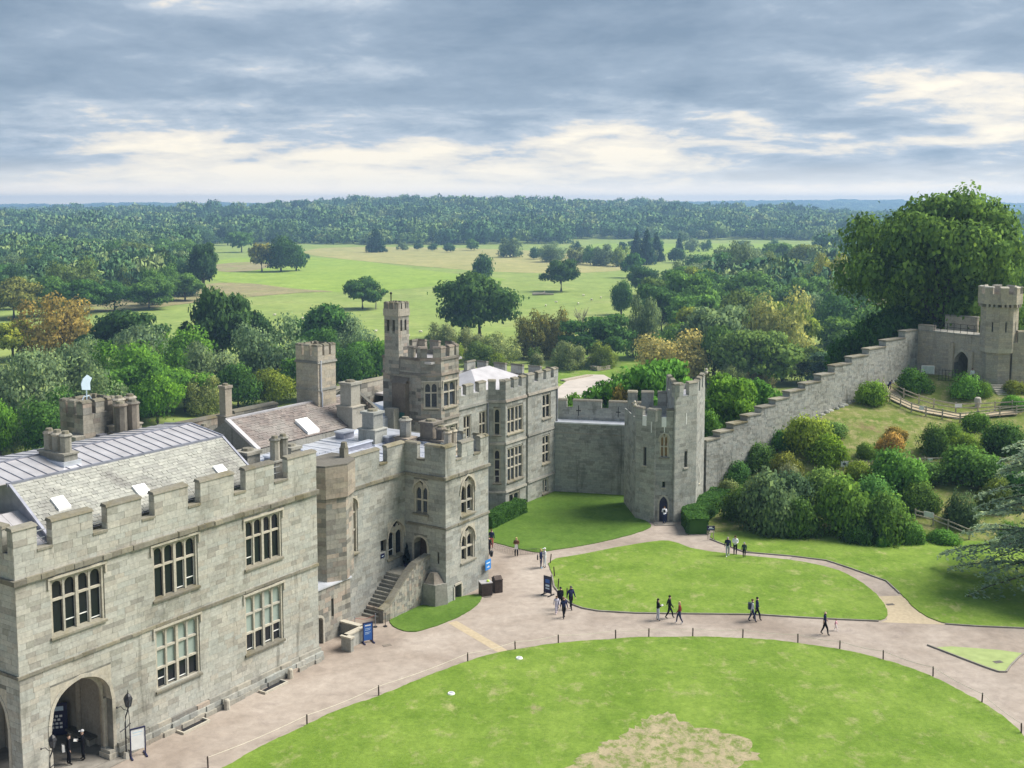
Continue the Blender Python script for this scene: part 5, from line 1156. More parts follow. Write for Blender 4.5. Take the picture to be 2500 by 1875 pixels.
TREES = [
    (-10.0, 352.5, 21.2, 11.5, 'oak', 'dk', 'large dark oak standing alone in the meadow behind the belfry turret'),
    (-15.7, 611.2, 15.9, 6.7, 'round', 'dk2', 'small dark tree showing above the crown of the large meadow oak'),
    (23.9, 552.1, 15.3, 8.5, 'oak', 'dk', 'dark domed tree alone in the meadow on the right with a log beside it'),
    (-60.4, 458.4, 13.0, 8.2, 'oak', 'dk3', 'spreading green tree alone in the meadow left of the belfry turret'),
    (-157.7, 717.6, 17.5, 7.0, 'oak', 'olv', 'open brownish tree at the left end of the meadow clump'),
    (-145.7, 717.6, 21.6, 11.7, 'round', 'dk', 'tallest dark tree in the middle of the meadow clump'),
    (-138.0, 727.7, 16.3, 7.1, 'round', 'dk3', 'rounded dark tree at the right end of the meadow clump'),
    (-70.9, 275.9, 22.4, 8.1, 'oak', 'dk', 'big dark oak with ragged crown left of the square rear tower'),
    (-66.3, 296.0, 14.2, 4.8, 'oak', 'dk', 'dark lower oak limb crown just right of the big ragged oak'),
    (-98.5, 287.6, 15.8, 8.9, 'oak', 'dk', 'dark spreading tree right of the golden brown tree'),
    (-124.9, 309.6, 17.0, 10.3, 'willow', 'gold', 'golden brown feathery tree on the left'),
    (-134.8, 304.9, 11.2, 5.6, 'oak', 'yel', 'thin yellow green tree at the left edge beside the golden brown tree'),
    (-50.5, 296.0, 16.2, 7.9, 'oak', 'dk3', 'dark green domed tree behind the square rear tower'),
    (-85.2, 197.4, 15.6, 6.8, 'willow', 'grn', 'tall grey green willow at the left edge behind the weathervane tower'),
    (-86.1, 188.1, 9.6, 3.4, 'round', 'brt', 'bright green tree cut by the left picture edge'),
    (-88.4, 234.3, 12.4, 5.9, 'willow', 'grn', 'grey green tree above the weathervane'),
    (-77.7, 221.4, 10.3, 6.5, 'oak', 'brt2', 'bright green tree right of the weathervane'),
    (-71.6, 223.8, 11.8, 5.6, 'oak', 'brt2', 'bright green tree between weathervane tower and big ragged oak'),
    (-66.6, 228.9, 9.3, 5.4, 'oak', 'brt', 'yellowish green tree left of the slim brick chimney'),
    (-83.5, 251.8, 10.7, 5.1, 'willow', 'grn', 'soft grey green crown behind the bright green trees'),
    (-62.1, 226.3, 7.4, 3.7, 'willow', 'grn2', 'pale soft shrubby tree left of the slim brick chimney'),
    (-54.0, 251.8, 15.9, 7.4, 'willow', 'grn', 'tall silvery green willow left of the square rear tower'),
    (-57.0, 234.3, 9.0, 5.2, 'round', 'dk3', 'dark green rounded tree behind the slim brick chimney'),
    (-50.2, 237.0, 7.7, 4.4, 'round', 'yg', 'yellow green rounded tree beside the square rear tower'),
    (-40.3, 287.6, 12.9, 5.8, 'willow', 'grn', 'grey green tree right of the square rear tower'),
    (-36.4, 275.9, 9.0, 5.8, 'oak', 'brt2', 'fresh green tree between rear tower and belfry turret'),
    (-19.2, 309.6, 9.4, 4.3, 'willow', 'grn2', 'pale bushy willow right of the belfry turret'),
    (-11.4, 304.9, 8.4, 4.5, 'willow', 'grn2', 'pale bushy willow below the large meadow oak'),
    (-3.8, 300.4, 7.7, 4.9, 'willow', 'grn2', 'pale bushy willow right of the large meadow oak'),
    (5.6, 309.6, 12.6, 4.3, 'willow', 'olv', 'slim olive green tree behind the house roof'),
    (12.6, 309.6, 13.2, 4.5, 'willow', 'olv', 'olive green tree left of the dark oak above the boat landing'),
    (22.3, 300.4, 13.1, 8.1, 'oak', 'dk3', 'dark oak with visible trunk above the boat landing'),
    (36.3, 309.6, 16.4, 5.5, 'willow', 'grn', 'silvery green tree right of the dark oak above the boat landing'),
    (61.1, 524.0, 14.3, 7.2, 'oak', 'dk', 'dark rounded tree at the meadow edge'),
    (41.9, 435.0, 12.9, 5.0, 'round', 'dk3', 'narrow dark tree at the meadow edge'),
    (53.4, 400.9, 16.6, 7.5, 'oak', 'olv2', 'olive green tree behind the silvery tree'),
    (58.4, 371.7, 19.6, 8.8, 'oak', 'mid', 'broad green tree above the golden one'),
    (54.0, 314.3, 14.1, 9.5, 'oak', 'yg', 'golden green broad tree in the wood above the gate tower'),
    (49.4, 261.6, 14.4, 5.5, 'round', 'mid', 'dense round green tree left of the tall golden willow'),
    (37.7, 265.0, 11.6, 7.8, 'willow', 'gld', 'rounded straw yellow willow above the gate tower'),
    (64.4, 268.5, 20.2, 8.3, 'willow', 'gld2', 'tall golden willow above the stepped wall'),
    (106.6, 524.0, 23.9, 9.8, 'willow', 'grn', 'tall grey green poplar in the wood'),
    (88.3, 400.9, 18.3, 10.8, 'oak', 'mid', 'broad mid green tree behind the tall golden willow'),
    (105.0, 567.4, 18.5, 11.5, 'round', 'dk3', 'dark green tree at the far edge of the wood'),
    (100.5, 618.5, 14.6, 10.6, 'round', 'dk2', 'dark tree group below the tall conifers'),
    (125.6, 454.3, 21.6, 8.5, 'willow', 'yel', 'yellow topped tree left of the great tree on the mound'),
    (103.6, 400.9, 16.3, 8.1, 'oak', 'mid', 'mid green tree left of the yellow topped tree'),
    (113.9, 371.7, 18.4, 8.5, 'willow', 'grn', 'silvery tree behind the great tree on the mound'),
    (111.7, 352.5, 12.9, 7.5, 'willow', 'pale', 'pale straw coloured willow behind the great tree'),
    (87.9, 296.0, 12.0, 7.5, 'oak', 'mid', 'bushy green tree behind the stepped wall'),
    (96.8, 340.7, 11.8, 5.5, 'oak', 'mid', 'rounded green tree above the bushy one behind the stepped wall'),
    (69.6, 265.0, 9.2, 5.6, 'oak', 'olv2', 'low olive tree behind the stepped wall'),
    (56.7, 258.2, 7.3, 4.2, 'willow', 'pale', 'low pale willow bush left of the stepped wall'),
    (47.9, 245.7, 7.0, 3.0, 'willow', 'grn2', 'grey green bush beside the ruined hut'),
    (70.8, 251.8, 9.7, 6.1, 'cedar', 'ced', 'spreading dark cedar behind the stepped wall'),
    (140.0, 400.9, 18.7, 6.5, 'oak', 'mid', 'green tree seen left of the mound turret'),
    (155.9, 346.5, 25.4, 6.3, 'oak', 'mid', 'green tree seen right of the mound turret'),
    (223.0, 524.0, 25.6, 10.7, 'oak', 'dk2', 'far dark tree behind the great tree on the mound'),
    (92.6, 847.1, 23.8, 5.5, 'conifer', 'con', 'left one of three tall dark conifers'),
    (94.8, 801.1, 25.4, 5.9, 'conifer', 'con', 'middle and tallest of three tall dark conifers'),
    (107.4, 847.1, 21.4, 5.2, 'conifer', 'con', 'right one of three tall dark conifers'),
    (144.7, 984.2, 17.2, 3.6, 'conifer', 'con', 'lone small conifer right of the three tall ones'),
    (-378.8, 1160.7, 20.8, 16.0, 'oak', 'dk2', 'first rounded tree at the far edge of the left wood'),
    (-340.1, 1110.9, 21.7, 14.5, 'oak', 'dk2', 'second rounded tree at the far edge of the left wood'),
    (-298.9, 1065.2, 23.8, 18.2, 'round', 'dk2', 'broad rounded tree at the far edge of the left wood'),
    (-240.3, 1013.1, 18.5, 11.1, 'oak', 'mid', 'tree standing on the slope of the far meadow'),
    (-295.9, 1187.3, 20.8, 10.6, 'oak', 'dk2', 'dark tree on the ridge of the far meadow'),
    (-142.3, 524.0, 25.1, 6.4, 'oak', 'dk', 'tall dark tree at the corner of the left wood'),
    (-143.6, 498.5, 12.2, 8.1, 'oak', 'mid', 'green tree at the front corner of the left wood'),
    (-146.7, 458.4, 13.0, 9.3, 'oak', 'mid', 'large green tree at the front of the left wood'),
    (-157.8, 450.3, 12.3, 8.4, 'round', 'dk3', 'dark tree at the front of the left wood'),
    (-164.5, 435.0, 13.3, 8.5, 'oak', 'dk3', 'wide dark tree at the front of the left wood'),
    (-175.5, 431.4, 15.3, 9.1, 'round', 'mid', 'rounded green tree at the front of the left wood'),
    (-183.5, 417.3, 15.3, 8.5, 'oak', 'olv', 'olive brown tree at the front left of the wood'),
    (-1.1, 914.6, 14.9, 9.7, 'willow', 'grn', 'pale willow clump at the far meadow edge left of the pair'),
    (28.7, 840.2, 13.7, 10.2, 'willow', 'grn', 'large pale willow at the far meadow edge'),
    (18.3, 883.3, 9.3, 6.1, 'round', 'dk2', 'small dark bush beside the large pale willow'),
    (46.0, 813.7, 11.6, 7.3, 'willow', 'grn2', 'pale hedge tree in the far meadow hedge'),
    (55.1, 801.1, 13.0, 6.5, 'round', 'mid', 'green hedge tree in the far meadow hedge'),
    (63.8, 788.9, 14.1, 8.3, 'willow', 'grn', 'broad hedge tree in the far meadow hedge'),
    (73.9, 777.0, 13.3, 6.3, 'willow', 'yg', 'yellowish hedge tree at the right end of the far hedge'),
    (69.4, 658.0, 14.7, 5.9, 'oak', 'dk3', 'dark tree below the three conifers'),
    (-158.3, 883.3, 4.3, 1.8, 'round', 'dk2', 'tiny round bush out in the far meadow'),
    (-86.1, 1054.3, 6.9, 3.9, 'round', 'dk2', 'first small bush along the far field edge'),
    (-72.5, 1043.7, 7.2, 4.2, 'round', 'dk2', 'second small bush along the far field edge'),
    (-56.0, 1013.1, 8.6, 5.4, 'round', 'dk2', 'larger bush along the far field edge'),
    (-102.1, 1065.2, 7.8, 4.8, 'willow', 'grn', 'pale bush along the far field edge'),
    (-121.0, 1013.1, 21.8, 9.1, 'conifer', 'con', 'dark pointed tree at the far field edge'),
    (-36.8, 1054.3, 11.1, 6.0, 'round', 'mid', 'rounded bush at the right of the far field edge'),
]
SCATTER = [
    (-240.5, 724.5, 17.8, 10.8, 'oak', 'olv2', 'LW'),
    (-198.5, 457.4, 13.3, 6.0, 'oak', 'olv2', 'LW'),
    (-173.1, 512.2, 13.6, 6.4, 'round', 'olv2', 'LW'),
    (-334.7, 854.6, 17.6, 8.0, 'oak', 'dk3', 'LW'),
    (-241.8, 543.7, 13.8, 8.5, 'oak', 'dk3', 'LW'),
    (-361.5, 896.7, 14.2, 8.7, 'willow', 'dk2', 'LW'),
    (-320.3, 778.8, 16.5, 8.9, 'oak', 'mid', 'LW'),
    (-279.3, 699.0, 13.3, 8.2, 'oak', 'grn', 'LW'),
    (-308.1, 796.6, 15.7, 8.8, 'round', 'mid', 'LW'),
    (-152.9, 495.7, 15.1, 7.9, 'willow', 'mid', 'LW'),
    (-249.6, 752.3, 15.2, 7.3, 'willow', 'mid', 'LW'),
    (-327.4, 765.2, 16.8, 9.5, 'oak', 'olv2', 'LW'),
    (-248.4, 785.4, 15.7, 7.9, 'oak', 'grn', 'LW'),
    (-370.4, 799.3, 14.8, 7.5, 'round', 'mid', 'LW'),
    (-211.2, 561.7, 14.7, 7.4, 'round', 'mid', 'LW'),
    (-312.2, 755.9, 17.6, 9.9, 'oak', 'dk2', 'LW'),
    (-311.7, 698.8, 14.7, 7.6, 'oak', 'dk2', 'LW'),
    (-233.1, 619.6, 13.1, 6.9, 'oak', 'dk2', 'LW'),
    (-227.1, 553.1, 17.9, 9.8, 'oak', 'dk2', 'LW'),
    (-154.1, 525.5, 18.5, 8.4, 'willow', 'dk2', 'LW'),
    (-213.9, 716.5, 14.0, 8.1, 'willow', 'dk2', 'LW'),
    (-236.6, 709.7, 13.2, 6.0, 'willow', 'mid', 'LW'),
    (-223.2, 650.6, 13.3, 6.8, 'round', 'dk3', 'LW'),
    (-346.1, 844.3, 13.0, 6.5, 'oak', 'olv2', 'LW'),
    (-150.4, 474.2, 15.1, 6.7, 'willow', 'mid', 'LW'),
    (-235.1, 507.0, 13.9, 7.5, 'willow', 'dk3', 'LW'),
    (-315.0, 836.7, 13.0, 5.7, 'round', 'dk2', 'LW'),
    (-238.7, 835.0, 15.3, 7.7, 'round', 'olv2', 'LW'),
    (-331.4, 899.9, 15.3, 9.4, 'round', 'mid', 'LW'),
    (-406.0, 877.7, 14.8, 9.0, 'round', 'olv2', 'LW'),
    (-276.9, 798.6, 17.3, 8.3, 'willow', 'mid', 'LW'),
    (-315.4, 683.6, 17.9, 8.0, 'oak', 'dk2', 'LW'),
    (-259.6, 686.3, 13.6, 7.6, 'round', 'mid', 'LW'),
    (-293.5, 771.6, 16.6, 9.2, 'willow', 'olv2', 'LW'),
    (-280.8, 684.0, 17.3, 10.4, 'willow', 'mid', 'LW'),
    (-197.6, 620.5, 16.9, 8.7, 'oak', 'dk3', 'LW'),
    (-210.3, 464.1, 13.5, 5.8, 'oak', 'dk2', 'LW'),
    (-243.8, 528.2, 14.0, 7.6, 'oak', 'mid', 'LW'),
    (-253.5, 724.9, 18.3, 8.2, 'willow', 'mid', 'LW'),
    (-277.0, 872.4, 15.2, 6.6, 'oak', 'dk3', 'LW'),
    (-331.8, 875.1, 16.3, 7.6, 'oak', 'mid', 'LW'),
    (-346.7, 790.2, 14.7, 9.0, 'round', 'dk2', 'LW'),
    (-265.8, 596.8, 15.3, 9.0, 'willow', 'grn', 'LW'),
    (-388.4, 850.7, 15.9, 7.4, 'willow', 'dk2', 'LW'),
    (-182.0, 472.8, 18.6, 10.4, 'willow', 'olv2', 'LW'),
    (-233.6, 769.3, 15.6, 9.2, 'oak', 'mid', 'LW'),
    (-205.5, 677.2, 13.2, 7.9, 'oak', 'dk2', 'LW'),
    (-195.9, 487.0, 15.7, 7.4, 'round', 'mid', 'LW'),
    (-301.3, 900.8, 15.2, 7.3, 'willow', 'dk2', 'LW'),
    (-333.7, 717.9, 17.3, 7.8, 'round', 'dk3', 'LW'),
    (-164.7, 568.2, 18.6, 8.0, 'round', 'grn', 'LW'),
    (-262.7, 858.6, 16.6, 9.8, 'round', 'mid', 'LW'),
    (-277.9, 614.0, 15.3, 8.3, 'oak', 'dk2', 'LW'),
    (-220.1, 765.2, 18.8, 10.4, 'oak', 'mid', 'LW'),
    (-307.2, 743.9, 13.0, 6.2, 'round', 'mid', 'LW'),
    (-222.7, 752.5, 13.1, 5.6, 'willow', 'dk2', 'LW'),
    (-378.0, 897.5, 18.0, 9.1, 'oak', 'mid', 'LW'),
    (-245.1, 650.4, 13.9, 7.9, 'willow', 'olv2', 'LW'),
    (-160.3, 552.1, 15.6, 7.9, 'round', 'mid', 'LW'),
    (-217.9, 500.1, 15.8, 7.3, 'round', 'dk2', 'LW'),
    (-178.2, 642.6, 15.4, 6.9, 'round', 'olv2', 'LW'),
    (-243.9, 580.6, 16.0, 8.5, 'willow', 'olv2', 'LW'),
    (150.3, 546.5, 14.7, 7.0, 'oak', 'mid', 'RW'),
    (54.6, 345.2, 15.1, 8.6, 'oak', 'mid', 'RW'),
    (144.3, 415.2, 11.6, 5.2, 'willow', 'olv2', 'RW'),
    (98.9, 329.8, 16.9, 10.1, 'willow', 'dk3', 'RW'),
    (95.9, 304.6, 15.4, 9.2, 'round', 'mid', 'RW'),
    (157.7, 612.9, 12.6, 5.4, 'oak', 'grn', 'RW'),
    (81.7, 415.3, 15.2, 7.1, 'oak', 'mid', 'RW'),
    (100.6, 379.9, 12.0, 5.8, 'round', 'grn', 'RW'),
    (74.1, 486.4, 15.5, 8.7, 'oak', 'mid', 'RW'),
    (73.9, 406.2, 13.7, 8.2, 'oak', 'mid', 'RW'),
    (107.6, 608.1, 15.0, 7.6, 'willow', 'dk3', 'RW'),
    (172.9, 745.0, 17.7, 9.6, 'oak', 'mid', 'RW'),
    (77.1, 354.6, 14.2, 7.9, 'oak', 'dk3', 'RW'),
    (114.3, 452.7, 13.6, 6.0, 'willow', 'dk3', 'RW'),
    (60.2, 412.7, 13.5, 7.6, 'willow', 'grn', 'RW'),
    (54.9, 251.2, 13.9, 8.4, 'oak', 'olv2', 'RW'),
    (197.6, 685.7, 12.7, 6.5, 'round', 'mid', 'RW'),
    (110.5, 435.8, 11.4, 5.3, 'oak', 'mid', 'RW'),
    (48.2, 364.1, 16.4, 8.3, 'oak', 'dk3', 'RW'),
    (194.2, 737.3, 13.6, 8.5, 'round', 'mid', 'RW'),
    (207.7, 711.1, 12.4, 5.2, 'oak', 'mid', 'RW'),
    (73.1, 383.9, 12.9, 7.3, 'willow', 'mid', 'RW'),
    (128.4, 477.8, 17.8, 8.3, 'round', 'mid', 'RW'),
    (41.0, 282.4, 12.6, 7.1, 'round', 'mid', 'RW'),
    (161.9, 745.6, 13.6, 7.2, 'oak', 'grn', 'RW'),
    (122.9, 589.3, 14.7, 7.3, 'willow', 'olv2', 'RW'),
    (61.6, 297.9, 11.2, 5.3, 'round', 'yg', 'RW'),
    (187.3, 563.3, 15.1, 9.0, 'round', 'olv2', 'RW'),
    (174.4, 497.9, 15.3, 7.1, 'oak', 'yg', 'RW'),
    (125.1, 524.3, 17.2, 9.7, 'oak', 'yg', 'RW'),
    (70.2, 426.7, 17.5, 8.6, 'oak', 'dk3', 'RW'),
    (120.1, 465.5, 14.5, 8.9, 'round', 'olv2', 'RW'),
    (97.4, 501.8, 12.4, 6.2, 'willow', 'grn', 'RW'),
    (157.1, 518.4, 17.7, 7.8, 'oak', 'mid', 'RW'),
    (177.4, 775.4, 13.8, 7.1, 'oak', 'dk3', 'RW'),
    (140.4, 526.2, 15.8, 7.6, 'willow', 'mid', 'RW'),
    (110.3, 513.7, 17.4, 8.5, 'oak', 'dk3', 'RW'),
    (142.6, 638.1, 15.4, 7.3, 'round', 'yg', 'RW'),
    (159.6, 576.3, 12.8, 6.6, 'round', 'yg', 'RW'),
    (129.1, 674.7, 17.1, 9.0, 'willow', 'olv2', 'RW'),
    (181.2, 583.2, 11.0, 6.7, 'willow', 'grn', 'RW'),
    (102.4, 585.9, 14.5, 8.2, 'oak', 'dk3', 'RW'),
    (134.0, 536.6, 13.8, 6.1, 'oak', 'yg', 'RW'),
    (206.2, 722.8, 14.3, 6.8, 'oak', 'mid', 'RW'),
    (155.0, 493.1, 17.4, 10.2, 'round', 'mid', 'RW'),
    (139.1, 713.1, 12.2, 6.1, 'oak', 'grn', 'RW'),
    (49.1, 274.1, 17.1, 8.5, 'oak', 'grn', 'RW'),
    (114.2, 396.3, 13.9, 5.9, 'oak', 'olv2', 'RW'),
    (182.3, 698.6, 17.4, 10.1, 'oak', 'yg', 'RW'),
    (194.2, 588.4, 16.1, 7.4, 'willow', 'yg', 'RW'),
    (74.4, 446.3, 16.9, 8.3, 'oak', 'yg', 'RW'),
    (65.3, 313.3, 11.0, 5.0, 'oak', 'mid', 'RW'),
    (126.3, 663.2, 17.3, 9.8, 'oak', 'grn', 'RW'),
    (79.6, 536.1, 15.2, 6.7, 'willow', 'grn', 'RW'),
    (71.0, 342.5, 16.4, 7.0, 'oak', 'olv2', 'RW'),
    (206.4, 611.4, 17.1, 9.5, 'oak', 'mid', 'RW'),
    (79.0, 320.4, 14.0, 7.6, 'oak', 'yg', 'RW'),
    (224.9, 698.7, 13.5, 5.9, 'willow', 'mid', 'RW'),
    (150.6, 714.7, 13.2, 6.7, 'willow', 'olv2', 'RW'),
    (114.8, 382.4, 11.9, 6.1, 'oak', 'mid', 'RW'),
    (95.8, 468.5, 15.1, 8.5, 'oak', 'mid', 'RW'),
    (94.2, 557.8, 14.7, 9.1, 'oak', 'grn', 'RW'),
    (-57.7, 263.3, 9.9, 5.1, 'willow', 'brt2', 'NW'),
    (-76.3, 253.8, 13.7, 8.3, 'willow', 'brt', 'NW'),
    (-94.2, 248.6, 12.6, 6.5, 'willow', 'grn', 'NW'),
    (-91.0, 208.2, 13.7, 6.8, 'willow', 'grn', 'NW'),
    (-36.7, 253.1, 10.5, 5.1, 'round', 'dk3', 'NW'),
    (-100.5, 217.4, 10.4, 5.4, 'oak', 'grn', 'NW'),
    (-46.3, 270.6, 11.9, 7.2, 'willow', 'dk3', 'NW'),
    (-80.2, 233.5, 13.3, 7.7, 'willow', 'brt', 'NW'),
    (-95.0, 228.2, 12.5, 7.1, 'willow', 'grn', 'NW'),
    (-68.1, 215.8, 9.7, 5.4, 'round', 'brt', 'NW'),
    (-32.0, 266.1, 10.4, 5.3, 'round', 'brt2', 'NW'),
    (-64.8, 238.5, 12.4, 6.5, 'willow', 'grn', 'NW'),
    (-78.1, 189.1, 10.1, 5.3, 'willow', 'dk3', 'NW'),
    (-76.3, 206.6, 11.8, 5.9, 'willow', 'grn', 'NW'),
    (-45.0, 243.7, 10.0, 5.0, 'oak', 'brt2', 'NW'),
    (-84.7, 263.2, 14.0, 8.1, 'round', 'grn', 'NW'),
    (6.1, 300.7, 4.3, 1.9, 'willow', 'olv2', 'SC'),
    (6.4, 290.7, 4.2, 1.8, 'round', 'grn2', 'SC'),
    (13.1, 296.0, 5.7, 2.8, 'willow', 'grn', 'SC'),
    (-3.9, 287.8, 4.5, 2.2, 'round', 'yg', 'SC'),
    (-15.8, 289.8, 6.8, 3.6, 'round', 'yg', 'SC'),
    (-19.3, 298.8, 4.8, 2.7, 'round', 'grn2', 'SC'),
    (23.0, 290.6, 6.8, 3.5, 'willow', 'yg', 'SC'),
    (-6.1, 309.1, 6.1, 3.0, 'willow', 'olv2', 'SC'),
    (-15.3, 315.5, 5.3, 2.2, 'willow', 'yg', 'SC'),
    (14.5, 288.0, 7.0, 4.2, 'willow', 'grn2', 'SC'),
    (-8.9, 295.3, 6.3, 3.9, 'round', 'olv2', 'SC'),
    (-22.8, 318.5, 5.5, 2.9, 'round', 'grn', 'SC'),
    (101.0, 840.9, 12.1, 6.7, 'round', 'grn', 'FH'),
    (244.9, 1063.5, 9.8, 5.3, 'willow', 'dk2', 'FH'),
    (159.8, 1011.8, 10.5, 6.1, 'willow', 'grn', 'FH'),
    (111.9, 1056.7, 10.0, 4.4, 'oak', 'dk2', 'FH'),
    (175.4, 1106.9, 10.6, 4.8, 'oak', 'dk2', 'FH'),
    (215.7, 843.0, 12.6, 7.7, 'oak', 'mid', 'FH'),
    (168.9, 1074.3, 10.8, 6.2, 'round', 'grn', 'FH'),
    (58.4, 1030.8, 9.5, 4.8, 'willow', 'dk2', 'FH'),
    (141.6, 762.6, 11.4, 6.2, 'willow', 'dk2', 'FH'),
    (202.5, 990.9, 11.9, 6.2, 'oak', 'grn', 'FH'),
    (175.7, 865.2, 11.4, 5.6, 'round', 'grn', 'FH'),
    (186.4, 1250.0, 13.7, 6.4, 'round', 'grn', 'FH'),
    (176.4, 1034.3, 10.6, 4.8, 'willow', 'mid', 'FH'),
    (119.9, 828.5, 11.5, 6.2, 'round', 'dk2', 'FH'),
    (129.3, 1032.1, 12.3, 6.8, 'round', 'mid', 'FH'),
    (95.0, 978.4, 11.0, 4.6, 'oak', 'dk2', 'FH'),
]
KN = dict(oak='broadleaf_tree', round='rounded_tree', willow='willow_tree', conifer='conifer_tree', cedar='cedar_tree')
for x, y, h, rr, kind, tint, lab in TREES:
    tree(KN[kind], x, y, h, rr, kind, tint, lab, 'trees in the valley')
TW = dict(mid='mid green', dk3='dark green', dk2='bluish green', olv2='olive', grn='silvery green', yg='yellow green', brt='bright green', brt2='fresh green', grn2='pale green')
SW_ = dict(oak='spreading', round='rounded', willow='feathery')
SCL = dict(LW=('tree in the dense wood left beyond the castle', 'trees of the left wood'), RW=('tree in the mixed wood beyond the stepped wall', 'trees of the right wood'),
           NW=('tree close behind the castle roofs', 'trees behind the castle roofs'), SC=('low scrub bush between castle and meadow', 'scrub bushes by the meadow'), FH=('small tree along the far field hedges', 'far hedge trees'))
for x, y, h, rr, kind, tint, lab in SCATTER:
    tree(KN[kind], x, y, h, rr, kind, tint, '%s %s %s' % (TW[tint], SW_[kind], SCL[lab][0]), SCL[lab][1])
# the great tree behind the mound gate
gm, gL = crown_mesh('great', 48000, .018, 325, .3)
gr = thing('great_tree', 'huge dark green broad-crowned tree on top of the mound', 'tree', (57.6, 152.5, 8.8))
o = bpy.data.objects.new('crown', gm); link(o, gr); o.scale = (15.2, 13.5, 23.4); o.location = (0, 0, -.2); o.color = (.155, .275, .065, 1)
o = bpy.data.objects.new('trunk', trunk_mesh(gL, 5, 'oak')); link(o, gr); o.scale = (13, 13, 23)
for x, y, h, rr, ti in ((51.5, 150, 9, 5.0, 'dk3'), (47, 155, 7, 4.0, 'dk3'), (54, 158, 9, 6, 'dk3')):
    tree('rounded_tree', x, y, h, rr, 'round', ti, 'dark leafy undergrowth tree at the foot of the great mound tree', 'undergrowth below the great tree')
# bushes just behind the gate tower and curtain wall
for x, y, z, h, rr, ki, ti, lab in ((17.6, 140, -11.5, 22.5, 5.2, 'oak', 'brt2', 'dense fresh green tree directly behind the gate tower'), (12.6, 141, -11.5, 19.5, 3.6, 'oak', 'brt2', 'fresh green bushy tree above the curtain wall battlements'), (13.2, 137.5, -11.5, 19.3, 1.5, 'round', 'gold', 'red brown bush in the green trees behind the curtain wall'),
                       (8.3, 139, -11.5, 18.3, 2.2, 'oak', 'brt', 'bright green bush at the left end above the curtain wall'), (26.2, 134, -9, 18.5, 3.4, 'oak', 'brt', 'fresh green tree right of the gate tower behind the stepped wall'), (31, 143, -9, 17, 3.4, 'oak', 'brt2', 'green tree behind the first steps of the stepped wall'), (21.6, 123, -6, 13.5, 2.0, 'round', 'brt2', 'green bush pressed against the right side of the gate tower')):
    tree('broadleaf_tree' if ki == 'oak' else 'rounded_tree', x, y, h, rr, ki, ti, lab, None, z, max(0, h - 2.2 * rr - 1.0))
# bare dead trees
def dead_tree(x, y, h, label):
    t = thing('dead_tree', label, 'tree', (x, y, hz(x, y))); r = random.Random(int(h * 10 + x)); mb = MB(); tops = []
    mb.tube([(0, 0, -.3), (.1, 0, h * .3), (0, .1, h * .55)], [h * .03, h * .022, h * .015], 6)
    for i in range(11):
        a = r.uniform(0, 6.28); z = r.uniform(.28, .55) * h; e = Vector((math.cos(a) * h * r.uniform(.1, .3), math.sin(a) * h * r.uniform(.1, .3), h * r.uniform(.65, 1))); m_ = Vector((e.x * .45, e.y * .45, z + (e.z - z) * .5))
        mb.tube([(0, 0, z), m_, e], [h * .012, h * .008, h * .003], 4)
        for k in range(3): mb.tube([m_, m_ + Vector((r.uniform(-.1, .1) * h, r.uniform(-.1, .1) * h, r.uniform(.05, .2) * h))], [h * .006, h * .002], 4)
    mb.build('branches', M_DEADW, t)
dead_tree(-55, 458, 9.5, 'pale dead tree beside the spreading meadow tree'); dead_tree(21, 345, 12.5, 'bare grey dead tree above the dark oak'); dead_tree(-158, 520, 14, 'bare pale dead tree in front of the left wood')
# far wood: uncountable, one object of instanced crowns
FARM = [crown_mesh(k, n, s_, 900 + i, .1)[0] for i, (k, n, s_) in enumerate((('round', 520, .105), ('oak', 520, .10), ('willow', 520, .095), ('oak', 520, .10), ('round', 520, .105)))]
M_FAR, h_, p_ = newmat('far_leaves')
_oi = h_.n('ShaderNodeObjectInfo'); _g = h_.n('ShaderNodeNewGeometry')
_c = h_.ramp(_oi.outputs['Random'], [(0, (.065, .14, .06)), (.4, (.105, .20, .075)), (.7, (.165, .27, .09)), (.92, (.27, .36, .12)), (1, (.22, .27, .11))])
_c = h_.mix(1.0, _c, h_.ramp(_g.outputs['Random Per Island'], [(0, (.86, .86, .86)), (1, (1.16, 1.16, 1.12))]), 'MULTIPLY')
h_.l(_c, p_.inputs['Base Color']); p_.inputs['Roughness'].default_value = .9; p_.inputs['Specular IOR Level'].default_value = .03
SRC = []
for me in FARM:
    me.materials.clear(); me.materials.append(M_FAR); SRC.append(bpy.data.objects.new('far_crown_source', me))      # not linked: only the instancer reads them
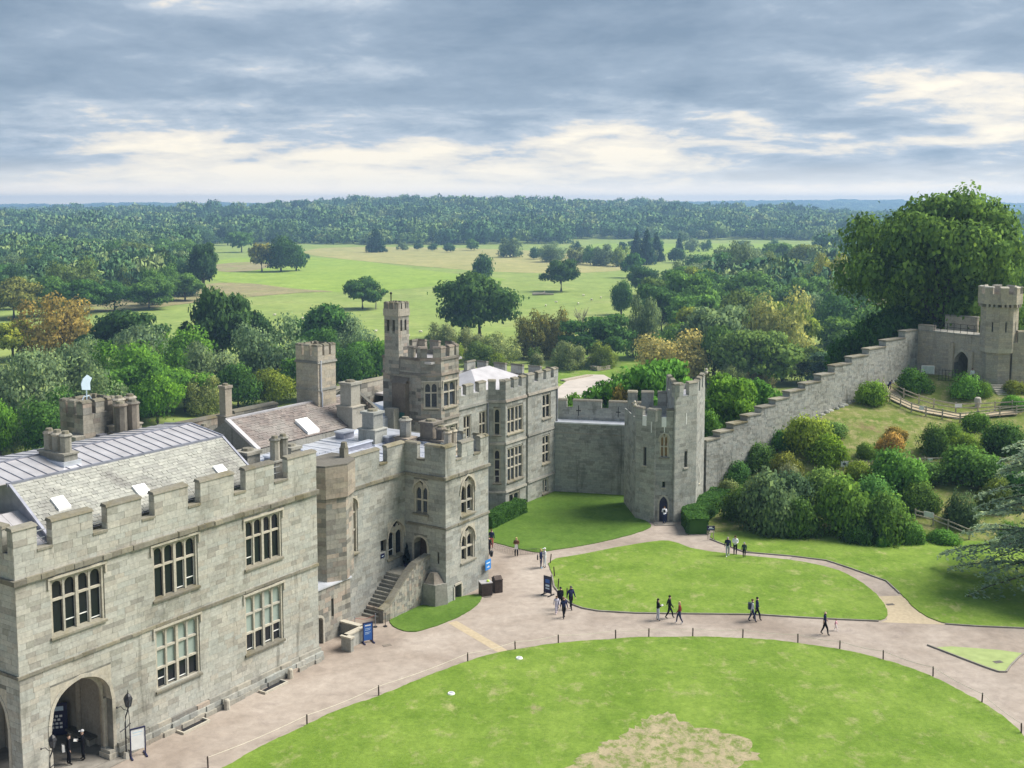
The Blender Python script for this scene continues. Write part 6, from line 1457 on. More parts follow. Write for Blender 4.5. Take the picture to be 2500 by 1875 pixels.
def wood(name, label, pts):
    """pts: x, y, z, radius, height"""
    P = np.array(pts); me = bpy.data.meshes.new(name); me.vertices.add(len(P)); me.vertices.foreach_set('co', P[:, :3].astype(np.float32).ravel())
    a = me.attributes.new('scl', 'FLOAT_VECTOR', 'POINT'); a.data.foreach_set('vector', np.stack([P[:, 3], P[:, 3], P[:, 4]], 1).astype(np.float32).ravel())
    a = me.attributes.new('rot', 'FLOAT_VECTOR', 'POINT'); q = np.zeros((len(P), 3), np.float32); q[:, 2] = rng.uniform(0, 6.28, len(P)); a.data.foreach_set('vector', q.ravel())
    o = bpy.data.objects.new(name, me); link(o)
    ng = bpy.data.node_groups.new(name, 'GeometryNodeTree'); ng.interface.new_socket('Geometry', in_out='INPUT', socket_type='NodeSocketGeometry'); ng.interface.new_socket('Geometry', in_out='OUTPUT', socket_type='NodeSocketGeometry')
    N = ng.nodes; gi = N.new('NodeGroupInput'); go = N.new('NodeGroupOutput'); ip = N.new('GeometryNodeInstanceOnPoints'); ob = N.new('GeometryNodeJoinGeometry')
    for s_ in SRC: oi_ = N.new('GeometryNodeObjectInfo'); oi_.inputs['Object'].default_value = s_; oi_.inputs['As Instance'].default_value = True; ng.links.new(oi_.outputs['Geometry'], ob.inputs[0])
    ip.inputs['Pick Instance'].default_value = True; rv = N.new('FunctionNodeRandomValue'); rv.data_type = 'INT'; rv.inputs[4].default_value = 0; rv.inputs[5].default_value = len(SRC) - 1; ng.links.new(rv.outputs[2], ip.inputs['Instance Index'])
    m2p = N.new('GeometryNodeMeshToPoints'); s1 = N.new('GeometryNodeInputNamedAttribute'); s1.data_type = 'FLOAT_VECTOR'; s1.inputs['Name'].default_value = 'scl'; s2 = N.new('GeometryNodeInputNamedAttribute'); s2.data_type = 'FLOAT_VECTOR'; s2.inputs['Name'].default_value = 'rot'
    lk = ng.links.new; lk(gi.outputs[0], m2p.inputs[0]); lk(m2p.outputs[0], ip.inputs['Points']); lk(ob.outputs['Geometry'], ip.inputs['Instance']); lk(s1.outputs['Attribute'], ip.inputs['Scale']); lk(s2.outputs['Attribute'], ip.inputs['Rotation']); lk(ip.outputs[0], go.inputs[0])
    md = o.modifiers.new('scatter', 'NODES'); md.node_group = ng
    me.materials.append(M_FAR)
    return tag(o, label, 'woodland', kind='stuff')
def cl(x, y, f): return np.sin(x / f + 1.3) * np.sin(y / f * .8 + .4) + .5 * np.sin(x / f * 2.3 + y / f * 1.7)
def jgrid(x0, x1, y0, y1, sp, keep):
    gx, gy = np.meshgrid(np.arange(x0, x1, sp), np.arange(y0, y1, sp)); gx = gx.ravel() + rng.uniform(-.45, .45, gx.size) * sp; gy = gy.ravel() + rng.uniform(-.45, .45, gy.size) * sp
    k = keep(gx, gy); return gx[k], gy[k]
def stack(x, y, r0, r1, h0, h1):
    n = len(x); k_ = 1 + .22 * cl(x, y, 75) + .12 * np.sin(x / 31 + y / 43); q = rng.beta(1.3, 1.8, n); return np.stack([x, y, Hgt(x, y) - .5, (r0 + (r1 - r0) * q) * (.7 + .3 * k_), (h0 + (h1 - h0) * q) * k_], 1)
vis = lambda x, y, m=.50: np.abs(x / y) < m
def cl(x, y, f): return np.sin(x / f + 1.3) * np.sin(y / f * .8 + .4) + .5 * np.sin(x / f * 2.3 + y / f * 1.7)
wx, wy = jgrid(-1300, 1300, 1190, 2600, 17.0, lambda x, y: vis(x, y) & ((x < 60) & (y > 1215 + 25 * np.sin(x / 60)) | (x >= 60) & (y > 1330) & (cl(x, y, 190) > -.75)) & ~((x < -330) & (y < 1750) & (y > 1640)))
wood('hill_wood', 'blue green wood covering the low hill beyond the meadows', stack(wx, wy, 9, 17.5, 13, 27))
wx, wy = jgrid(-420, -100, 440, 1240, 11.5, lambda x, y: vis(x, y) & (x < -.272 * y - 6) & (y > 500 + .35 * (x + 200)))
wood('left_wood', 'dense mixed green wood on the left beyond the castle', stack(wx, wy, 6.5, 10.5, 12, 20))
wx, wy = jgrid(60, 620, 380, 1010, 12, lambda x, y: vis(x, y) & (x > .125 * y + 22) & (cl(x, y, 120) > -.8) & ~((y > 560) & (x < .27 * y)))
wood('right_wood', 'mixed green wood in the valley on the right', stack(wx, wy, 6.5, 11, 11, 20))
wx, wy = jgrid(-3600, 3600, 2600, 7000, 46, lambda x, y: vis(x, y, .52) & (cl(x, y, 420) > -.55))
wood('distant_woods', 'hazy blue woods and hedges along the far hills', stack(wx, wy, 20, 34, 10, 17))
# fields
M_BRT = grass('young_crop', (.23, .33, .07), (.27, .36, .08), (.28, .34, .09), .6, .5, .06, (.27, .40, .06), .7)
M_PLO = grass('bare_soil', (.28, .25, .14), (.30, .26, .16), (.26, .30, .10), .5, .7, .08, (.27, .23, .15), .6)
M_STRAW = grass('stubble', (.33, .32, .14), (.37, .34, .16), (.30, .33, .12), .55, .5, .05, (.42, .36, .18), .68)
flat('bare_field', [(-175, 440), (-150, 452), (-138, 488), (-104, 546), (-81, 552), (-108, 567), (-145, 619), (-166, 611), (-150, 540), (-185, 500)], -11.90, M_PLO, smooth_iter=2)
flat('young_crop_field', [(-186, 703), (-232, 883), (-205, 923), (-167, 923), (-124, 883), (-42, 703), (6, 638), (-26, 611), (-57, 564), (-80, 546), (-106, 558), (-143, 600), (-169, 638)], -11.93, M_BRT, smooth_iter=2)
flat('bare_field', [(-215, 814), (-188, 847), (-165, 801), (-164, 713), (-187, 713)], -11.88, M_PLO, smooth_iter=2)
flat('stubble_field', [(-192, 1013), (-185, 1150), (-44, 1120), (60, 1000), (52, 883), (95, 783), (55, 703), (-2, 703), (-66, 783), (-151, 915)], -11.92, M_STRAW, smooth_iter=2)
flat('far_pasture', [(92, 1307), (324, 1259), (253, 984), (152, 948), (72, 1013)], -11.9, M_BRT, smooth_iter=1)
flat('boat_landing', [(8, 225), (23, 232), (25, 266), (22, 283), (11, 268)], -11.8, plain('pale_concrete', (.46, .41, .36), .9, var=.12, scale=.3), smooth_iter=1)
flat('island_lawn_far', [(8, 262), (34, 262), (40, 318), (25, 322), (8, 300)], -11.9, M_LAWN, smooth_iter=1)
# ================================================================== shrubs and hedges
BU = {k: [crown_mesh(k, 7500, .044, 500 + i * 3 + len(k), .2)[0] for i in range(3)] for k in ('bush', 'dome')}
def shrub(x, y, h, rr, kind, tint, label, group='bushes on the mound slope', cat='bush', name='bush', sink=.15):
    me = BU[kind][int(abs(x * 31 + y * 17)) % 3]; o = bpy.data.objects.new(name, me); link(o)
    j = random.uniform(.85, 1.4); t = TINT[tint]; o.color = (t[0] * j * random.uniform(.85, 1.3), t[1] * j, t[2] * j * random.uniform(.8, 1.2), 1)
    o.location = (x, y, hz(x, y) - sink); o.scale = (rr * 1.1, rr * 1.1, min(h, rr * 1.75) * 1.08 + sink); o.rotation_euler = (0, 0, random.uniform(0, 6.28))
    return tag(o, label, cat, group)
for row in [
    (41.5, 129.5, 2.6, 1.84, 'bush', 'brt2', 'dark clipped bush at the bend of the mound path'),
    (47.3, 132.4, 2.6, 2.13, 'bush', 'dk3', 'olive green bush below the white notice on the mound'),
    (52.3, 129.9, 2.5, 1.88, 'dome', 'brt2', 'large clipped green dome bush in front of the mound gate'),
    (54.3, 129.3, 1.6, 0.87, 'dome', 'brt2', 'small clipped dome bush right of the large one'),
    (31.2, 118.3, 3.9, 2.59, 'bush', 'yg', 'big yellow green bush on the slope below the stepped wall'),
    (32.4, 115.1, 2.8, 2.15, 'bush', 'brt', 'bright green bush in front of the yellow green one'),
    (39.3, 116.2, 2.2, 1.5, 'bush', 'gold', 'dead brown bush in the middle of the slope'),
    (43.6, 115.9, 3.3, 1.62, 'dome', 'dk3', 'tall clipped green bush right of the dead brown bush'),
    (46.7, 118.8, 2.0, 1.05, 'dome', 'brt2', 'round bush tucked behind the tall clipped one'),
    (46.8, 115.6, 2.2, 1.72, 'dome', 'yg', 'yellow green dome bush above the lower rail'),
    (50.3, 121.6, 1.8, 1.57, 'bush', 'brt2', 'low dark bush under the upper fence'),
    (50.8, 116.1, 3.2, 2.24, 'bush', 'dk3', 'broad dark bush at the right below the upper fence'),
    (57.9, 129.5, 1.2, 1.51, 'bush', 'olv2', 'olive bush at the right edge beside the mound steps'),
    (56.2, 125.9, 1.2, 1.46, 'bush', 'brt2', 'low green bush at the right edge above the fence'),
    (23.7, 103.0, 7.1, 3.1, 'bush', 'dk2', 'largest dark bush beside the gate tower hedge'),
    (26.2, 101.2, 4.0, 1.95, 'bush', 'dk3', 'dark green bush at the foot of the largest one'),
    (30.3, 101.7, 5.8, 2.93, 'bush', 'mid', 'broad sunlit green bush in the middle of the shrubbery'),
    (33.8, 99.7, 4.2, 2.43, 'bush', 'mid', 'rounded green bush at the front of the shrubbery'),
    (37.5, 108.6, 4.2, 2.86, 'bush', 'mid', 'large dome bush behind the front ones'),
    (41.1, 110.5, 1.9, 2.13, 'bush', 'dk3', 'dark bush right of the large dome bush'),
    (45.4, 110.4, 3.4, 3.25, 'bush', 'dk3', 'wide dark bush below the lower rail'),
    (41.3, 102.3, 3.4, 1.58, 'dome', 'dk2', 'dark blue green clipped bush beside the lower path rail'),
    (45.5, 105.0, 3.8, 1.63, 'bush', 'olv2', 'olive bush behind the cedar branches'),
    (34.6, 111.6, 1.7, 1.37, 'bush', 'yg', 'yellow green bush at the end of the lower rail'),
    (35.5, 99.0, 2.1, 1.22, 'bush', 'mid', 'green bush at the right front of the shrubbery'),
    (32.8, 98.1, 1.0, 0.76, 'bush', 'brt2', 'small low bush at the front edge of the shrubbery'),
    (21.8, 112.7, 2.4, 1.09, 'bush', 'grn', 'pale feathery bush beside the gate tower'),
    (27.4, 109.6, 3.5, 1.7, 'bush', 'grn', 'grey green bush high in the shrubbery'),
    (24.5, 117.5, 1.6, 1.22, 'bush', 'dk3', 'small dark bush at the foot of the stepped wall'),
    (44.5, 99.1, 1.8, 1.41, 'bush', 'brt2', 'low hedge bush under the cedar'),
    (38.7, 99.2, 1.1, 1.66, 'bush', 'brt2', 'low hedge along the lawn right of the shrubbery'),
    (31.0, 99.1, 2.2, 1.41, 'bush', 'dk3', 'dark low bush between the front bushes'),
    (26.5, 106.5, 3.6, 2.6, 'bush', 'dk2', 'dark bush behind the largest one below the stepped wall'),
    (30.0, 107.5, 3.0, 2.5, 'bush', 'mid', 'rounded bush high in the middle of the shrubbery'),
    (22.0, 106.5, 3.2, 2.0, 'bush', 'dk3', 'dark bush squeezed between hedge and shrubbery'),
    (34.2, 104.8, 3.4, 2.4, 'bush', 'mid', 'sunlit dome bush in the heart of the shrubbery'),
    (38.6, 105.3, 2.4, 1.9, 'bush', 'mid', 'low dome bush left of the grassy hollow'),
    (48.0, 107.0, 3.0, 2.6, 'bush', 'dk3', 'dark bush behind the cedar tips'),
    (28.0, 114.2, 2.2, 1.7, 'bush', 'olv2', 'olive bush near the foot of the stepped wall'),
    (36.6, 115.8, 1.4, 1.2, 'bush', 'mid', 'small bush left of the dead brown one'),
    (23.2, 115.2, 2.6, 1.6, 'bush', 'dk3', 'dark bush against the lowest steps of the stepped wall'),
    (26.3, 117.6, 2.4, 1.8, 'bush', 'mid', 'green bush against the third step of the stepped wall'),
    (29.3, 120.2, 2.0, 1.5, 'bush', 'dk3', 'small dark bush higher along the stepped wall foot'),
    (34.6, 120.6, 1.5, 1.6, 'bush', 'olv2', 'low olive bush on the open grass slope'),
    (41.0, 119.5, 1.2, 1.3, 'bush', 'gold', 'low brownish tuft on the open grass slope'),
    (54.5, 114.5, 3.0, 2.4, 'bush', 'dk3', 'dark bush at the far right of the slope'),
]: shrub(*row)
def hedge(name, poly_line, w, h, label, tint, n=9000):
    """clipped hedge: leaf faces over the skin of a long box, on a solid core"""
    t = thing(name, label, 'hedge', (poly_line[0][0], poly_line[0][1], 0)); C_, N_ = [], []
    o0 = Vector((poly_line[0][0], poly_line[0][1], 0)); mb = MB(); tot = sum((Vector(b) - Vector(a)).length for a, b in zip(poly_line[:-1], poly_line[1:]))
    for a, b in zip(poly_line[:-1], poly_line[1:]):
        a = Vector((a[0], a[1], 0)); b = Vector((b[0], b[1], 0)); L = (b - a).length; d = (b - a) / L; s_ = Vector((d.y, -d.x, 0)); k = int(n * L / tot)
        mb.bar(a - o0 + Vector((0, 0, h * .45)), b - o0 + Vector((0, 0, h * .45)), w * .86, h * .86)
        u = rng.uniform(-.3, L + .3, k); face = rng.integers(0, 4, k); q = rng.uniform(-.5, .5, k); zq = rng.uniform(0, 1, k)
        off = np.where(face == 0, .5, np.where(face == 1, -.5, q)) * w; zz_ = np.where(face >= 2, 1.0, zq) * h
        bump_ = 1 + .05 * np.sin(u * 2.1) + .04 * np.sin(zz_ * 5 + u * 3)
        C_.append(np.array(a - o0)[None] + np.array(d)[None] * u[:, None] + np.array(s_)[None] * (off * bump_)[:, None] + np.array([0, 0, 1.])[None] * (zz_ * bump_)[:, None])
        nn = np.where((face == 0)[:, None], np.array(s_)[None], np.where((face == 1)[:, None], -np.array(s_)[None], np.array([[0, 0, 1.]]))); N_.append(nn + rng.normal(scale=.45, size=(k, 3)))
    C_ = np.concatenate(C_); N_ = np.concatenate(N_); V, F = quads(C_, N_, rng.uniform(.06, .13, len(C_)))
    lv = quadmesh('leaves', V, F, M_LEAF, t); lv.color = (*TINT[tint], 1)
    co = mb.build('core', M_LEAF, t); co.color = (*TINT[tint], 1); return t
hedge('hedge', [(-2.3, 103.6), (.7, 108.9)], 1.4, 1.3, 'clipped dark green hedge against the foot of the bay window house', 'dk3', 7000)
hedge('hedge', [(17.0, 101.6), (16.9, 104.5), (18.9, 108.6), (21.0, 112.2)], 1.9, 1.55, 'thick clipped dark green hedge right of the gate tower door', 'dk3', 13000)
# cedar at the right edge: tiers of drooping flat sprays on real limbs
cz = thing('cedar', 'blue green cedar with drooping tiered branches at the right picture edge', 'cedar', (43.0, 86.5, 0))
mb = MB(); mb.tube([(0, 0, -.3), (0, 0, 4), (.1, .1, 9), (0, .2, 14)], [.6, .5, .33, .08], 9); mb.build('trunk', M_BARK, cz)
Cc, Nc, Sc = [], [], []; lb = MB()
for i in range(105):
    z = rng.uniform(1.4, 13.0); az = rng.uniform(0, 6.28); L = (1 - z / 21) * rng.uniform(6.0, 9.8) + .8; dr = rng.uniform(.12, .34)
    d = np.array([math.cos(az), math.sin(az), 0]); sd2 = np.array([-d[1], d[0], 0]); P = lambda q: np.array([0, 0, z]) + d * q * L + np.array([0, 0, .10 * L * q - dr * L * q * q])
    lb.tube([P(0), P(.4), P(.75), P(1)], [.11, .07, .04, .015], 5)
    m = int(55 * L * .75); q = rng.uniform(.22, 1.04, m) ** .8; wd = (.16 + .20 * np.sin(q * 3.0)) * L * .55; off = rng.normal(0, .5, m) * wd
    base = np.array([P(v) for v in q]); pts = base + sd2 * off[:, None] + np.array([0, 0, 1.]) * (-np.abs(off) * .22 + rng.normal(0, .07, m) - .3 * np.maximum(0, q - .8))[:, None]
    Cc.append(pts); nn = rng.normal(0, .4, (m, 3)); nn[:, 2] += 1; Nc.append(nn); Sc.append(rng.uniform(.07, .17, m))
V, F = quads(np.concatenate(Cc), np.concatenate(Nc), np.concatenate(Sc), 1.5)
fo = quadmesh('foliage', V, F, M_LEAF, cz, smooth=True); _sn = np.concatenate(Nc) * .5; _sn[:, 2] += .6; _sn[:, :2] += np.concatenate(Cc)[:, :2] * .06; leafnormals(fo.data, _sn); fo.color = (.33, .44, .34, 1); lb.build('limbs', M_BARK, cz)

# ================================================================== timber fences on the mound
def rail_fence(name, pts, label, h=1.05, rails=(.35, .65, .98), step=2.0, dz=0):
    P = [Vector((p[0], p[1], hz(p[0], p[1]) + dz)) for p in pts]; t = thing(name, label, 'fence', P[0]); o0 = P[0]
    dense = [P[0]]
    for a, b in zip(P[:-1], P[1:]):
        n = max(1, round((b - a).length / step))
        for k in range(1, n + 1): q = a.lerp(b, k / n); q.z = hz(q.x, q.y) + dz; dense.append(q)
    for q in dense:
        mb = MB(); c = q - o0; mb.box(c.x - .06, c.x + .06, c.y - .06, c.y + .06, c.z - .2, c.z + h + .08); mb.build('post', M_WOOD, t)
    for a, b in zip(dense[:-1], dense[1:]):
        for r_ in rails: mb = MB(); mb.bar(a - o0 + Vector((0, 0, r_)), b - o0 + Vector((0, 0, r_)), .05, .11); mb.build('rail', M_WOOD, t)
    return t
rail_fence('timber_fence', [(44.3, 134.5), (43.6, 129.8), (45, 126.6), (46.2, 125.4), (47.7, 124.5), (49.2, 123.3), (51.3, 123.6), (53.8, 123.9), (57.5, 124)], 'outer curved timber post and rail fence of the mound path')
rail_fence('timber_fence', [(44.9, 133.6), (45.5, 130.7), (46.6, 128.8), (47.8, 127.4), (49.8, 126.1), (52.1, 125.7), (57.5, 124.9)], 'inner timber handrail fence of the upper mound path', rails=(.5, .95))
rail_fence('timber_fence', [(33.6, 113.4), (36.3, 113.0), (41.8, 113.2), (48.6, 113.0), (53, 112.7)], 'low straight timber rail above the shrubbery', h=.9, rails=(.45, .85), step=2.5)
rail_fence('timber_fence', [(37.4, 103.2), (38.7, 102.2), (39.7, 101.2), (41, 99.6)], 'short sloping timber handrail at the foot of the mound', h=.95, rails=(.5, .9), step=1.6)
pth = []
for (x, y) in ((44.0, 136.5), (44.6, 133.0), (44.6, 130.0), (45.8, 127.6), (47.5, 126.0), (49.5, 124.8), (52, 124.6), (57, 124.4)): pth.append((x, y))
mb = MB(); prev = None
for a, b in zip(pth[:-1], pth[1:]):
    a = Vector((a[0], a[1])); b = Vector((b[0], b[1]))
    for k in range(4):
        q = a.lerp(b, k / 4); d = (b - a).normalized(); s_ = Vector((d.y, -d.x)) * .75; L_ = [(q + s_), (q - s_)]; cur = [(p.x, p.y, max(hz(q.x, q.y), hz(p.x, p.y)) + .06) for p in L_]
        if prev: mb.add([prev[0], cur[0], cur[1], prev[1]], [(0, 1, 2, 3)])
        prev = cur
tag(mb.build('mound_path', M_YEL), kind='structure')
def board(name, label, x, y, z, w, h, rot, mat, cat='sign', legs=0.0, marks=(), frame=None, th=.05, group=None, feet=False):
    """upright panel with optional posts, frame and flat printed marks (x, z, w, h, material) measured from its lower left corner"""
    t = thing(name, label, cat, (x, y, z), rot, group)
    mb = MB(); mb.box(-w / 2, w / 2, -th / 2, th / 2, legs, legs + h); p = mb.build('panel', mat, t)
    if frame:
        for a, b, c, d in ((-w / 2 - .06, -w / 2, 0 if feet else legs - .06, legs + h + .06), (w / 2, w / 2 + .06, 0 if feet else legs - .06, legs + h + .06)):
            mb = MB(); mb.box(a, b, -th * .8, th * .8, c, d); mb.build('frame_post', frame, t)
        mb = MB(); mb.box(-w / 2 - .06, w / 2 + .06, -th * .8, th * .8, legs + h, legs + h + .07); mb.build('frame_top', frame, t)
    elif legs > 0:
        for q in (-w * .35, w * .35): mb = MB(); mb.box(q - .03, q + .03, -.03, .03, 0, legs); mb.build('leg', M_WOOD, t)
    if feet:
        for q in (-w / 2 - .03, w / 2 + .03): mb = MB(); mb.box(q - .04, q + .04, -.38, .38, 0, .08); mb.build('foot', frame or M_BLACK, t)
    for i, (mx, mz, mw_, mh, mm) in enumerate(marks):
        mb = MB(); mb.box(-w / 2 + mx, -w / 2 + mx + mw_, -th / 2 - .004, -th / 2 - .001, legs + mz, legs + mz + mh); mb.build('printed_mark', mm, p)
    return t
board('notice', 'small white notice on the outer fence near the bend of the mound path', 45.8, 125.6, hz(45.8, 125.6) + .6, .55, .45, R(-15), M_WHITE, th=.03)
board('notice', 'small white notice on the inner handrail of the upper mound path', 50.0, 125.9, hz(50, 125.9) + .6, .8, .4, R(0), M_WHITE, th=.03)
board('notice', 'white notice at the left end of the low straight rail', 33.7, 113.3, hz(33.7, 113.3) + .35, .75, .55, R(0), M_WHITE, th=.03, marks=((.2, .2, .3, .18, M_NAVY),))
board('notice', 'small white notice halfway along the low straight rail', 42.2, 112.9, hz(42.2, 112.9) + .7, .5, .3, R(0), M_WHITE, th=.03)
board('notice', 'white notice panel on the sloping handrail at the foot of the mound', 38.3, 102.3, hz(38.3, 102.3) + .7, .9, .5, R(-40), M_WHITE, th=.03)
board('notice_board', 'white framed notice board by the wall left of the mound gate', 50.0, 135.6, 8.7, 1.35, .9, R(-12), plain('pale_notice', (.5, .55, .5)), legs=1.1, frame=M_WHITE)
t = thing('iron_railing', 'dark iron railing left of the mound gate arch', 'railing', (51.2, 135.2, 8.9))
for k in range(7): mb = MB(); mb.bar((k * .35, -k * .12, 0), (k * .35, -k * .12, 1.5), .04); mb.build('railing_post', M_BLACK, t)
for z in (.2, 1.4): mb = MB(); mb.bar((0, 0, z), (2.1, -.72, z), .04); mb.build('railing_bar', M_BLACK, t)
for k in range(6):
    mb = MB(); mb.box(55.6 + k * .02, 58.6, 130.6 - k * .42, 131.0 - k * .42, 7.6, 9.2 - k * .2); tag(mb.build('stone_step', M_PALE), ('topmost', 'second', 'third', 'fourth', 'fifth', 'lowest')[k] + ' of the pale steps below the mound turret', 'step', 'mound steps')
t = thing('stone_urn', 'weathered pale stone stump with cap beside the upper mound path', 'stump', (52.6, 127.0, hz(52.6, 127.0)))
mb = MB(); mb.cyl((0, 0), .32, 0, .5, 9, .24); mb.build('base', M_PALE, t); mb = MB(); mb.cyl((0, 0), .42, .5, .95, 9, .36); mb.ball((0, 0, .95), .36, .36, .18, 9, 5); mb.build('cap', M_PALE, t)

# ================================================================== courtyard furniture
PO = [(-16.26, 58.18), (-11.87, 63.23), (-8.18, 67.23), (-2.91, 72.35), (0.22, 74.38), (3.18, 75.55), (7.2, 76.42), (9.53, 76.68), (12.6, 76.76), (16.05, 76.55), (19.66, 75.66), (22.19, 74.45), (24.58, 72.75), (26.9, 70.08), (28.41, 66.15), (29.0, 62.12)]
ORD = ['first', 'second', 'third', 'fourth', 'fifth', 'sixth', 'seventh', 'eighth', 'ninth', 'tenth', 'eleventh', 'twelfth', 'thirteenth', 'fourteenth', 'fifteenth', 'last']
p0m = MB().cyl((0, 0), .045, 0, .62, 8).cyl((0, 0), .03, .62, .66, 8, .01).mesh('post'); p0m.materials.append(M_DWOOD)
for i, (x, y) in enumerate(PO):
    o = bpy.data.objects.new('rope_post', p0m); link(o); o.location = (x, y, .03); o.rotation_euler = (random.uniform(-.05, .05), random.uniform(-.05, .05), 0)
    tag(o, ORD[i] + ' dark post from the left along the rope of the big lawn', 'post', 'rope posts round the big lawn')
    if i:
        a = Vector((PO[i - 1][0], PO[i - 1][1], .62)); b = Vector((x, y, .62)); mb = MB(); mb.tube([a.lerp(b, k / 6) - Vector((0, 0, .10 * math.sin(math.pi * k / 6))) for k in range(7)], .014, 5)
        tag(mb.build('rope', M_ROPE), 'pale rope between the %s and %s dark lawn posts from the left' % (ORD[i - 1], ORD[i]), 'rope', 'lawn ropes')
for i, (x, y) in enumerate(((3.2, 93.0), (3.45, 89.6), (3.6, 86.6), (4.2, 84.4))):
    o = bpy.data.objects.new('rope_post', p0m); link(o); o.location = (x, y, .03); o.rotation_euler = (random.uniform(-.08, .08), random.uniform(-.12, .12), 0); o.scale = (1, 1, 1.35)
    tag(o, ['farthest', 'second farthest', 'second nearest', 'nearest'][i] + ' leaning stake at the left edge of the island lawn', 'post', 'stakes by the island lawn')
t = thing('hoop_fence', 'low black iron hoop fence along the front of the gate tower lawn', 'fence', (-1.77, 97.2, 0)); hp = MB()
seg = [Vector((-1.9, 97.4, 0)), Vector((.27, 95.35, 0)), Vector((2.3, 95.75, 0))]; o0 = Vector((-1.77, 97.2, 0)); hm = MB().tube([(-.16, 0, 0), (-.16, 0, .42), (-.1, 0, .52), (.1, 0, .52), (.16, 0, .42), (.16, 0, 0)], .014, 4).mesh('hoop'); hm.materials.append(M_BLACK)
for a, b in zip(seg[:-1], seg[1:]):
    n = round((b - a).length / .2); ang = math.atan2(b.y - a.y, b.x - a.x)
    for k in range(n): o = bpy.data.objects.new('hoop', hm); link(o, t); o.location = a.lerp(b, (k + .5) / n) - o0; o.rotation_euler = (0, 0, ang)
for i, (x, y) in enumerate(((.48, 72.84), (-3.74, 67.34))):
    t = thing('ground_light', ('round white ground light in the lawn near the fourth rope post', 'pale round ground light further left in the lawn')[i], 'ground light', (x, y, .09)); mb = MB(); mb.cyl((0, 0), .24, 0, .07, 14, .2); mb.build('rim', M_WHITE, t); mb = MB(); mb.cyl((0, 0), .13, .07, .085, 12); mb.build('lens', M_LEAD2, t)
for i, (x, y, rz) in enumerate(((-8.55, 75.2, .5), (-13.6, 71.7, 1.0), (28.5, 83.2, .2), (32.0, 72.3, .3), (-1.9, 84.9, .3))):
    mb = MB(); mb.box(-.3, .3, -.18, .18, 0, .012); o = mb.build('drain_cover', M_DSTONE); o.location = (x, y, .034 if i != 3 else .064); o.rotation_euler = (0, 0, rz)
    tag(o, ('dark square drain cover in front of the blue sign', 'small drain cover near the corner of the main range', 'small drain cover on the buff gravel', 'drain cover on the sown grass triangle', 'drain cover below the litter bins')[i], 'drain cover')
CR_ = CROT
# signs
t = board('poster_stand', 'tall blue poster stand on feet beside the stair lawn', -9.91, 75.7, .03, .62, 1.2, R(28), M_BLUE, legs=.18, frame=M_NAVY, feet=True, marks=((.1, 1.02, .42, .07, M_WHITE), (.1, .82, .42, .03, M_PALEB), (.1, .72, .36, .03, M_PALEB), (.1, .55, .42, .03, M_PALEB), (.1, .45, .3, .03, M_PALEB)))
t = board('poster_stand', 'dark navy poster stand on feet at the left tip of the island lawn', 2.75, 85.3, .03, .62, 1.25, R(-40), M_NAVY, legs=.18, frame=M_BLACK, feet=True, marks=((.1, .78, .42, .3, M_BLUE), (.12, .5, .38, .16, M_PALEB), (.12, .3, .38, .1, M_PALEB)))
t = board('finger_sign', 'small dark sign on a wooden stake beside the gate tower hedge', 17.84, 99.72, .09, .72, .42, R(5), M_NAVY, legs=.85, marks=((.12, .14, .48, .05, M_PALEB), (.2, .24, .28, .1, M_WHITE)))
c = cw(-15.35, -.95); t = board('notice_board', 'white notice in a navy frame on feet beside the porch arch', c.x, c.y, .03, .72, 1.15, R(33), M_WHITE, legs=.42, frame=M_NAVY, feet=True, marks=((.1, .95, .52, .05, M_PALEB), (.1, .8, .45, .03, M_PALEB)))
c = cw(-16.5, 4.5); mk = [(.14, 1.42, .72, .26, M_PALEB)] + [(.2 + .22 * i, z, .15, .13, M_WHITE) for z in (1.05, .62, .40) for i in range(3)] + [(.31 + .22 * i, .84, .15, .13, M_WHITE) for i in range(2)]
t = board('menu_board', 'navy board with rows of white discs standing inside the porch', c.x, c.y, .12, 1.0, 1.8, R(15), M_NAVY, legs=.15, frame=M_NAVY, marks=mk)
c = cw(18.2, -1.25); t = board('direction_sign', 'bright blue direction sign with white arrow on the tower wall above the bins', c.x, c.y, 1.35, .75, .8, R(57), M_SKYB, th=.04, marks=((.12, .5, .5, .1, M_PALEB), (.2, .2, .35, .06, M_WHITE), (.42, .14, .06, .18, M_WHITE)))
c = cw(10.15, 2.80); t = board('wall_plaque', 'small navy plaque below the pointed niche on the recessed wall', c.x, c.y, 3.74, .42, .32, R(57), M_NAVY, th=.05, marks=((.08, .12, .22, .06, M_PALEB),))
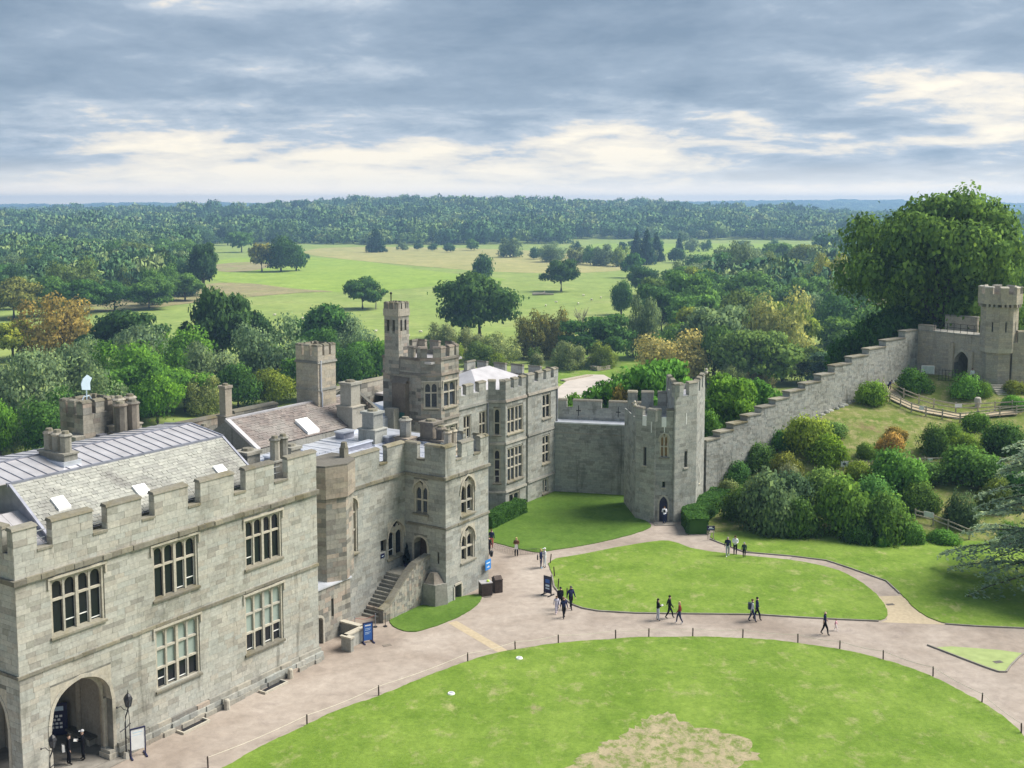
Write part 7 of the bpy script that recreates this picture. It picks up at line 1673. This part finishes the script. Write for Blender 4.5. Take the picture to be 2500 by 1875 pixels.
# litter bins
for i, (x, y) in enumerate(((-2.05, 85.35), (-1.15, 86.1))):
    t = thing('litter_bin', ('left litter bin with pale lid beside the entrance tower', 'right litter bin with pointed dark hood beside the entrance tower')[i], 'bin', (x, y, .03), R(20)); w = .85 if i == 0 else .62
    mb = MB(); mb.box(-w / 2, w / 2, -.33, .33, .05, 1.0); mb.build('liner', M_BLACK, t)
    for k in range(int(w / .1)):
        for yy in (-.35, .35): mb = MB(); mb.box(-w / 2 + k * .1 + .01, -w / 2 + k * .1 + .09, yy - .015, yy + .015, 0, .95); mb.build('slat', M_DWOOD, t)
    for k in range(6):
        for xx in (-w / 2 - .015, w / 2 + .015): mb = MB(); mb.box(xx - .015, xx + .015, -.33 + k * .11 + .01, -.33 + k * .11 + .1, 0, .95); mb.build('slat', M_DWOOD, t)
    mb = MB(); mb.box(-w / 2 - .04, w / 2 + .04, -.38, .38, 1.0, 1.07); (mb if i == 0 else mb.add([(-w / 2, -.36, 1.07), (w / 2, -.36, 1.07), (w / 2, .36, 1.07), (-w / 2, .36, 1.07), (-w / 2, 0, 1.3), (w / 2, 0, 1.3)], [(0, 1, 5, 4), (2, 3, 4, 5), (3, 0, 4), (1, 2, 5)]) or mb).build('lid', M_LEAD if i == 0 else M_DWOOD, t)
    if i == 0: mb = MB(); mb.ball((.18, -.1, 1.12), .13, .13, .1); mb.build('flap', plain('lime_plastic', (.45, .6, .08)), t)
# lamp standards
def lamp_post(s, t_, label, sc_=1.15):
    c = cw(s, t_); L_ = thing('lamp_post', label, 'lamp', (c.x, c.y, .03), CROT)
    mb = MB(); mb.cyl((0, 0), .18, 0, .32, 8, .12); mb.build('foot', M_PALE, L_)
    mb = MB(); mb.tube([(0, 0, .3), (0, 0, 1.75), (.03, 0, 2.05), (.14, 0, 2.25), (.2, 0, 2.45)], .035, 7); mb.build('pole', M_BLACK, L_)
    mb = MB(); mb.tube([(-.3, 0, 1.42), (.05, 0, 1.5), (.3, 0, 1.62)], .03, 5); mb.build('ladder_bar', M_BLACK, L_)
    mb = MB(); mb.tube([(.16, 0, 2.3), (-.05, 0, 2.42), (-.2, 0, 2.62), (-.42, 0, 2.66)], .018, 5); mb.ball((-.43, 0, 2.66), .05); mb.tube([(.2, 0, 2.3), (.24, 0, 1.9), (.24, 0, 1.2)], .015, 5); mb.build('scroll', M_BLACK, L_)
    h = MB(); h.cyl((.2, 0), .08, 2.45, 2.5, 6, .14); h.cyl((.2, 0), .23, 2.86, 3.0, 6, .16); h.cyl((.2, 0), .16, 3.0, 3.12, 6, .05); h.cyl((.2, 0), .03, 3.12, 3.3, 6, .01)
    for k in range(6): a = k * math.pi / 3; h.bar((.2 + .13 * math.cos(a), .13 * math.sin(a), 2.5), (.2 + .21 * math.cos(a), .21 * math.sin(a), 2.87), .022)
    hd = h.build('lantern', M_BLACK, L_); L_.scale = (sc_, sc_, sc_)
    g = MB(); g.cyl((.2, 0), .12, 2.5, 2.86, 6, .195); g.build('lantern_glass', M_LEADED, hd); return L_
lamp_post(-15.85, -.6, 'black scrolled lamp post right of the porch arch'); lamp_post(-20.6, -.75, 'black scrolled lamp post left of the porch arch cut by the bottom edge', 1.03)
# stone bench in the porch
c = cw(-16.0, 3.0); t = thing('stone_bench', 'dark stone bench with scroll supports inside the porch', 'bench', (c.x, c.y, .12), CROT)
mb = MB(); mb.box(-.3, .3, -1.1, 1.1, .42, .54); mb.build('seat', M_DSTONE, t)
for q in (-.8, .8): mb = MB(); mb.prism([(-.2, q - .12), (.2, q - .12), (.26, q), (.2, q + .12), (-.2, q + .12)], 0, .42, scale_top=1.2); mb.build('leg', M_PALE, t)
# stair foot: rope stanchions, topiary
for i, (x, y) in enumerate(((-11.12, 78.01), (-9.75, 78.6), (-9.05, 78.7))):
    t = thing('stanchion', ('left metal stanchion at the foot of the outdoor stair', 'middle metal stanchion at the foot of the outdoor stair', 'dark short stanchion against the stair parapet')[i], 'stanchion', (x, y, .03)); mb = MB(); mb.cyl((0, 0), .15, 0, .05, 12); mb.build('base', M_BLACK, t); mb = MB(); mb.cyl((0, 0), .025, .05, .95, 8); mb.ball((0, 0, .97), .04); mb.build('pole', M_BLACK if i == 2 else M_LEADD, t)
mb = MB(); a = Vector((-11.12, 78.01, .92)); b = Vector((-9.75, 78.6, .92)); mb.tube([a.lerp(b, k / 6) - Vector((0, 0, .18 * math.sin(math.pi * k / 6))) for k in range(7)], .02, 5); tag(mb.build('barrier_rope', plain('red_rope', (.3, .12, .1))), 'dull red rope between the stair foot stanchions', 'rope')
c = cw(12.45, 2.35); t = thing('topiary', 'dark slim cone shrub in a blue pot beside the tower door', 'plant', (c.x, c.y, 2.5)); mb = MB(); mb.cyl((0, 0), .2, 0, .38, 10, .26); mb.build('pot', M_NAVY, t)
cn, _ = crown_mesh('conifer', 900, .16, 44); o = bpy.data.objects.new('foliage', cn); link(o, t); o.location = (0, 0, .3); o.scale = (.3, .3, 1.5); o.color = (.012, .025, .03, 1)
c = cw(18.9, -1.1); t = thing('wall_lantern', 'small dark lantern hanging on the far corner of the entrance tower', 'lantern', (c.x, c.y, 2.2)); mb = MB(); mb.cyl((0, 0), .1, 0, .4, 6, .16); mb.cyl((0, 0), .2, .4, .5, 6, .05); mb.build('cage', M_BLACK, t)
# light wells and guard stones along the main range
for i, (a, b) in enumerate(((-12.3, -10.3), (-5.9, -3.9))):
    c = cw((a + b) / 2, -.75); t = thing('light_well', ('left', 'right')[i] + ' stone kerbed light well at the foot of the main range', 'light well', (c.x, c.y, .03), CROT); L_ = (b - a) / 2
    for bx in ((-L_, L_, -.32, -.22), (-L_, -L_ + .1, -.22, .3), (L_ - .1, L_, -.22, .3)): mb = MB(); mb.box(*bx, 0, .14); mb.build('kerb', M_PALE, t)
    mb = MB(); mb.box(-L_ + .1, L_ - .1, -.22, .3, .0, .02); mb.build('pit_dark_panel', M_BLACK, t)  # flat black sheet painted as the shade inside the pit; nothing is sunk
for i, s_ in enumerate((-8.6, -3.25)):
    c = cw(s_, -.62); mb = MB(); mb.cyl((0, 0), .2, 0, .55, 9, .17); mb.ball((0, 0, .55), .17, .17, .1, 9, 4); o = mb.build('guard_stone', M_PALE); o.location = (c.x, c.y, .03); tag(o, ('left', 'right')[i] + ' short round guard stone at the foot of the main range', 'guard stone')
lwl = castle('basement_wall', 'low stepped stone wall round the basement door beside the main range', 'wall', 3.2, 0)
for bx in ((2.2, 4.3, -.55, -.25), (4.0, 4.3, -.25, 1.58), (2.0, 2.3, -1.1, -.25)):
    mb = MB(); mb.box(*bx, 0, .95); o = mb.build('wall_segment', M_GREY, lwl); mb = MB(); mb.box(bx[0] - .06, bx[1] + .06, bx[2] - .06, bx[3] + .06, .95, 1.06); mb.build('coping', M_PALE, o)

# ================================================================== people
def skeleton(pose):
    """unit-height joints: name -> (x, y forward, z), radius"""
    J = {'pelvis': ((0, 0, .525), .083), 'spine': ((0, .0, .62), .076), 'chest': ((0, .0, .745), .088), 'neck': ((0, .005, .835), .036), 'head': ((0, .012, .885), .052), 'crown': ((0, .012, .945), .047)}
    w = {'walk': (1, .125), 'stride': (-1, .155)}.get(pose, (1, .018)); sg, st_ = w
    for sx, n in ((-1, 'l'), (1, 'r')):
        f = st_ * sx * sg; kb = .03 if pose in ('walk', 'stride') else .005
        J['hip' + n] = ((sx * .052, .0, .50), .062); J['knee' + n] = ((sx * .055, f * .55 + kb, .285), .042); J['ankle' + n] = ((sx * .055, f - (.02 if f < 0 else 0), .05 + (.03 if f < -.05 else 0)), .027); J['toe' + n] = ((sx * .06, f + .075, .022), .02)
        J['sho' + n] = ((sx * .108, 0, .795), .046)
        if pose in ('hold', 'lean'):
            J['elb' + n] = ((sx * .135, .02, .655), .032); J['wri' + n] = ((sx * .05, .14, .665), .022)
        else:
            J['elb' + n] = ((sx * .135, -f * .35 - .01, .645), .032); J['wri' + n] = ((sx * .142, -f * .8 + .03, .515), .022)
    if pose == 'lean':
        for k in ('spine', 'chest', 'neck', 'head', 'crown', 'shol', 'shor', 'elbl', 'elbr', 'wril', 'wrir'):
            (x, y, z), r_ = J[k]; J[k] = ((x, y + (z - .52) * .55, .52 + (z - .52) * .86), r_)
    return J
BONES = [('pelvis', 'spine', 'top'), ('spine', 'chest', 'top'), ('chest', 'neck', 'top'), ('neck', 'head', 'skin'), ('head', 'crown', 'skin')]
for n in 'lr': BONES += [('pelvis', 'hip' + n, 'bot'), ('hip' + n, 'knee' + n, 'bot'), ('knee' + n, 'ankle' + n, 'bot'), ('ankle' + n, 'toe' + n, 'shoe'), ('chest', 'sho' + n, 'top'), ('sho' + n, 'elb' + n, 'top'), ('elb' + n, 'wri' + n, 'arm')]
POSES = {}; tmp = {}
for pose in ('stand', 'walk', 'stride', 'hold', 'lean'):
    J = skeleton(pose); names = list(J); me = bpy.data.meshes.new('body'); me.from_pydata([J[n][0] for n in names], [(names.index(a), names.index(b)) for a, b, _ in BONES], [])
    o = bpy.data.objects.new('tmp_body', me); link(o); o.modifiers.new('skin', 'SKIN'); s_ = o.modifiers.new('sub', 'SUBSURF'); s_.levels = 1; s_.render_levels = 1
    for i, n in enumerate(names):
        r_ = J[n][1]; sv = me.skin_vertices[0].data[i]; sv.radius = (r_ * 1.12, r_ * .82) if n in ('pelvis', 'spine', 'chest') else (r_, r_); sv.use_root = (n == 'pelvis')
    tmp[pose] = (o, J)
bpy.context.view_layer.update(); dg = bpy.context.evaluated_depsgraph_get()
for pose, (o, J) in tmp.items():
    me = bpy.data.meshes.new_from_object(o.evaluated_get(dg)); cs = np.array([p.center for p in me.polygons]); best = np.full(len(cs), 9.0); lab = np.zeros(len(cs), int)
    for a, b, k in BONES:
        A_ = np.array(J[a][0]); B_ = np.array(J[b][0]); d = B_ - A_; tt_ = np.clip(((cs - A_) @ d) / (d @ d), 0, 1); dd = np.linalg.norm(cs - A_ - tt_[:, None] * d, axis=1) - .5 * (J[a][1] * (1 - tt_) + J[b][1] * tt_); m_ = dd < best; best[m_] = dd[m_]; lab[m_] = {'skin': 0, 'top': 1, 'bot': 2, 'shoe': 3, 'arm': 4}[k]
    lab[(lab == 1) & (cs[:, 2] < .55)] = 2 if pose != 'none' else 1
    me.polygons.foreach_set('material_index', lab.astype(np.int32)); me.polygons.foreach_set('use_smooth', [True] * len(me.polygons)); POSES[pose] = (me, J)
for o, J in tmp.values(): bpy.data.objects.remove(o, do_unlink=True)
hb = MB(); hb.ball((0, 0, -.02), .017, .009, .024, 6, 5)
for k, (fx, ln) in enumerate(((-.012, .030), (-.004, .036), (.004, .034), (.012, .027))): hb.tube([(fx, 0, -.036), (fx, .003, -.036 - ln * .55), (fx, .009, -.036 - ln)], [.0045, .004, .003], 5)
hb.tube([(.014, .002, -.018), (.024, .008, -.032), (.024, .013, -.044)], [.005, .0045, .003], 5); HAND = hb.mesh('hand')
fc = MB(); fc.ball((-.018, .052, .912), .006, .004, .005, 6, 4); fc.ball((.018, .052, .912), .006, .004, .005, 6, 4); fc.add([(-.007, .056, .894), (.007, .056, .894), (0, .07, .896), (0, .058, .915)], [(0, 1, 2), (1, 3, 2), (3, 0, 2)]); fc.box(-.014, .014, .052, .057, .874, .879); FACE = fc.mesh('face')
PM = {}
def cm(c, rough=.85):
    k = tuple(round(v, 3) for v in c)
    if k not in PM: PM[k] = plain('cloth_%d' % len(PM), c, rough, var=.12, scale=20, spec=.1)
    return PM[k]
SKIN = (.50, .33, .25); NV = (.02, .025, .07); BK = (.012, .012, .016); WH = (.75, .76, .78); GY = (.35, .37, .42); BR = (.10, .06, .03); BL = (.48, .36, .18); DJ = (.03, .04, .09)
def person(x, y, head, H, pose, top, bot, hair, label, shoe=BK, style='short', bare_arm=False, z=.03, cap=None):
    me, J = POSES[pose]; p = thing('person', label, 'person', (x, y, z), R(head) - math.pi / 2, 'visitors in the castle grounds')
    b = me.copy()
    for c in (SKIN, top, bot, shoe, SKIN if bare_arm else top): b.materials.append(cm(c))
    o = bpy.data.objects.new('body', b); link(o, p); o.scale = (H, H, H)
    for n, sx in (('l', -1), ('r', 1)):
        hm_ = HAND.copy(); hm_.materials.append(cm(SKIN)); o = bpy.data.objects.new('hand', hm_); link(o, p); w = J['wri' + n][0]; e = J['elb' + n][0]; o.location = Vector(w) * H; o.scale = (-sx * H, H, H)
        d = (Vector(w) - Vector(e)).normalized(); o.rotation_euler = d.to_track_quat('-Z', 'Y').to_euler()
    fm = FACE.copy(); fm.materials.append(cm((.22, .12, .09))); o = bpy.data.objects.new('face', fm); link(o, p); o.scale = (H, H, H); hy, hzz = J['head'][0][1] - .012, J['head'][0][2] - .885; o.location = (0, hy * H, hzz * H)
    hx = Vector(J['crown'][0]); hb_ = MB()
    if style != 'bald':
        hb_.ball((hx.x, hx.y - .012, hx.z + .0), .052, .056, .048, 10, 6)
        if style == 'long': hb_.ball((hx.x, hx.y - .046, hx.z - .075), .046, .024, .085, 8, 6)
        o = hb_.build('hair' if not cap else 'cap', cm(cap or hair), p); o.scale = (H, H, H)
        if cap: pk = MB(); pk.box(hx.x - .035, hx.x + .035, hx.y + .03, hx.y + .095, hx.z - .005, hx.z + .005); q = pk.build('peak', cm(cap), o)
    return p
def bag(name, label, x, y, z, w, d, h, mat, head=0):
    t = thing(name, label, 'bag', (x, y, z), R(head)); mb = MB(); mb.prism([(-w / 2, -d / 2), (w / 2, -d / 2), (w / 2, d / 2), (-w / 2, d / 2)], 0, h, scale_top=.82); mb.build('body', mat, t)
    mb = MB(); mb.tube([(-w * .25, 0, h), (-w * .2, 0, h + .16), (w * .2, 0, h + .16), (w * .25, 0, h)], .012, 5); mb.build('strap', M_BLACK, t); return t
person(-1.8, 97.3, 80, 1.75, 'stand', NV, (.55, .16, .13), BR, 'person in navy top and coral trousers behind the entrance tower corner')
person(-2.0, 95.4, -60, 1.65, 'stand', BK, BK, (.02, .015, .01), 'person in black coat half hidden at the entrance tower corner', style='long')
person(.38, 95.1, -95, 1.68, 'hold', (.14, .07, .04), BK, BL, 'fair haired woman in brown top carrying a white bag by the hoop fence', style='long'); bag('white_bag', 'white carrier bag held by the woman at the hoop fence', .36, 94.86, .72, .3, .12, .38, M_WHITE)
person(2.4, 91.8, -20, 1.68, 'stand', NV, NV, BL, 'woman in navy with shoulder bag near the island lawn tip', shoe=(.3, .5, .7)); person(2.72, 92.05, -160, 1.7, 'hold', WH, WH, BL, 'person in white facing the woman in navy', cap=WH); bag('shoulder_bag', 'black shoulder bag of the woman in navy', 2.12, 91.75, .8, .12, .3, .34, M_BLACK)
person(3.28, 81.3, -80, 1.36, 'walk', (.55, .53, .62), (.50, .48, .58), BR, 'girl in pale lilac clothes at the left of the walking family', style='long', shoe=(.6, .45, .5)); person(3.6, 82.2, -75, 1.74, 'stride', BK, BK, BR, 'adult in black with cap at the back of the walking family', cap=BK)
person(3.78, 80.4, -75, 1.58, 'walk', NV, BK, (.22, .13, .06), 'girl in dark clothes with long brown hair at the front of the walking family', style='long'); person(4.38, 82.2, -60, 1.82, 'walk', NV, BK, (.08, .07, .06), 'man in navy jacket with white stripe walking beside the island lawn', cap=(.10, .10, .09))
person(10.57, 79.86, 10, 1.68, 'hold', BK, (.42, .44, .50), (.02, .015, .012), 'woman in black top and pale jeans reading while walking', style='long'); mb = MB(); mb.box(-.14, .14, -.1, .1, 0, .01); o = mb.build('leaflet', M_WHITE); o.location = (10.86, 79.9, 1.16); o.rotation_euler = (R(25), 0, R(-80)); tag(o, 'white leaflet in the hands of the woman in black top', 'leaflet')
person(11.46, 80.3, 0, 1.76, 'stride', BK, BK, (.02, .015, .012), 'man in black suit striding along the courtyard path'); person(12.04, 79.3, 170, 1.66, 'walk', (.20, .035, .03), DJ, BL, 'fair haired woman in dark red jacket and jeans', style='long', shoe=WH)
person(17.33, 79.6, 0, 1.74, 'walk', GY, DJ, BR, 'man in grey top with dark backpack'); bag('backpack', 'dark backpack on the man in grey', 17.12, 79.6, 1.0, .2, .3, .46, M_NAVY); person(17.75, 79.95, 0, 1.76, 'walk', NV, BK, BK, 'man in navy walking just behind the backpacker')
person(21.89, 77.1, -10, 1.78, 'walk', NV, BK, BR, 'bald man in navy t-shirt and black trousers on the wide path', style='bald', bare_arm=True); person(22.9, 77.9, -30, .88, 'walk', (.70, .40, .45), (.7, .6, .6), BR, 'toddler in pink beside the bald man', shoe=WH)
person(18.47, 95.0, -100, 1.74, 'walk', NV, GY, BR, 'man in navy top and grey shorts on the curved path', shoe=WH, cap=(.3, .28, .25)); person(19.19, 95.4, -100, 1.74, 'hold', WH, BK, BR, 'person in white shirt and dark shorts on the curved path'); person(19.8, 94.6, -95, 1.4, 'stand', (.03, .05, .06), BK, BR, 'child in dark clothes on the curved path', cap=(.3, .3, .3))
person(-23.75, 58.35, 30, 1.75, 'stand', BK, BK, (.02, .015, .01), 'person in black with white shoulder bag standing in the porch', z=.12); bag('shoulder_bag', 'white bag on the hip of the person in the porch', -24.0, 58.25, .95, .14, .4, .34, M_WHITE, 30)
person(-23.2, 58.9, 200, 1.74, 'hold', BK, BK, BR, 'person in black with white cap holding a paper in the porch', z=.12, cap=WH); mb = MB(); mb.box(-.12, .12, -.09, .09, 0, .008); o = mb.build('paper', M_WHITE); o.location = (-23.5, 58.75, 1.3); o.rotation_euler = (.5, .2, .4); tag(o, 'paper held by the person with the white cap', 'paper')
person(44.3, 132.6, -30, 1.72, 'lean', (.02, .02, .09), (.02, .02, .07), (.02, .02, .02), 'person in dark blue leaning on the fence at the mound path bend', z=hz(44.3, 132.6)); person(54.4, 133.2, -90, 1.7, 'stand', WH, BK, BK, 'person in white shirt standing in the mound gate arch', z=hz(54.4, 133.2), style='long')
person(14.35, 104.7, 85, 1.72, 'lean', WH, DJ, BR, 'person in white top bending at the gate tower door', shoe=WH, z=.12); bag('backpack', 'black backpack on the person at the gate tower door', 14.35, 104.78, 1.2, .24, .16, .26, M_BLACK)

# ================================================================== meadow life and river bank timber
M_WOOL = plain('wool', (.62, .58, .47), .95, var=.1)
sm = MB().ball((0, 0, .62), .34, .62, .34, 8, 6, 0).ball((0, .68, .78), .12, .2, .14, 6, 5, 0)
for a, b in ((-.18, -.38), (.18, -.38), (-.18, .36), (.18, .36)): sm.cyl((a, b), .05, 0, .4, 5)
sm = sm.mesh('sheep'); sm.materials.append(M_WOOL)
for i, (x, y) in enumerate(((-67, 443), (-77, 417), (-40, 393), (-17, 401), (-45, 374), (-57, 341), (-25, 341), (-24, 328), (-12, 324), (7, 401), (5, 379), (33, 524), (35, 499), (19, 487), (40, 511), (-23, 458), (-1, 524), (-62, 352), (-64, 350), (-30, 372), (-33, 360), (-19, 352), (14, 470), (28, 480), (-90, 430))):
    o = bpy.data.objects.new('sheep', sm); link(o); o.location = (x, y, hz(x, y)); o.rotation_euler = (0, 0, random.uniform(0, 6.28)); tag(o, 'tiny pale sheep grazing in the meadow', 'sheep', 'sheep in the meadow')
mb = MB(); mb.tube([(0, 0, .6), (5, .6, .7), (10, .2, .5)], [.7, .6, .3], 7); mb.tube([(5, .6, .7), (6, 2, 2.2)], [.3, .1], 5); o = mb.build('fallen_log', M_DEADW); o.location = (9.5, 529, -12); tag(o, 'grey fallen log in the meadow left of the dark domed tree', 'log')
def plank_stack(x, y, rot, L, n, m, label):
    t = thing('timber_stack', label, 'timber', (x, y, -11.8), R(rot))
    for i in range(n):
        for j in range(m): b = MB(); b.box(-L / 2 + random.uniform(-.3, .3), L / 2 + random.uniform(-.3, .3), (i - n / 2) * .55, (i - n / 2) * .55 + .45, j * .35, j * .35 + .28); b.build('beam', M_WOOD, t)
plank_stack(15.5, 273, 50, 11, 3, 1, 'long pale beams lying beside the boat landing'); plank_stack(22.5, 288, 40, 4.5, 5, 3, 'stacked pale timber behind the long beams'); plank_stack(17.0, 309, 15, 5, 6, 3, 'pale timber stack on the river bank lawn')
plank_stack(22, 310, 60, 3, 4, 1, 'small timber pile on the river bank lawn')
t = thing('white_canopy', 'low white tarpaulin over gear on the river bank lawn', 'tarpaulin', (26, 313, -11.9)); mb = MB(); mb.add([(-1.8, -1, 0), (1.8, -1, 0), (1.8, 1, 0), (-1.8, 1, 0), (-1.2, 0, 1.0), (1.2, 0, .8)], [(0, 1, 5, 4), (2, 3, 4, 5), (3, 0, 4), (1, 2, 5)]); mb.build('sheet', M_WHITE, t)
c = (39.5, 268); t = thing('ruined_hut', 'low grey ruined stone hut between the trees beyond the gate tower', 'hut', (c[0], c[1], -12)); mb = MB(); mb.box(-3, 3, -2, 2, 0, 3); mb.build('wall', M_GREY, t); mb = MB(); mb.add([(-3.3, -2.3, 3), (3.3, -2.3, 3), (3.3, 2.3, 3), (-3.3, 2.3, 3), (-2.5, 0, 4.4), (2.5, 0, 4.4)], [(0, 1, 5, 4), (2, 3, 4, 5), (3, 0, 4), (1, 2, 5)]); mb.build('roof', M_DSTONE, t)
# ================================================================== air
M_HAZE = bpy.data.materials.new('haze'); M_HAZE.use_nodes = True; nt = M_HAZE.node_tree; nt.nodes.clear(); H_ = NT(nt); oo = H_.n('ShaderNodeOutputMaterial'); pv = H_.n('ShaderNodeVolumePrincipled'); H_.l(pv.outputs[0], oo.inputs['Volume'])
pv.inputs['Color'].default_value = (.42, .68, 1.0, 1); pv.inputs['Density'].default_value = 2.6e-4; pv.inputs['Anisotropy'].default_value = .2
mb = MB(); mb.box(xs[0] - 60, xs[-1] + 60, -500, ys[-1] + 60, -30, 84); hz_o = mb.build('haze', M_HAZE); hz_o['kind'] = 'stuff'
